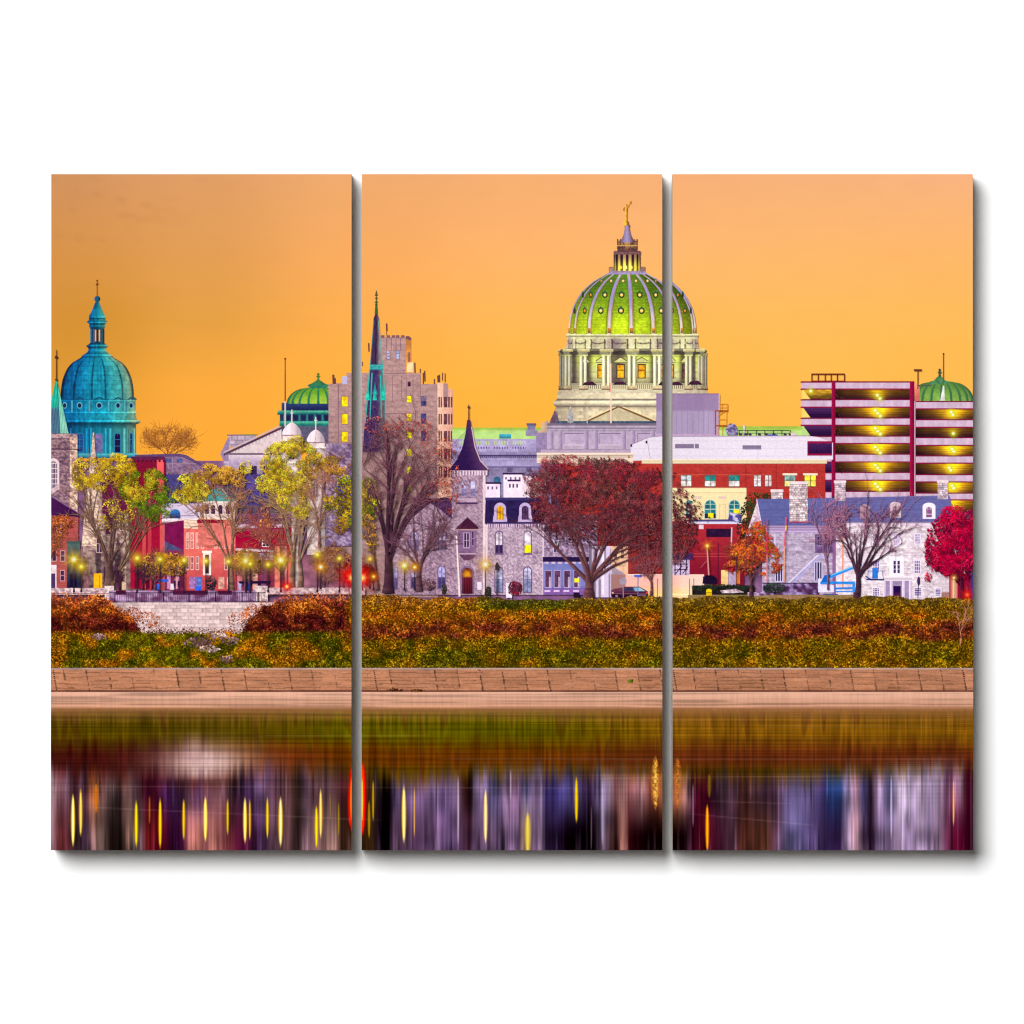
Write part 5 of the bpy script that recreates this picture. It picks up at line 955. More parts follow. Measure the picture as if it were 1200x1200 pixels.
bn = part('yellow_bin', 'yellow pillar bin with rounded top on the verge', 'print_paint'); fill(bn, arch(827.4, 690, 834, 703, 6, .6), vgrad((226, 196, 20), (196, 146, 10), 690, 703, .15), .8, .8); rect(sub(bn, 'band'), 827.2, 694, 834.2, 695, flat((150, 120, 10)))
pc = part('dark_car', 'dark car roof just showing behind the clipped hedge', 'print_paint'); fill(pc, [(824, 676), (828, 674), (836, 674.4), (840, 678), (840, 684), (823, 684)], noisy((24, 18, 34), .3, .4), 1, 1)
rk = part('small_shrub', 'dark green shrub beside the garden wall', 'print_leaf', 'stuff'); leaves(rk, [(908, 690, 13, 6)], 320, [(30, 50, 40), (50, 70, 44), (30, 36, 40)], .7, 1.4, gap=.2)
off(0)
for x0, y0, x1, y1, lab in ((593, 683, 600, 700.5, 'white upright sign panel in front of the mansion'), (559.4, 682, 564.4, 691, 'small white notice board by the arched door')):
    sg = part('notice_board', lab, 'print_paint'); rect(sg, x0, y0, x1, y1, noisy((226, 212, 226), .06, .3), 1, 1)
    for k in (1, 2, 3): line(sg, [(x0+1, y0+k*2.4), (x1-1, y0+k*2.4)], .5, (190, 170, 196))
    line(sub(sg, 'leg'), [(x0+1, y1), (x0+1, y1+3)], .8, (150, 130, 140)); line(sub(sg, 'leg'), [(x1-1, y1), (x1-1, y1+3)], .8, (150, 130, 140))
sb = part('red_bush', 'round dark red bush in front of the mansion', 'print_leaf'); leaves(sb, [(604, 690, 8, 8)], 400, [(120, 20, 44), (88, 44, 50), (160, 20, 50), (110, 74, 66)], .7, 1.4, gap=.15)
for x, y, lab in ((572.6, 693, 'small dark conifer right of the mansion door and lamp post'), (520.6, 691, 'small dark conifer below the left wing window')):
    sb = part('small_conifer', lab, 'print_leaf'); leaves(sb, [(x, y, 3, 6)], 130, [(40, 50, 30), (70, 72, 44), (24, 34, 26)], .6, 1.1, gap=.1)
sb = part('brown_bush', 'rounded brown bush at the foot of the second bare tree', 'print_leaf'); leaves(sb, [(502, 686, 9, 7)], 320, [(92, 66, 84), (120, 90, 90), (70, 46, 60)], .7, 1.3, gap=.15)
fp = part('flagpole', 'white flagpole leaning before the mansion door', 'print_metal'); line(fp, [(535, 628), (538.6, 699)], 1.6, (238, 206, 200), 2.2)
# =========================================================== TREES
def tree(lab, *a, **k):
    return part('tree', lab, 'print_leaf')
YEL = [(206, 170, 24), (190, 148, 20), (224, 188, 44), (166, 134, 20), (150, 118, 16)]
GRN = [(84, 122, 14), (108, 132, 18), (64, 98, 16), (140, 142, 22), (190, 150, 28)]
YGR = [(214, 190, 34), (188, 168, 28), (230, 194, 52), (156, 150, 24), (216, 166, 34)]
ORA = [(184, 138, 40), (200, 146, 44), (160, 112, 40), (150, 124, 34), (186, 152, 36)]
off(12)
t = part('tree', 'small orange leaved tree cut by the left edge', 'print_leaf')
tree_wood(t, (58, 668), (60, 650), [(66, 628, 20, 26)], 4, 3, 10, 5, 4, (90, 56, 44), (140, 84, 50), .4, 8)
leaves(sub(t, 'foliage', 'orange leaves'), [(66, 624, 14, 18), (74, 612, 14, 10), (64, 645, 8, 8)], 480, [(186, 90, 30), (150, 66, 34), (206, 116, 40), (110, 50, 40)], .7, 1.4, gap=.34)
t = part('tree', 'many stemmed tree with yellow top in front of the pale stone spire', 'print_leaf')
tree_wood(t, (127, 692), (128, 664), [(100, 590, 18, 34), (126, 588, 22, 34), (150, 610, 22, 28), (164, 630, 10, 16), (110, 620, 14, 26)], 12, 11, 24, 3, 3, (84, 64, 52), (134, 104, 74), .62, 9, .34)
ps = rng.normal(size=(5, 2))
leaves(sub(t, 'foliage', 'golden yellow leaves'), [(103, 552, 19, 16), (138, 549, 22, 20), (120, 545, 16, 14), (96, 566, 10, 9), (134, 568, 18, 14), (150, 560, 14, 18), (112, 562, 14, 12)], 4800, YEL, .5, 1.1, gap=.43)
leaves(sub(t, 'sparse_foliage', 'thin yellow leaves lower down'), [(140, 600, 20, 16), (128, 610, 14, 12), (150, 590, 14, 12)], 420, YEL, .7, 1.3, gap=.45)
t = part('tree', 'bright green leaved tree in front of the red brick gable', 'print_leaf')
tree_wood(t, (132, 690), (140, 664), [(172, 590, 20, 26)], 3, 2.4, 7, 5, 4, (96, 76, 54), None, .35, 10)
leaves(sub(t, 'foliage', 'green leaves'), [(168, 562, 20, 16), (160, 578, 16, 14), (184, 572, 16, 18), (196, 585, 10, 11), (172, 592, 18, 14), (186, 603, 14, 10), (148, 576, 9, 10)], 4600, GRN, .5, 1.15, gap=.41, s=23)
t = part('tree', 'orange and green leaved tree with forked trunk before the red terrace', 'print_leaf')
tree_wood(t, (271, 696), (271, 668), [(230, 588, 18, 22), (252, 580, 20, 24), (276, 590, 14, 26)], 8, 6.5, 12, 5, 5, (112, 86, 64), (140, 96, 60), .55, 10)
leaves(sub(t, 'foliage', 'orange and olive leaves'), [(222, 566, 17, 12), (216, 580, 14, 10), (232, 576, 16, 12)], 2400, YGR, .5, 1.1, gap=.40, s=31)
leaves(t, [(250, 555, 22, 12), (266, 557, 20, 11), (238, 562, 14, 12), (280, 562, 8, 10)], 2100, ORA, .5, 1.2, gap=.46, s=37)
t = part('tree', 'red brown bare tree with reddish twigs before the white framed window', 'print_leaf')
tree_wood(t, (331, 690), (331, 668), [(306, 628, 20, 26), (326, 612, 22, 30), (338, 630, 10, 20)], 5, 4.4, 16, 5, 4, (96, 56, 50), (140, 74, 60), .5, 10)
leaves(sub(t, 'foliage', 'few rust leaves'), [(326, 604, 20, 18), (312, 620, 16, 14), (292, 640, 12, 6)], 420, [(182, 90, 50), (150, 70, 50), (206, 130, 60)], .6, 1.2, gap=.44)
t = part('tree', 'tall yellow green tree with twin trunks before the white bell towers', 'print_leaf')
tree_wood(t, (342, 689), (344, 640), [(330, 570, 22, 30), (350, 560, 22, 34)], 6.5, 5, 12, 6, 5, (112, 90, 66), (142, 110, 70), .6, 11)
tree_wood(t, (352, 689), (350, 652), [(366, 590, 20, 24), (378, 585, 12, 24)], 6.5, 5, 9, 5, 5, (116, 92, 72), (142, 108, 80), .6, 11)
leaves(sub(t, 'foliage', 'yellow green leaves'), [(330, 530, 20, 16), (346, 524, 18, 13), (318, 545, 14, 12), (340, 548, 22, 16), (324, 566, 22, 14), (350, 566, 16, 16), (340, 585, 18, 14), (314, 572, 12, 10), (352, 596, 13, 12), (366, 536, 10, 12), (288, 548, 8, 8)], 7600, YGR+[(110, 130, 18)], .5, 1.1, gap=.43, s=41)
t = part('tree', 'orange twiggy tree top in front of the right bell tower', 'print_leaf')
tree_wood(t, (374, 640), (374, 620), [(376, 560, 22, 28), (390, 556, 16, 24)], 3, 2.4, 9, 5, 5, (110, 78, 70), (150, 100, 70), .6, 10)
leaves(sub(t, 'foliage', 'orange leaves'), [(372, 540, 15, 10), (388, 545, 15, 11), (398, 550, 8, 8), (366, 552, 10, 10)], 900, ORA, .7, 1.3, gap=.45, s=43)
t = part('tree', 'olive green tree split by the gap between the left and middle canvas', 'print_leaf')
tree_wood(t, (430, 690), (426, 650), [(408, 600, 20, 30), (424, 590, 12, 30)], 4, 3, 8, 5, 4, (82, 62, 56), None, .5, 10)
leaves(sub(t, 'foliage', 'olive green leaves'), [(404, 572, 12, 16), (402, 592, 12, 14), (408, 610, 9, 12), (386, 590, 7, 10), (418, 580, 12, 22), (424, 572, 6, 10), (426, 598, 10, 12)], 1700, [(120, 138, 14), (160, 150, 20), (96, 112, 16), (182, 150, 26), (140, 120, 20)], .8, 1.6, gap=.38, s=47)
leaves(sub(t, 'low_foliage', 'brown yellow lower leaves'), [(420, 620, 8, 16), (424, 634, 7, 12), (400, 616, 10, 10)], 420, [(190, 150, 24), (150, 110, 30), (170, 120, 40)], .7, 1.4, gap=.38)
for (x, y, xr, yr, bx, cols, lab, n) in [(192, 662, 32, 17, 182, [(190, 134, 28), (150, 104, 30), (206, 150, 36), (120, 84, 40), (130, 116, 24)], 'low spreading olive and orange tree with street lamps shining through', 1500), (288, 660, 20, 20, 288, [(140, 96, 50), (166, 120, 40), (110, 76, 56)], 'small brown street tree between the forked tree and the maroon house', 520), (388, 658, 22, 24, 380, [(128, 86, 66), (150, 100, 50), (104, 70, 66), (176, 124, 40)], 'low brown tree by the red traffic lights', 1000), (403, 664, 13, 20, 402, [(118, 78, 66), (150, 104, 50), (92, 60, 60)], 'small dark brown tree at the right end of the left canvas', 420)]:
    t = part('street_tree', lab, 'print_leaf')
    tree_wood(t, (bx, 692), (bx, 682), [(x, y, xr, yr)], 2.6, 2, 10, 5, 4, (84, 56, 56), (120, 80, 66), .35, 9)
    leaves(sub(t, 'foliage'), [(x-xr*.4, y-yr*.1, xr*.6, yr*.7), (x+xr*.4, y, xr*.6, yr*.7), (x, y-yr*.35, xr*.6, yr*.55)], n, cols, .7, 1.4, gap=.42, s=int(x))
for x in (140, 168):
    t = part('street_tree', 'thin dark young tree in a tub left of the lamps' if x == 140 else 'thin dark young tree beside the tall red gable', 'print_leaf'); tree_wood(t, (x, 692), (x, 684), [(x, 672, 9, 11)], 1.8, 1.4, 7, 4, 3, (60, 36, 44), None, .4, 6)
off(0)
t = part('tree', 'large bare purple brown tree with red leaf tips before the office tower', 'print_leaf')
PB, PT = (70, 46, 48), (116, 74, 76)
tree_wood(t, (455, 694), (455, 650), [(438, 560, 16, 46), (456, 548, 20, 52), (480, 545, 22, 48), (502, 556, 22, 40), (436, 590, 14, 30), (516, 560, 12, 30)], 12.5, 10.5, 40, 4, 3, (60, 40, 44), PT, .66, 14, .3, jit=.8)
leaves(sub(t, 'foliage', 'sparse rust red leaves on the twigs'), [(484, 500, 26, 16), (508, 525, 26, 22), (522, 550, 16, 26), (466, 498, 26, 12), (510, 575, 18, 12), (440, 498, 16, 12)], 1100, [(170, 72, 54), (140, 60, 58), (196, 98, 62), (124, 60, 66)], .6, 1.2, gap=.47, s=53)
t = part('tree', 'second bare tree with arching branches before the left wing of the mansion', 'print_leaf')
tree_wood(t, (491, 692), (491, 664), [(474, 620, 22, 26), (496, 606, 24, 26), (522, 622, 24, 24), (532, 640, 18, 16), (468, 645, 16, 14)], 7.5, 6.2, 26, 3, 3, (74, 54, 54), (106, 70, 76), .55, 12, .36)
leaves(sub(t, 'foliage', 'a few rust leaves'), [(530, 590, 14, 14), (540, 560, 12, 16), (508, 580, 14, 8)], 150, [(180, 80, 50), (150, 70, 56)], .7, 1.2, gap=.45)
t = part('red_tree', 'very large dark red spreading tree in front of the red brick block', 'print_leaf')
RED = [(124, 52, 52), (108, 54, 50), (96, 54, 48), (136, 50, 54), (104, 68, 54), (84, 58, 48), (146, 68, 62)]
RDK = [(112, 48, 48), (98, 56, 48), (124, 50, 52), (86, 50, 46)]
leaves(t, [(700, 590, 78, 46), (660, 590, 40, 40), (750, 600, 50, 46), (708, 560, 66, 26), (780, 615, 36, 46)], 1500, [(78, 36, 40), (64, 40, 38), (92, 42, 44)], 1.2, 2.2, gap=.42, s=61, edge=.5)
leaves(sub(t, 'lower_foliage', 'brownish lower leaves'), [(662, 612, 34, 20), (706, 616, 48, 18), (754, 628, 40, 24), (786, 634, 22, 26), (640, 600, 20, 20)], 2700, RDK, .5, 1.2, gap=.46, s=67)
bw_ = sub(t, 'branches', 'pale brown trunk fanning into many branches')
tree_wood(bw_, (690, 700), (691, 678), [(652, 612, 30, 30), (690, 600, 34, 34), (730, 606, 36, 34), (764, 626, 30, 20), (640, 640, 14, 12), (770, 640, 24, 8)], 12, 10.5, 34, 3, 3, (84, 56, 52), (74, 42, 42), .58, 9, .34)
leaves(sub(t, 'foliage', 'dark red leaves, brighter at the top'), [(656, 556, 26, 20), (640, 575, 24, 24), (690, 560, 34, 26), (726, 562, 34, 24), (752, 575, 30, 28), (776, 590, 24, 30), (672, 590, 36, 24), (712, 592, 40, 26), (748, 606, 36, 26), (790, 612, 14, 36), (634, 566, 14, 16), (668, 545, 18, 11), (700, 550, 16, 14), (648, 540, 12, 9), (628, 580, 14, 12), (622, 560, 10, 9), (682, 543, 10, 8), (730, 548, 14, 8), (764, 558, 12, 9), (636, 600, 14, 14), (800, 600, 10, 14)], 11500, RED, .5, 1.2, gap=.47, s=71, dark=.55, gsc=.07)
leaves(sub(t, 'mid_foliage', 'thinner dark red leaves over the branches'), [(690, 616, 50, 16), (744, 622, 44, 20), (652, 608, 26, 16), (784, 638, 20, 18)], 1700, RED, .5, 1.2, gap=.46, s=69)
leaves(sub(t, 'top_foliage', 'brighter red leaves at the crown top'), [(656, 545, 24, 12), (690, 552, 14, 12), (722, 556, 30, 14), (756, 562, 20, 12)], 1300, [(140, 42, 48), (156, 52, 52), (146, 30, 52)], .5, 1.1, gap=.42, s=73)
t = part('street_tree', 'small bare tree on the salmon wall right of the parked car', 'print_leaf')
tree_wood(t, (763, 700), (763, 680), [(745, 655, 10, 14), (763, 650, 14, 16), (780, 656, 12, 16)], 3.6, 3, 10, 5, 4, (104, 66, 60), (110, 60, 60), .45, 9, .5)
off(-12)
t = part('tree', 'small orange red leaved tree on the verge', 'print_leaf')
tree_wood(t, (880, 698), (880, 676), [(866, 650, 20, 18), (886, 640, 22, 24), (904, 655, 16, 12)], 4, 3.2, 13, 5, 4, (74, 50, 46), (120, 64, 40), .5, 9, .5)
leaves(sub(t, 'foliage', 'orange and red leaves'), [(884, 632, 18, 16), (872, 648, 20, 16), (896, 648, 18, 14), (862, 664, 14, 8), (906, 664, 12, 8), (890, 668, 14, 7), (888, 618, 10, 8)], 1700, [(196, 84, 30), (210, 110, 30), (180, 56, 40), (160, 100, 24), (206, 70, 44)], .8, 1.6, gap=.40, s=79)
t = part('tree', 'big bare tree behind the blue boom lift with fine mauve twigs', 'print_leaf')
tree_wood(t, (1003.5, 702), (1005, 672), [(985, 612, 22, 30), (1010, 598, 26, 34), (1040, 606, 26, 26), (1060, 624, 20, 18), (966, 630, 14, 22), (1056, 646, 22, 10)], 7.6, 6.4, 32, 4, 3, (62, 42, 48), (140, 94, 112), .56, 12, .3, jit=.6)
t = part('tree', 'thin bare tree left of the big chimney and in front of the blue roof', 'print_leaf')
tree_wood(t, (970, 690), (968, 650), [(958, 600, 16, 22), (975, 610, 16, 26), (888, 610, 4, 4)], 2.4, 1.8, 12, 4, 3, (120, 80, 96), (166, 110, 130), .6, 10, .3)
t = part('crimson_tree', 'bright crimson maple at the right edge', 'print_leaf')
leaves(t, [(1114, 640, 28, 40), (1106, 650, 22, 22), (1126, 640, 20, 44)], 1100, [(140, 6, 44), (110, 8, 40), (160, 10, 50)], 1.4, 2.6, gap=.26, s=83)
tree_wood(sub(t, 'trunk', 'dark trunk'), (1127, 702), (1126, 668), [(1110, 640, 20, 20), (1126, 620, 16, 30)], 4.6, 3.6, 8, 3, 2, (60, 20, 34), (100, 16, 40), .5, 9)
leaves(sub(t, 'foliage', 'crimson leaves'), [(1120, 606, 16, 14), (1110, 622, 16, 16), (1128, 620, 16, 22), (1102, 640, 18, 16), (1120, 642, 20, 20), (1098, 656, 14, 11), (1114, 660, 18, 13), (1132, 660, 12, 16), (1136, 610, 10, 14)], 6200, [(180, 8, 48), (194, 14, 56), (150, 8, 44), (176, 10, 40), (214, 36, 70), (124, 6, 42), (100, 8, 40)], .5, 1.3, gap=.38, s=89, dark=.5)
leaves(sub(t, 'drooping_spray', 'drooping leaves'), [(1087, 676, 4, 6), (1100, 666, 10, 5), (1112, 672, 8, 6)], 190, [(186, 8, 52), (206, 20, 60)], .7, 1.4, gap=.3)

# =========================================================== PROMENADE AND BANK
off(12)
pw = part('parapet_wall', 'pale stone parapet of the promenade on the left canvas', 'print_stone')
rect(pw, 58, 689, 131, 697, rubble((214, 186, 182), (160, 132, 136), .4, .3), 1.2, 1.2); rect(pw, 297, 688.6, 416, 697, rubble((206, 176, 170), (150, 122, 124), .4, .3), 1.2, 1.2)
for x0, x1 in ((123, 134), (299, 314)): rect(sub(pw, 'pier'), x0, 686.5, x1, 705, rubble((222, 196, 190), (170, 142, 140), .4, .3), 1.2, 1.2)
rect(sub(pw, 'pavement', 'dim pavement behind the railing'), 128, 692, 300, 706, rubble((158, 128, 156), (96, 62, 86), .16, .3), 2, 1.4)
for x0, x1 in ((136, 148), (203, 244), (256, 272)): rect(sub(pw, 'planter', 'dark red planter'), x0, 692, x1, 697, noisy((74, 22, 40), .3))
rl = part('iron_railing', 'dark iron railing on top of the pale retaining wall', 'print_metal')
for y in (694.6, 704.4): line(rl, [(128, y), (312, y)], .9, (40, 28, 48))
q = []
for x in np.arange(130, 312, 2.6): q.append([(x, 694.6), (x, 704.6), (x+.5, 704.6), (x+.5, 694.6)])
emit(rl, np.array(q), np.broadcast_to(A((56, 40, 66)), (len(q), 4, 3)))
for x in (135, 160, 192, 222, 253, 284, 303): line(sub(rl, 'post'), [(x, 693.6), (x, 706)], 1.3, (36, 26, 44))
line(rl, [(60, 695.4), (128, 695.4)], .7, (120, 84, 84)); line(rl, [(314, 696.4), (412, 696.4)], .8, (110, 64, 60))
wl = part('retaining_wall', 'long pale block retaining wall under the railing', 'print_stone')
rect(wl, 120, 705.6, 322, 748, mulsh(stone((208, 182, 180), 8.5, 4.4, .08, .86, 4), lambda X, Y: 1.0-.24*ss(170, 130, X)+.06*ss(260, 200, np.abs(X-210))-.25*(Y < 707)), 1, 1)
for (x, y, lab) in [(84, 691, ''), (110, 691, '')]: pass

# hedge strip -----------------------------------------------------------------
off(0)
def bank_map(X, Y):
    """colour of the planted bank, X in centre coordinates"""
    n = .5+.55*(fbm(X*.05, Y*.09, 3, 3)-.5); m = fbm(X*.11, Y*.13, 7, 2)
    olive = mix((98, 80, 14), (140, 104, 22), m); green = mix((66, 70, 14), (118, 100, 18), m)
    gold = mix((132, 82, 18), (176, 112, 26), m); orange = mix((150, 74, 22), (196, 104, 32), m); wine = mix((84, 34, 32), (124, 56, 40), m)
    # lower band
    low = mix(olive, gold, ss(.5, .7, n)*.8); low = mix(low, green, ss(.52, .40, n+.1*ss(500, 900, X))*.8)
    # middle band: wine red hollow with orange tops
    mid = mix(wine, mix(orange, gold, m), np.clip(.42+2.2*(fbm(X*.06, Y*.11, 13, 3)-.5), 0, 1))
    # upper band
    gr = ss(548, 575, X)*ss(720, 640, X); up = mix(gold, green, np.clip(gr*1.0*ss(722, 708, Y)+.25*ss(.5, .4, n), 0, 1))
    up = mix(up, olive, ss(640, 800, X)*.45); up = mix(up, green, ss(560, 600, X)*ss(716, 704, Y)*.5); up = mix(up, orange, ss(.5, .62, fbm(X*.06, Y*.10, 41, 2))*ss(712, 724, Y)*.85)
    ym = 735+8*(vn(X*.03, 0*X, 4)-.5); yl = 749+7*(vn(X*.04, 0*X, 8)-.5)
    o = mix(up, mid, ss(ym-12, ym+2, Y)); o = mix(o, low, ss(yl-5, yl+4, Y))
    # left canvas: rust shrubs above, green below
    L = ss(424, 414, X)
    rust = mix(mix((96, 34, 30), (64, 22, 26), m), mix((180, 84, 32), (206, 118, 38), m), np.clip(ss(742, 698, Y)*.75+1.5*(fbm(X*.09, Y*.12, 21, 3)-.5), 0, 1))
    lo = mix(rust, mix(green, gold, ss(.44, .62, n)), ss(736, 744, Y))
    return mix(o, lo, L)
def leafy(node, xs0, xs1, yt, yb, n, sz=(.6, 1.4)):
    X = xs0+(xs1-xs0)*rng.random(n); v = rng.random(n)
    T = yt(X); Bm = yb(X); Y = T+(Bm-T)*v
    c = bank_map(X, Y)
    cl = fbm(X*.17, Y*.2, 31, 2); clump = .45+1.15*cl
    t_ = .5*vn(X*.55, Y*.62, 57)+.5*rng.random(n); b = np.interp(t_, [.15, .4, .58, .85], [.6, .86, 1.1, 1.42])*(.62+.76*fbm(X*.12, Y*.15, 33, 2))
    tip = (rng.random(n) > .82)*(t_ > .55)
    c = c*b[:, None]; c = np.where(tip[:, None], c*1.22+A((22, 14, 0)), c)
    o = np.argsort(b+rng.random(n)*.3)
    p = np.stack([X, Y], 1)[o]; q = leaf_quads(p, sz[0]+(sz[1]-sz[0])*rng.random(n), rng.random(n)*np.pi, .55)
    emit(node, q, np.repeat(np.clip(c[o], 0, 255)[:, None], 4, 1), z=6e-5)
def under(X, Y): return bank_map(X, Y)*(.34+.4*fbm(X*.17, Y*.2, 31, 2))[..., None]
up_y = lambda X: 700.5+2.6*(vn(X*.05, 0*X, 2)-.5)*2-5*ss(470, 430, X)+2.0*(vn(X*.3, 0*X, 6)-.5)
off(0)
sh = part('planted_bank', 'olive, gold and wine red planted bank along the river', 'print_leaf', 'stuff')
xs = np.arange(424, 1134, 5.)
fill(sh, [(424, 784)]+list(zip(xs, up_y(xs)))+[(1134, 784)], under, 2.2, 2)
leafy(sh, 424, 1130, up_y, lambda X: 783.2+0*X, 42000)
def lft(X):   # top of the left shrubs, X in centre coordinates
    x = X-12
    a = 697+4*vn(x*.15, 0*x, 5)+ss(120, 150, x)*20+ss(150, 172, x)*26
    b = 697+5*vn(x*.12, 0*x, 6)+ss(345, 305, x)*10+ss(312, 270, x)*38
    y = np.where(x < 215, a, b)
    return np.minimum(y, 739+3*vn(x*.1, 0*x, 3))
xs = np.arange(70, 426, 3.)
sh2 = part('planted_bank', 'rust red shrubs over green ground cover below the pale retaining wall', 'print_leaf', 'stuff')
fill(sh2, [(70, 784)]+list(zip(xs, lft(xs)+2))+[(425, 784)], under, 2, 2)
leafy(sh2, 70, 426, lambda X: lft(X)-1.5*rng.random(X.shape)**2*4, lambda X: 783.2+0*X, 21000)
off(12)
for (x, y, rx, ry) in [(232, 752, 17, 7), (255, 745, 12, 4), (270, 750, 9, 5), (266, 772, 8, 5), (118, 746, 10, 4), (245, 760, 12, 4)]:
    rk = part('bare_stones', 'pale bare stones showing through the ground cover below the wall', 'print_stone')
    leaves(rk, [(x, y, rx, ry)], int(rx*ry*1.5), [(236, 208, 200), (216, 182, 178), (180, 142, 142), (110, 76, 80)], .6, 1.9, gap=.36, s=int(x))
for bl, lab in (([(172, 726, 16, 9), (156, 720, 12, 10), (186, 733, 12, 5)], 'orange twiggy shrub against the left part of the pale wall'), ([(282, 726, 14, 9), (296, 718, 12, 12)], 'orange twiggy shrub against the right part of the pale wall')):
    w2 = part('twiggy_shrub', lab, 'print_leaf'); leaves(w2, bl, 420, [(206, 120, 60), (180, 90, 44), (150, 70, 50), (220, 150, 90)], .5, 1.1, gap=.40)
off(-12)
w3 = part('bare_saplings', 'two thin pale leafless saplings in the bank below the crimson maple', 'print_leaf')
tree_wood(w3, (1125, 756), (1125, 740), [(1123, 715, 6, 16), (1136, 712, 6, 16)], 1.2, 1, 5, 3, 2, (176, 120, 90), (160, 104, 80), .5, 8, .4)

# stone river embankment ---------------------------------------------------------
off(0)
em = part('river_embankment', 'sloping brown paved embankment with slab joints above the water', 'print_stone')
jx = np.arange(60, 1140, 26.4)
def em_sh(X, Y):
    c = mix((164, 112, 84), (196, 138, 108), fbm(X*.03, Y*.25, 3))
    c = c*(1+.22*(fbm(X*.05, Y*.9, 5)-.5)+.12*(vn(X*.5, Y*.9, 6)-.5))[..., None]
    xs_ = X-(Y-783)*.17; u = (xs_-60)/26.4; k = np.floor(u); f = np.abs(u-np.round(u))*26.4
    c = c*(1+.12*(_h(k, k*0, 4)-.5))[..., None]
    jw = _h(np.round(u), k*0+2, 4)
    xj = f+1.2*(vn(Y*.35, np.round(u)*7.7, 5)-.5)
    j = (xj < .35+.55*vn(Y*.5, np.round(u)*3.1, 5))*(vn(Y*.16, np.round(u)*5.3, 8) > .25)
    c = np.where(j[..., None], c*(.5+.32*jw)[..., None], c)
    for yy, s in ((788, 2), (793, 3), (797, 4), (801, 5), (805.5, 6)):
        lnn = (np.abs(Y-yy-.8*vn(X*.05, X*0, s)) < .42)*(vn(X*.045, X*0+s, s) > .42)
        c = np.where(lnn[..., None], c*(.66+.2*vn(X*.3, X*0, s))[..., None], c)
    st = ss(.66, .8, fbm(X*.03, Y*.25, 15))*ss(792, 785, Y); c = mix(c, (110, 84, 84), st*.5)
    c = np.where((Y < 784.2)[..., None], mix((196, 164, 150), (150, 130, 130), vn(X*.05, Y*0, 4)), c)
    e = ss(808.2, 809.2, Y); c = mix(c, (84, 44, 38), e*(.55+.45*vn(X*.06, Y*.5, 9)))
    return mix(c, (232, 190, 164), ss(810.4, 811.2, Y))
rect(em, 72, 782.6, 1128, 812.4, em_sh, 1, .8)
lad = lambda x0: [(x0+k*.17*2.2, 786+k*2.2) for k in range(11)]
for x0 in (75, 438.4-.0, 777):
    l = part('dotted_drain', 'dotted dark drain line across the embankment', 'print_metal')
    for (x, y) in lad(x0): rect(l, x-.8, y-.6, x+.8, y+.6, flat((40, 22, 24)))
l = part('dotted_drain', 'dotted dark drain line across the embankment at its right end', 'print_metal')
for (x, y) in lad(1116): rect(l, x-.8, y-.6, x+.8, y+.6, flat((40, 22, 24)))
wd = part('weed_tuft', 'small green weed growing in the embankment joint', 'print_leaf'); leaves(wd, [(738.6, 798, 3, 2.4)], 60, [(120, 130, 20), (90, 110, 20), (160, 140, 30)], .6, 1.2, gap=.1)
wd = part('rust_stain', 'dark yellow weedy crack at the waterline', 'print_leaf'); leaves(wd, [(463, 808.6, 10, 1.6), (488, 809, 9, 1.5)], 110, [(150, 96, 20), (96, 50, 24), (60, 30, 24)], .6, 1.3, gap=.2)

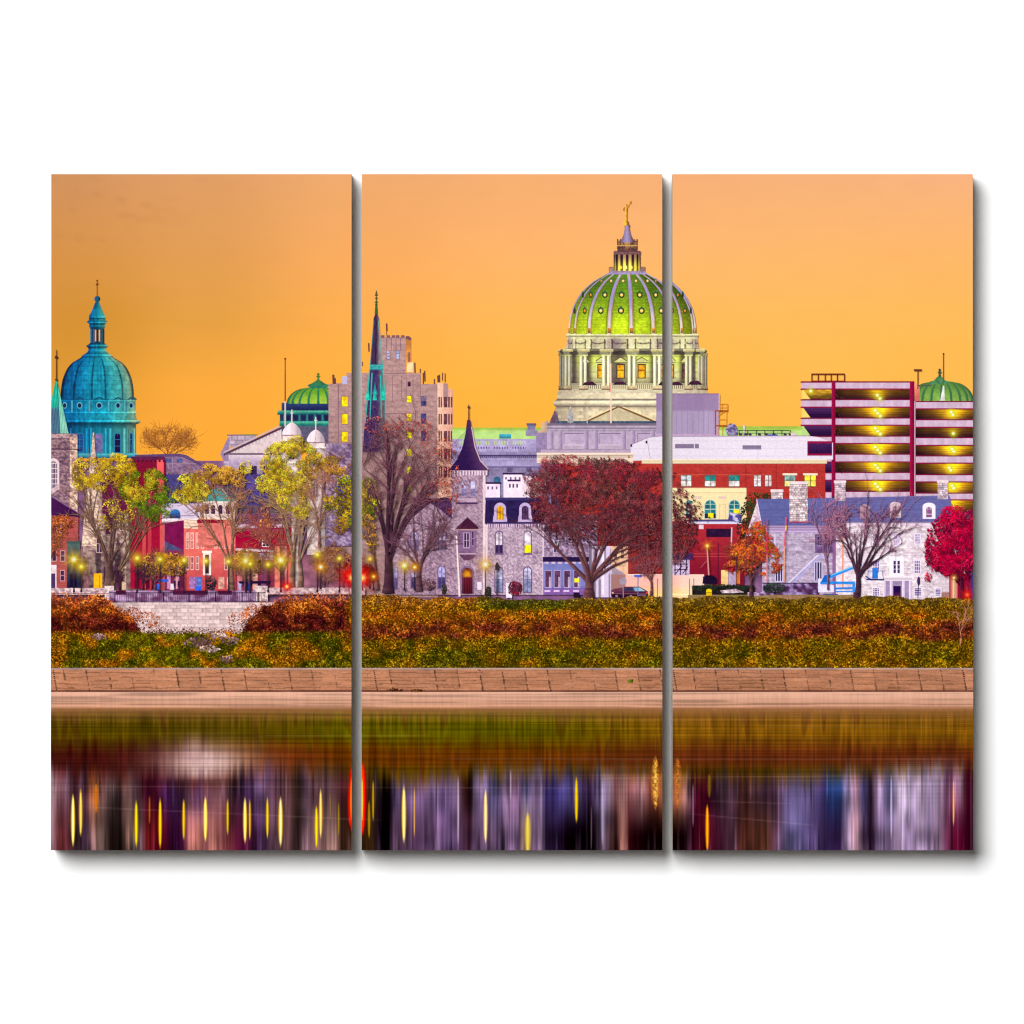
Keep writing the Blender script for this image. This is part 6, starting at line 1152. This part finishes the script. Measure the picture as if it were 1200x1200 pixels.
# river ------------------------------------------------------------------------
rv = part('river', 'still dark river with long blurred reflections of the town and lamps', 'print_water')
COLS = [  # centre x, colour at y~925, colour at y~990
 (72, (196, 170, 176), (170, 140, 150)), (82, (176, 120, 130), (120, 50, 50)), (90, (150, 110, 130), (130, 60, 70)), (99, (60, 34, 40), (60, 40, 40)), (112, (96, 54, 70), (80, 56, 80)), (122, (200, 120, 60), (150, 110, 96)), (132, (140, 96, 90), (104, 84, 76)), (142, (104, 84, 80), (44, 32, 30)), (152, (60, 44, 44), (46, 34, 28)), (163, (150, 110, 100), (170, 130, 110)), (170, (96, 70, 80), (120, 104, 90)), (178, (84, 40, 50), (140, 100, 110)), (184, (60, 14, 40), (120, 30, 30)), (196, (74, 16, 40), (104, 12, 24)), (206, (70, 30, 90), (90, 14, 40)), (216, (56, 30, 66), (60, 20, 60)), (226, (60, 36, 60), (70, 16, 56)), (234, (120, 80, 100), (196, 120, 110)), (244, (110, 70, 130), (206, 130, 110)), (252, (140, 90, 120), (180, 100, 96)), (262, (120, 76, 90), (190, 120, 104)), (272, (130, 90, 100), (160, 90, 86)), (282, (90, 60, 70), (120, 50, 60)), (294, (74, 50, 80), (96, 20, 60)), (304, (90, 60, 110), (100, 30, 70)), (316, (120, 90, 130), (96, 60, 110)), (328, (120, 84, 110), (110, 76, 100)), (340, (110, 70, 80), (110, 80, 80)), (352, (104, 70, 70), (110, 76, 80)), (361, (60, 44, 34), (40, 28, 22)), (370, (120, 90, 110), (170, 130, 140)), (382, (110, 76, 80), (150, 110, 110)), (398, (110, 80, 90), (160, 124, 110)), (406, (110, 70, 70), (150, 116, 104)), (412, (90, 40, 50), (62, 40, 30)), (424, (104, 50, 40), (70, 44, 20)),
 (434, (80, 56, 40), (74, 50, 20)), (444, (60, 44, 50), (40, 24, 40)), (449, (20, 12, 14), (16, 8, 12)), (456, (24, 14, 20), (20, 10, 16)), (461, (110, 90, 140), (110, 80, 110)), (470, (120, 94, 140), (60, 40, 56)), (482, (110, 88, 130), (110, 76, 110)), (494, (130, 100, 150), (110, 80, 120)), (508, (130, 108, 156), (130, 96, 140)), (522, (96, 76, 120), (120, 92, 140)), (534, (150, 124, 170), (120, 90, 140)), (544, (70, 34, 26), (96, 60, 90)), (550, (44, 20, 20), (60, 30, 46)), (556, (140, 120, 160), (120, 90, 130)), (566, (150, 130, 180), (130, 100, 140)), (578, (90, 90, 140), (130, 104, 140)), (586, (100, 90, 130), (90, 66, 100)), (594, (160, 130, 170), (140, 112, 150)), (606, (140, 100, 140), (136, 108, 150)), (616, (110, 110, 170), (180, 150, 110)), (626, (150, 124, 170), (150, 120, 160)), (634, (150, 130, 176), (140, 120, 150)), (640, (60, 50, 110), (40, 26, 50)), (652, (70, 64, 140), (44, 28, 60)), (664, (84, 80, 150), (20, 8, 16)), (676, (90, 80, 140), (16, 6, 12)), (690, (50, 30, 60), (12, 4, 10)), (698, (120, 100, 150), (30, 20, 28)), (708, (170, 156, 200), (120, 100, 124)), (716, (180, 150, 170), (90, 60, 60)), (722, (150, 90, 90), (60, 30, 30)), (730, (200, 150, 140), (190, 130, 110)), (738, (176, 110, 110), (60, 14, 20)), (752, (190, 140, 140), (30, 10, 14)), (764, (160, 80, 60), (16, 6, 8)), (776, (210, 120, 70), (24, 8, 10)),
 (786, (236, 160, 120), (30, 12, 14)), (794, (200, 150, 150), (60, 24, 40)), (800, (90, 20, 44), (70, 14, 34)), (812, (90, 16, 40), (110, 16, 40)), (822, (56, 18, 40), (90, 20, 44)), (834, (110, 84, 96), (70, 30, 50)), (846, (90, 60, 80), (110, 70, 90)), (858, (80, 44, 40), (96, 50, 36)), (872, (90, 60, 70), (90, 50, 36)), (886, (60, 40, 60), (100, 60, 40)), (896, (90, 60, 80), (110, 70, 90)), (910, (96, 84, 130), (120, 116, 170)), (924, (108, 100, 150), (110, 104, 160)), (940, (100, 92, 142), (86, 70, 120)), (952, (70, 60, 120), (60, 44, 86)), (960, (36, 72, 136), (60, 40, 90)), (972, (44, 76, 140), (56, 36, 80)), (982, (170, 150, 196), (170, 150, 180)), (992, (150, 110, 130), (190, 150, 160)), (1000, (66, 72, 124), (90, 70, 100)), (1008, (60, 40, 60), (40, 20, 40)), (1018, (150, 130, 160), (130, 110, 150)), (1030, (92, 96, 146), (130, 110, 150)), (1040, (200, 184, 216), (176, 156, 190)), (1048, (200, 186, 208), (170, 150, 190)), (1056, (170, 156, 190), (160, 140, 180)), (1066, (196, 178, 204), (176, 156, 190)), (1076, (160, 144, 180), (150, 130, 170)), (1088, (190, 170, 200), (170, 140, 170)), (1098, (150, 90, 130), (140, 60, 100)), (1106, (170, 110, 150), (130, 16, 60)), (1114, (150, 120, 140), (90, 10, 44)), (1120, (90, 20, 44), (70, 8, 34)), (1128, (70, 8, 34), (44, 4, 22))]
CXs = np.array([c[0] for c in COLS], float); CA = np.array([c[1] for c in COLS], float); CB = np.array([c[2] for c in COLS], float)
STK = [  # centre x, y0, y1, half width, core, halo, power
 (86, 928, 994, 2.6, (255, 250, 200), (250, 196, 0), 1), (95, 922, 982, 2.2, (255, 232, 120), (226, 160, 10), 1), (113, 916, 954, 3, (226, 130, 20), (190, 100, 30), .7), (160, 936, 994, 2.4, (255, 240, 30), (206, 150, 0), 1), (175.6, 930, 968, 1.4, (226, 140, 20), (150, 60, 20), .7), (188, 933, 996, 2.4, (255, 232, 30), (210, 130, 0), 1), (215.6, 934, 986, 2, (255, 232, 30), (200, 140, 0), .95), (241, 931, 988, 2.6, (255, 252, 190), (250, 200, 20), 1), (267, 934, 980, 1.8, (250, 226, 20), (170, 120, 0), .9), (287.4, 932, 990, 2.5, (255, 250, 160), (246, 196, 10), 1), (293, 934, 986, 1.6, (255, 226, 20), (170, 120, 10), .9), (313.6, 932, 984, 2, (255, 236, 30), (190, 140, 0), .95), (329, 931, 994, 2.8, (255, 252, 190), (250, 190, 20), 1), (371, 942, 996, 2.2, (255, 236, 30), (220, 160, 0), 1), (376, 922, 984, 2.3, (255, 240, 150), (240, 150, 10), 1), (397, 938, 982, 1.3, (170, 150, 20), (120, 90, 20), .8), (387, 926, 962, .8, (170, 140, 20), (120, 90, 20), .6), (410.6, 915, 970, 3.2, (255, 110, 30), (200, 20, 10), .9), (413, 900, 982, 3.2, (255, 40, 10), (210, 0, 10), 1)]
STK = [(x+12,)+tuple(r) for (x, *r) in STK]+[(425.2, 890, 978, 4.6, (255, 70, 10), (220, 0, 0), 1), (424.4, 908, 965, 2.4, (255, 226, 90), (255, 60, 0), 1), (432.6, 936, 984, 1.8, (190, 150, 16), (130, 100, 10), .9), (437.4, 912, 964, 1.5, (220, 180, 20), (150, 110, 10), .9), (473.4, 918, 990, 2.8, (255, 250, 190), (246, 196, 40), 1), (485.6, 921, 982, 1.2, (250, 190, 90), (170, 100, 60), .9), (537, 905, 994, 1.2, (236, 214, 214), (160, 130, 160), .85), (569, 922, 990, 2.6, (255, 252, 210), (236, 180, 90), 1), (598.6, 900, 940, .9, (226, 206, 226), (150, 120, 160), .7), (618.4, 950, 1004, 4.2, (250, 226, 70), (190, 160, 90), .85), (675.4, 908, 966, 2.3, (255, 214, 20), (200, 150, 10), 1), (706, 910, 994, 2.2, (206, 190, 220), (150, 130, 170), .6), (693, 940, 1000, .9, (150, 120, 130), (90, 60, 70), .7),
 (768, 884, 950, 5.5, (255, 206, 90), (206, 130, 40), .9), (782, 885, 950, 6, (226, 140, 60), (170, 90, 40), .7), (816.6, 940, 1000, 2.4, (255, 200, 20), (226, 110, 10), 1), (819, 905, 936, 2.6, (160, 140, 20), (110, 90, 20), .6), (1105, 910, 970, 1.3, (255, 214, 170), (206, 120, 60), .95), (1032, 905, 985, 1.4, (236, 224, 244), (180, 160, 210), .7), (1045.6, 902, 990, 1.5, (236, 224, 244), (180, 160, 210), .7), (1053, 902, 970, 1.0, (226, 214, 236), (180, 160, 210), .6), (800, 916, 970, 1.2, (206, 180, 200), (130, 100, 130), .6), (1000, 950, 1000, 1.4, (40, 20, 40), (60, 40, 70), .6), (1008, 935, 1000, 1.6, (24, 12, 26), (50, 34, 50), .7), (986, 945, 1000, 1, (190, 100, 60), (150, 100, 110), .6)]
def river_sh(X, Y):
    n1 = vn(X*.55, Y*.012, 3); n2 = vn(X*.17, Y*.018, 5); n3 = vn(X*1.1, Y*.02, 9); nb = fbm(X*.03, Y*.01, 8)
    # bottom: town, column by column
    xw = X+1.5*(n2-.5)
    a = np.stack([np.interp(xw, CXs, CA[:, k]) for k in range(3)], -1); b = np.stack([np.interp(xw, CXs, CB[:, k]) for k in range(3)], -1)
    town = mix(a, b, ss(915, 985, Y))*(.80+.32*(n1-.4)+.12*(n3-.5)+.26*(n2-.5)+.34*(vn(X*.06, Y*.05, 29)-.5))[..., None]
    lum = town.mean(-1, keepdims=True); town = (lum+(town-lum)*.82)*A((1.03, .97, 1.0))
    town = town*(1-.34*ss(.68, .95, vn(X*.34, Y*.012, 19)))[..., None]+A((52, 44, 54))*(ss(.72, 1., vn(X*.4, Y*.012, 23))*.7)[..., None]
    # planted bank reflection
    R = ss(600, 820, X); 
    g = mix((92, 84, 6), (124, 82, 20), R*.9); w = mix((100, 54, 12), (96, 46, 22), R)
    L = ss(430, 330, X)
    g = mix(g, (82, 66, 10), L); w = mix(w, (66, 22, 18), L*ss(330, 200, X)); w = mix(w, (112, 50, 20), L*ss(250, 380, X))
    bank = mix(g, w, ss(858+16*(n2-.5), 886+10*(n2-.5), Y))
    bank = mix(bank, mix((70, 64, 6), (96, 62, 10), n2), ss(890, 905, Y)*(1-L)*.8)
    bank = bank*(.98+.36*(n2-.4)+.26*(n1-.5)+.14*(n3-.5))[..., None]
    bank = mix(bank, (52, 24, 20), np.clip(ss(.62, .85, n2)*.4, 0, 1))
    # pale wall reflection on the left
    x = X-12
    wb = np.exp(-((x-236)/58)**2-((Y-894)/22)**2)*(.8+.4*n1)*ss(924, 908, Y); wb2 = np.exp(-((x-228)/12)**2)*ss(850, 880, Y)*.5*(n1 > .3)
    bank = mix(bank, (206, 174, 170), np.clip(wb*(.7+.3*ss(180, 240, x)), 0, .95)); bank = mix(bank, (180, 140, 140), wb2*ss(905, 890, Y))
    edge = np.interp(X, [72, 150, 250, 330, 420, 470, 540, 600, 700, 790, 900, 1000, 1128], [906, 912, 920, 900, 908, 916, 912, 908, 906, 912, 914, 906, 900])+14*(n1-.5)+8*(n2-.5)
    o = mix(bank, town, ss(edge-20, edge+16, Y))
    # embankment reflection
    e = mix((222, 172, 148), (196, 146, 120), ss(812, 829, Y)); e = e*(1-.20*ss(.5, .8, vn(X*.01, Y*.75, 4))+.05*(n1-.5))[..., None]
    e = np.where((np.abs(Y-827.4) < .9)[..., None], e*1.1, e); e = np.where((np.abs(Y-819.6) < .5)[..., None], e*.86, e)
    e = mix(e, (146, 98, 62), ss(827.5, 831, Y)*(.6+.3*n1))
    o = mix(e, o, ss(828.5, 853+10*(n1-.5), Y)*.72+.28*ss(826.5, 830, Y)*ss(828, 836, Y))
    for (sx, y0, y1, hw, core, halo, pw) in STK:
        m = np.abs(X-sx) < hw*2.6+1
        if not m.any(): continue
        yc, hy = (y0+y1)/2, (y1-y0)/2; v = np.clip(1-((Y[m]-yc)/hy)**2, 0, 1); wv = hw*.74*v**.75+1e-3
        d = np.abs(X[m]-sx)/wv
        al = np.where(v > 0, np.clip(1.75-d, 0, 1)**1.4*np.clip(v*2.2, 0, 1)*pw, 0)
        if 760 < sx < 790: al = al*(.35+.65*(vn(X[m]*.8, Y[m]*.7, 6) > .45))
        c = mix(core, halo, np.clip(d*1.3-.2, 0, 1))
        o[m] = mix(o[m], c, al)
    # fine ripple lines
    r = vn(X*.006+3.1*np.floor(Y/1.3), np.floor(Y/1.3), 7); rp = (r-.5)*ss(830, 842, Y)*ss(960, 880, Y)
    o = o*(1+.30*rp)[..., None]
    for yy, x0, x1, sl in ((921, 72, 700, .004), (945, 100, 460, .045), (889, 500, 1128, 0), (851, 860, 1110, 0), (862, 300, 520, 0), (938, 800, 930, .03), (952, 780, 960, .09), (912, 690, 1000, -.01)):
        m = np.exp(-((Y-yy-(X-x0)*sl)/.7)**2)*ss(x0, x0+40, X)*ss(x1, x1-40, X)
        o = mix(o, o*.75+A((70, 58, 58)), m*.45)
    return np.clip(o, 0, 255)
rect(rv, 72, 811.2, 1128, 996, river_sh, .8, 1.3)

# =========================================================== LAMPS
off(12)
def lamp(x, y, r, yb, lab, core=(255, 250, 190), halo=(255, 200, 40), rays=0, post=True, pc=(44, 34, 40), hs=1.7):
    l = part('street_lamp', lab, 'print_metal')
    if post:
        line(l, [(x, y+2), (x, yb)], 1.1, pc, 1.4); line(l, [(x, yb-3), (x, yb)], 2.2, pc); line(l, [(x-1.4, y+2.6), (x+1.4, y+2.6)], 1, pc)
    else: rect(l, x-1, y+1.6, x+1, y+2.8, flat(pc))
    g = sub(l, 'glowing_globe', 'glowing yellow lamp globe', 'print_glow')
    glow(g, x, y, r*1.25, core, halo, rays=rays)
    glow(g, x, y, r*2.3, halo, [min(255, v*.9) for v in halo], amax=.24)
    glow(g, x, y, hs*2.2, (255, 255, 226), core, amax=1.0)
big = 11; 
LM = [(87, 655.6, big, 'leftmost big bright lamp near the left edge', 1), (95.6, 664, 8, 'second smaller lamp right of the leftmost bright lamp', 0), (161, 654, 7.5, 'lamp just left of the red brick gable', 0), (188, 655.4, 6.5, 'lamp shining through the low olive tree', 0), (216, 656.6, 6.5, 'lamp at the corner of the red terrace', 0), (241.6, 657.4, 6.5, 'lamp in front of the white door surround', 0), (268, 658, 6, 'dim lamp beside the forked trunk', 0), (288.4, 657.4, big, 'big bright lamp before the maroon house', 1), (293.4, 660.6, 6, 'smaller lamp close right of the big bright one', 0), (314.4, 661.6, 6, 'dim lamp half hidden behind bare twigs', 0), (329.2, 656.4, 12, 'brightest lamp on the red brown bare tree', 1), (372, 650, 7, 'upper yellow lamp right of the twin trunks', 0), (397.8, 654.4, 5, 'dim lamp near the right edge of the left canvas', 0)]
for x, y, r, lab, ry in LM: lamp(x, y, r, 694, lab, rays=ry, hs=2.0 if ry else 1.5, core=(255, 250, 190) if ry else (255, 236, 90))
lamp(376, 664.4, 9, 690, 'orange lamp below the yellow one right of the twin trunks', (255, 246, 190), (255, 160, 30), 1)
def signal(x, y, r, lab, core=(255, 226, 120), halo=(255, 20, 10), yb=692):
    l = part('traffic_light', lab, 'print_metal'); line(l, [(x, y+2), (x, yb)], 1, (60, 30, 40)); rect(l, x-1.2, y-2, x+1.2, y+3, flat((50, 16, 20)))
    g = sub(l, 'red_signal', 'glowing red signal', 'print_glow'); glow(g, x, y, r*1.9, halo, halo, amax=.4); glow(g, x, y, r*1.3, core, halo, rays=1, amax=1); return l
signal(336.4, 687.4, 8.5, 'low red light at the foot of the bare red brown tree')
signal(409, 673.6, 10, 'left one of two glowing red lights at the gap', (255, 120, 40), (255, 10, 10)); off(0)
signal(424.8, 677, 15, 'large glowing red light at the left edge of the middle canvas')
lamp(433.6, 655, 6, 690, 'dim yellow lamp above the red light', (255, 236, 90), (220, 170, 20), hs=1.2); lamp(438, 675.6, 6, 692, 'orange lamp right of the red light', (255, 220, 90), (240, 130, 20), hs=1.3)
lamp(474, 662.6, 9.5, 692, 'bright lamp between the two bare trees', rays=1, hs=2); lamp(486, 664.6, 7, 692, 'amber lamp against the trunk of the second bare tree', (255, 220, 90), (250, 150, 20)); lamp(568.8, 661.6, 11, 697, 'bright lamp right of the mansion door', (255, 252, 210), (255, 190, 70), rays=1, hs=2.2)
dl = part('street_lamp', 'unlit dark lamp before the mansion window', 'print_metal'); line(dl, [(582.4, 666), (582.4, 697)], 1.1, (40, 32, 48), 1.5); fill(sub(dl, 'lantern_head', 'dark unlit lantern head'), [(582, 658.6), (583, 658.6), (585, 663), (584.4, 668), (580.6, 668), (580, 663)], flat((52, 46, 40)), .7, .7)
off(-12)
sl = part('street_lamp', 'orange sodium street light on a pale bent pole before the dark red annexe', 'print_metal'); line(sl, [(828.4, 641), (830.4, 674)], 1.6, (200, 140, 120)); line(sl, [(821, 665), (829, 656)], .7, (150, 90, 80)); glow(sub(sl, 'glowing_head', 'glowing orange lamp head', 'print_glow'), 828.6, 639.6, 9, (255, 240, 150), (255, 130, 10), rays=1)
ol = part('street_lamp', 'small orange light left of the orange tree', 'print_metal'); line(ol, [(862.6, 651), (862.6, 684)], .9, (80, 50, 50)); glow(sub(ol, 'glowing_head', 'glowing orange lamp head', 'print_glow'), 862.4, 648.6, 4, (255, 200, 60), (240, 130, 20))
gp = part('guide_pole', 'tall thin red and white pole left of the porch gable', 'print_metal'); line(gp, [(899, 608), (898.6, 650)], 1.3, (196, 50, 90)); line(gp, [(898.6, 650), (898.4, 682)], 1.3, (206, 120, 110))
gp = part('guide_pole', 'tall thin yellow and red pole in front of the lavender eave', 'print_metal'); line(gp, [(921, 606), (919, 640)], 1.4, (214, 80, 90)); line(gp, [(921, 616), (920.4, 622)], 1.5, (230, 190, 60)); line(gp, [(919, 640), (918.4, 682)], 1.6, (214, 150, 120))
pl = part('street_lamp', 'small orange light at the foot of the crimson tree', 'print_metal'); line(pl, [(1117, 680), (1117, 700)], 1, (240, 190, 160)); glow(sub(pl, 'glowing_head', None, 'print_glow'), 1117.4, 677, 6, (255, 250, 220), (255, 150, 40))
signal(1133, 697, 7.5, 'low red glow under the crimson tree at the right edge', (255, 120, 60), (255, 40, 20), 701)
# =========================================================== MATERIALS
def nt_new(name):
    m = bpy.data.materials.new(name); m.use_nodes = True
    nt = m.node_tree; nt.nodes.clear(); return m, nt
def ink(name, sc, amp, stretch=(1, 1, 1), rough=.8, alpha=False):
    m, nt = nt_new(name); N = nt.nodes; L = nt.links
    out = N.new('ShaderNodeOutputMaterial'); ca = N.new('ShaderNodeVertexColor'); ca.layer_name = 'Ink'
    tc = N.new('ShaderNodeTexCoord'); mp = N.new('ShaderNodeMapping'); mp.inputs['Scale'].default_value = stretch
    L.new(tc.outputs['Object'], mp.inputs['Vector'])
    no = N.new('ShaderNodeTexNoise'); no.inputs['Scale'].default_value = sc; no.inputs['Detail'].default_value = 2.5
    L.new(mp.outputs[0], no.inputs['Vector'])
    mr = N.new('ShaderNodeMapRange'); mr.inputs['From Min'].default_value = .25; mr.inputs['From Max'].default_value = .75
    mr.inputs['To Min'].default_value = 1-amp; mr.inputs['To Max'].default_value = 1+amp
    L.new(no.outputs['Fac'], mr.inputs['Value'])
    mx = N.new('ShaderNodeVectorMath'); mx.operation = 'SCALE'
    L.new(ca.outputs['Color'], mx.inputs[0]); L.new(mr.outputs[0], mx.inputs['Scale'])
    b = N.new('ShaderNodeBsdfPrincipled'); b.inputs['Roughness'].default_value = rough; b.inputs['Specular IOR Level'].default_value = 0.0
    L.new(mx.outputs[0], b.inputs['Base Color'])
    if alpha:
        t = N.new('ShaderNodeBsdfTransparent'); ms = N.new('ShaderNodeMixShader')
        L.new(ca.outputs['Alpha'], ms.inputs[0]); L.new(t.outputs[0], ms.inputs[1]); L.new(b.outputs[0], ms.inputs[2]); L.new(ms.outputs[0], out.inputs[0])
    else: L.new(b.outputs[0], out.inputs[0])
    return m
MATS = {'print_sky': ink('print_sky', 30, .008, (1, 1, 3)), 'print_stone': ink('print_stone', 560, .11), 'print_brick': ink('print_brick', 420, .15, (1, 1, 2)),
        'print_copper': ink('print_copper', 360, .07), 'print_gold': ink('print_gold', 500, .12), 'print_glass': ink('print_glass', 260, .08),
        'print_metal': ink('print_metal', 300, .06), 'print_paint': ink('print_paint', 300, .06), 'print_wood': ink('print_wood', 400, .1),
        'print_leaf': ink('print_leaf', 260, .14), 'print_water': ink('print_water', 500, .07, (1, 1, .08)),
        'print_lamp': ink('print_lamp', 200, .02, alpha=True), 'print_glow': ink('print_glow', 200, .0, alpha=True)}
def plain(name, col, sc, amp, bump=0.0, rough=.9):
    m, nt = nt_new(name); N = nt.nodes; L = nt.links
    out = N.new('ShaderNodeOutputMaterial'); tc = N.new('ShaderNodeTexCoord'); no = N.new('ShaderNodeTexNoise'); no.inputs['Scale'].default_value = sc; no.inputs['Detail'].default_value = 4
    L.new(tc.outputs['Object'], no.inputs['Vector'])
    cr = N.new('ShaderNodeValToRGB'); cr.color_ramp.elements[0].color = [c*(1-amp) for c in col]+[1]; cr.color_ramp.elements[1].color = list(col)+[1]
    L.new(no.outputs['Fac'], cr.inputs[0]); b = N.new('ShaderNodeBsdfPrincipled'); b.inputs['Roughness'].default_value = rough; b.inputs['Specular IOR Level'].default_value = 0.0
    L.new(cr.outputs[0], b.inputs['Base Color'])
    if bump:
        bp = N.new('ShaderNodeBump'); bp.inputs['Strength'].default_value = bump; bp.inputs['Distance'].default_value = .0005; L.new(no.outputs['Fac'], bp.inputs['Height']); L.new(bp.outputs[0], b.inputs['Normal'])
    L.new(b.outputs[0], out.inputs[0]); return m
M_WALL = plain('white_wall_paint', (.97, .97, .97), 60, .01, .02)
M_CANVAS = plain('dark_canvas_edge', (.58, .52, .46), 900, .2, .2)
M_WOOD = plain('pine_wood', (.55, .40, .24), 40, .3)

# =========================================================== BUILD
DEPTH = .038; ZC = 1.5
coll = bpy.context.scene.collection
def mesh_obj(name, verts, faces, mat, parent=None):
    me = bpy.data.meshes.new(name); me.from_pydata(verts, [], faces); me.update()
    o = bpy.data.objects.new(name, me); coll.objects.link(o); me.materials.append(mat); o.parent = parent
    return o
# wall
wall = mesh_obj('wall', [(-4, 0, -1), (4, 0, -1), (4, 0, 4), (-4, 0, 4)], [(0, 1, 2, 3)], M_WALL)
wall['kind'] = 'structure'
PL = ['left canvas panel printed with a blue domed cathedral, yellow trees and many street lamps',
      'middle canvas panel printed with a turreted stone mansion, red tree and gilded statue dome',
      'right canvas panel printed with a yellow lit parking garage and bright crimson tree']
roots = []
def bevel_box(w, h, d, r):
    vs = []
    for (y, i) in ((0, 0), (-(d-r), 0), (-d, r)):
        for sx, sz in ((-1, -1), (1, -1), (1, 1), (-1, 1)): vs.append((sx*(w/2-i), y, sz*(h/2-i)))
    fs = [(8, 9, 10, 11)]
    for k in (0, 4):
        for j in range(4): fs.append((k+j, k+(j+1) % 4, k+4+(j+1) % 4, k+4+j))
    return vs, fs
for i, (p0, p1, sh) in enumerate(PANELS):
    vs, fs = bevel_box((p1-p0)/1000, (Y1-Y0)/1000, DEPTH, .0006)
    o = mesh_obj('canvas_panel', vs, fs, M_CANVAS)
    o.location = (((p0+p1)/2+sh-600)/1000, -.0004, ZC+(600-(Y0+Y1)/2)/1000)
    o['label'] = PL[i]; o['category'] = 'canvas print'; o['group'] = 'canvas panels of the triptych'
    roots.append(o)

def build(node, pi, parent):
    p0, p1, sh = PANELS[pi]; cxp = (p0+p1)/2; cyp = (Y0+Y1)/2
    V = []; Cc = []
    for q, c, a, zz in node.geo:
        x = q[..., 0]; k = (x.max(1) > p0+.02) & (x.min(1) < p1-.02) & (q[..., 1].max(1) > Y0) & (q[..., 1].min(1) < Y1)
        if not k.any(): continue
        qk = q[k].copy(); qk[..., 0] = np.clip(qk[..., 0], p0, p1); qk[..., 1] = np.clip(qk[..., 1], Y0, Y1)
        v = np.empty(qk.shape[:2]+(3,)); v[..., 0] = (qk[..., 0]-cxp)/1000; v[..., 2] = (cyp-qk[..., 1])/1000
        v[..., 1] = -DEPTH-zz[k][:, None]
        V.append(v); cc = np.empty(qk.shape[:2]+(4,)); ck = c[k]; lift = (ck.max() >= 0)*np.clip((712-q[k][..., 1])/8, 0, 1)[..., None]*(node.mat != 'print_sky')  # lift: pinkish violet haze put into the ink colours above the bank
        if node.mat != 'print_sky':
            lm = ck.mean(-1, keepdims=True); ck = lm+(ck-lm)*1.02; ck = 118+(ck-118)*1.10
        ck = np.clip(ck, 0, 255)*(1+.05*lift)+lift*(1-np.clip(ck, 0, 255)/255)*A((15, 6, 19)); cc[..., :3] = lin(ck)/INK; cc[..., 3] = a[k]; Cc.append(cc)
    kids = [n for n in node.kids]
    o = None
    if V:
        V = np.concatenate(V); Cc = np.concatenate(Cc); n = len(V)
        me = bpy.data.meshes.new(node.name)
        me.vertices.add(n*4); me.vertices.foreach_set('co', V.reshape(-1).astype(np.float32))
        me.loops.add(n*4); me.loops.foreach_set('vertex_index', np.arange(n*4, dtype=np.int32))
        me.polygons.add(n); me.polygons.foreach_set('loop_start', np.arange(0, n*4, 4, dtype=np.int32))
        at = me.color_attributes.new('Ink', 'FLOAT_COLOR', 'CORNER'); at.data.foreach_set('color', Cc.reshape(-1).astype(np.float32))
        me.update(calc_edges=True)
        me.materials.append(MATS[node.mat])
        o = bpy.data.objects.new(node.name, me); coll.objects.link(o); o.parent = parent
        if node.label: o['label'] = node.label
        if node.kind: o['kind'] = node.kind
    for kd in kids: build(kd, pi, o if o is not None else parent)
print('ZTOTAL', Zc[0])
for pi in range(3):
    for nd in TOP: build(nd, pi, roots[pi])

# =========================================================== LIGHT, WORLD, CAMERA
sc = bpy.context.scene
w = bpy.data.worlds.new('World'); sc.world = w; w.use_nodes = True
bg = w.node_tree.nodes['Background']; bg.inputs[0].default_value = (1, 1, 1, 1); bg.inputs[1].default_value = .07
D = 20.0
ld = bpy.data.lights.new('soft_box', 'AREA'); ld.shape = 'ELLIPSE'
tx0, tx1, tz0, tz1 = -.86, -.04, .08, .92
ld.size = (tx1-tx0)*D; ld.size_y = (tz1-tz0)*D; ld.energy = 9450
lo = bpy.data.objects.new('soft_box', ld); coll.objects.link(lo)
lo.location = ((tx0+tx1)/2*D, -D, ZC+(tz0+tz1)/2*D); lo.rotation_euler = (math.radians(90), 0, 0)
cd = bpy.data.cameras.new('camera'); cam = bpy.data.objects.new('camera', cd); coll.objects.link(cam)
CD = 8.0
cam.location = (0, -CD-DEPTH, ZC); cam.rotation_euler = (math.radians(90), 0, 0)
cd.sensor_width = 36; cd.lens = 36*CD/1.2; cd.clip_start = .1; cd.clip_end = 200
sc.camera = cam
sc.cycles.filter_width = 1.3
sc.view_settings.view_transform = 'Standard'; sc.view_settings.look = 'None'; sc.view_settings.exposure = 0; sc.view_settings.gamma = 1
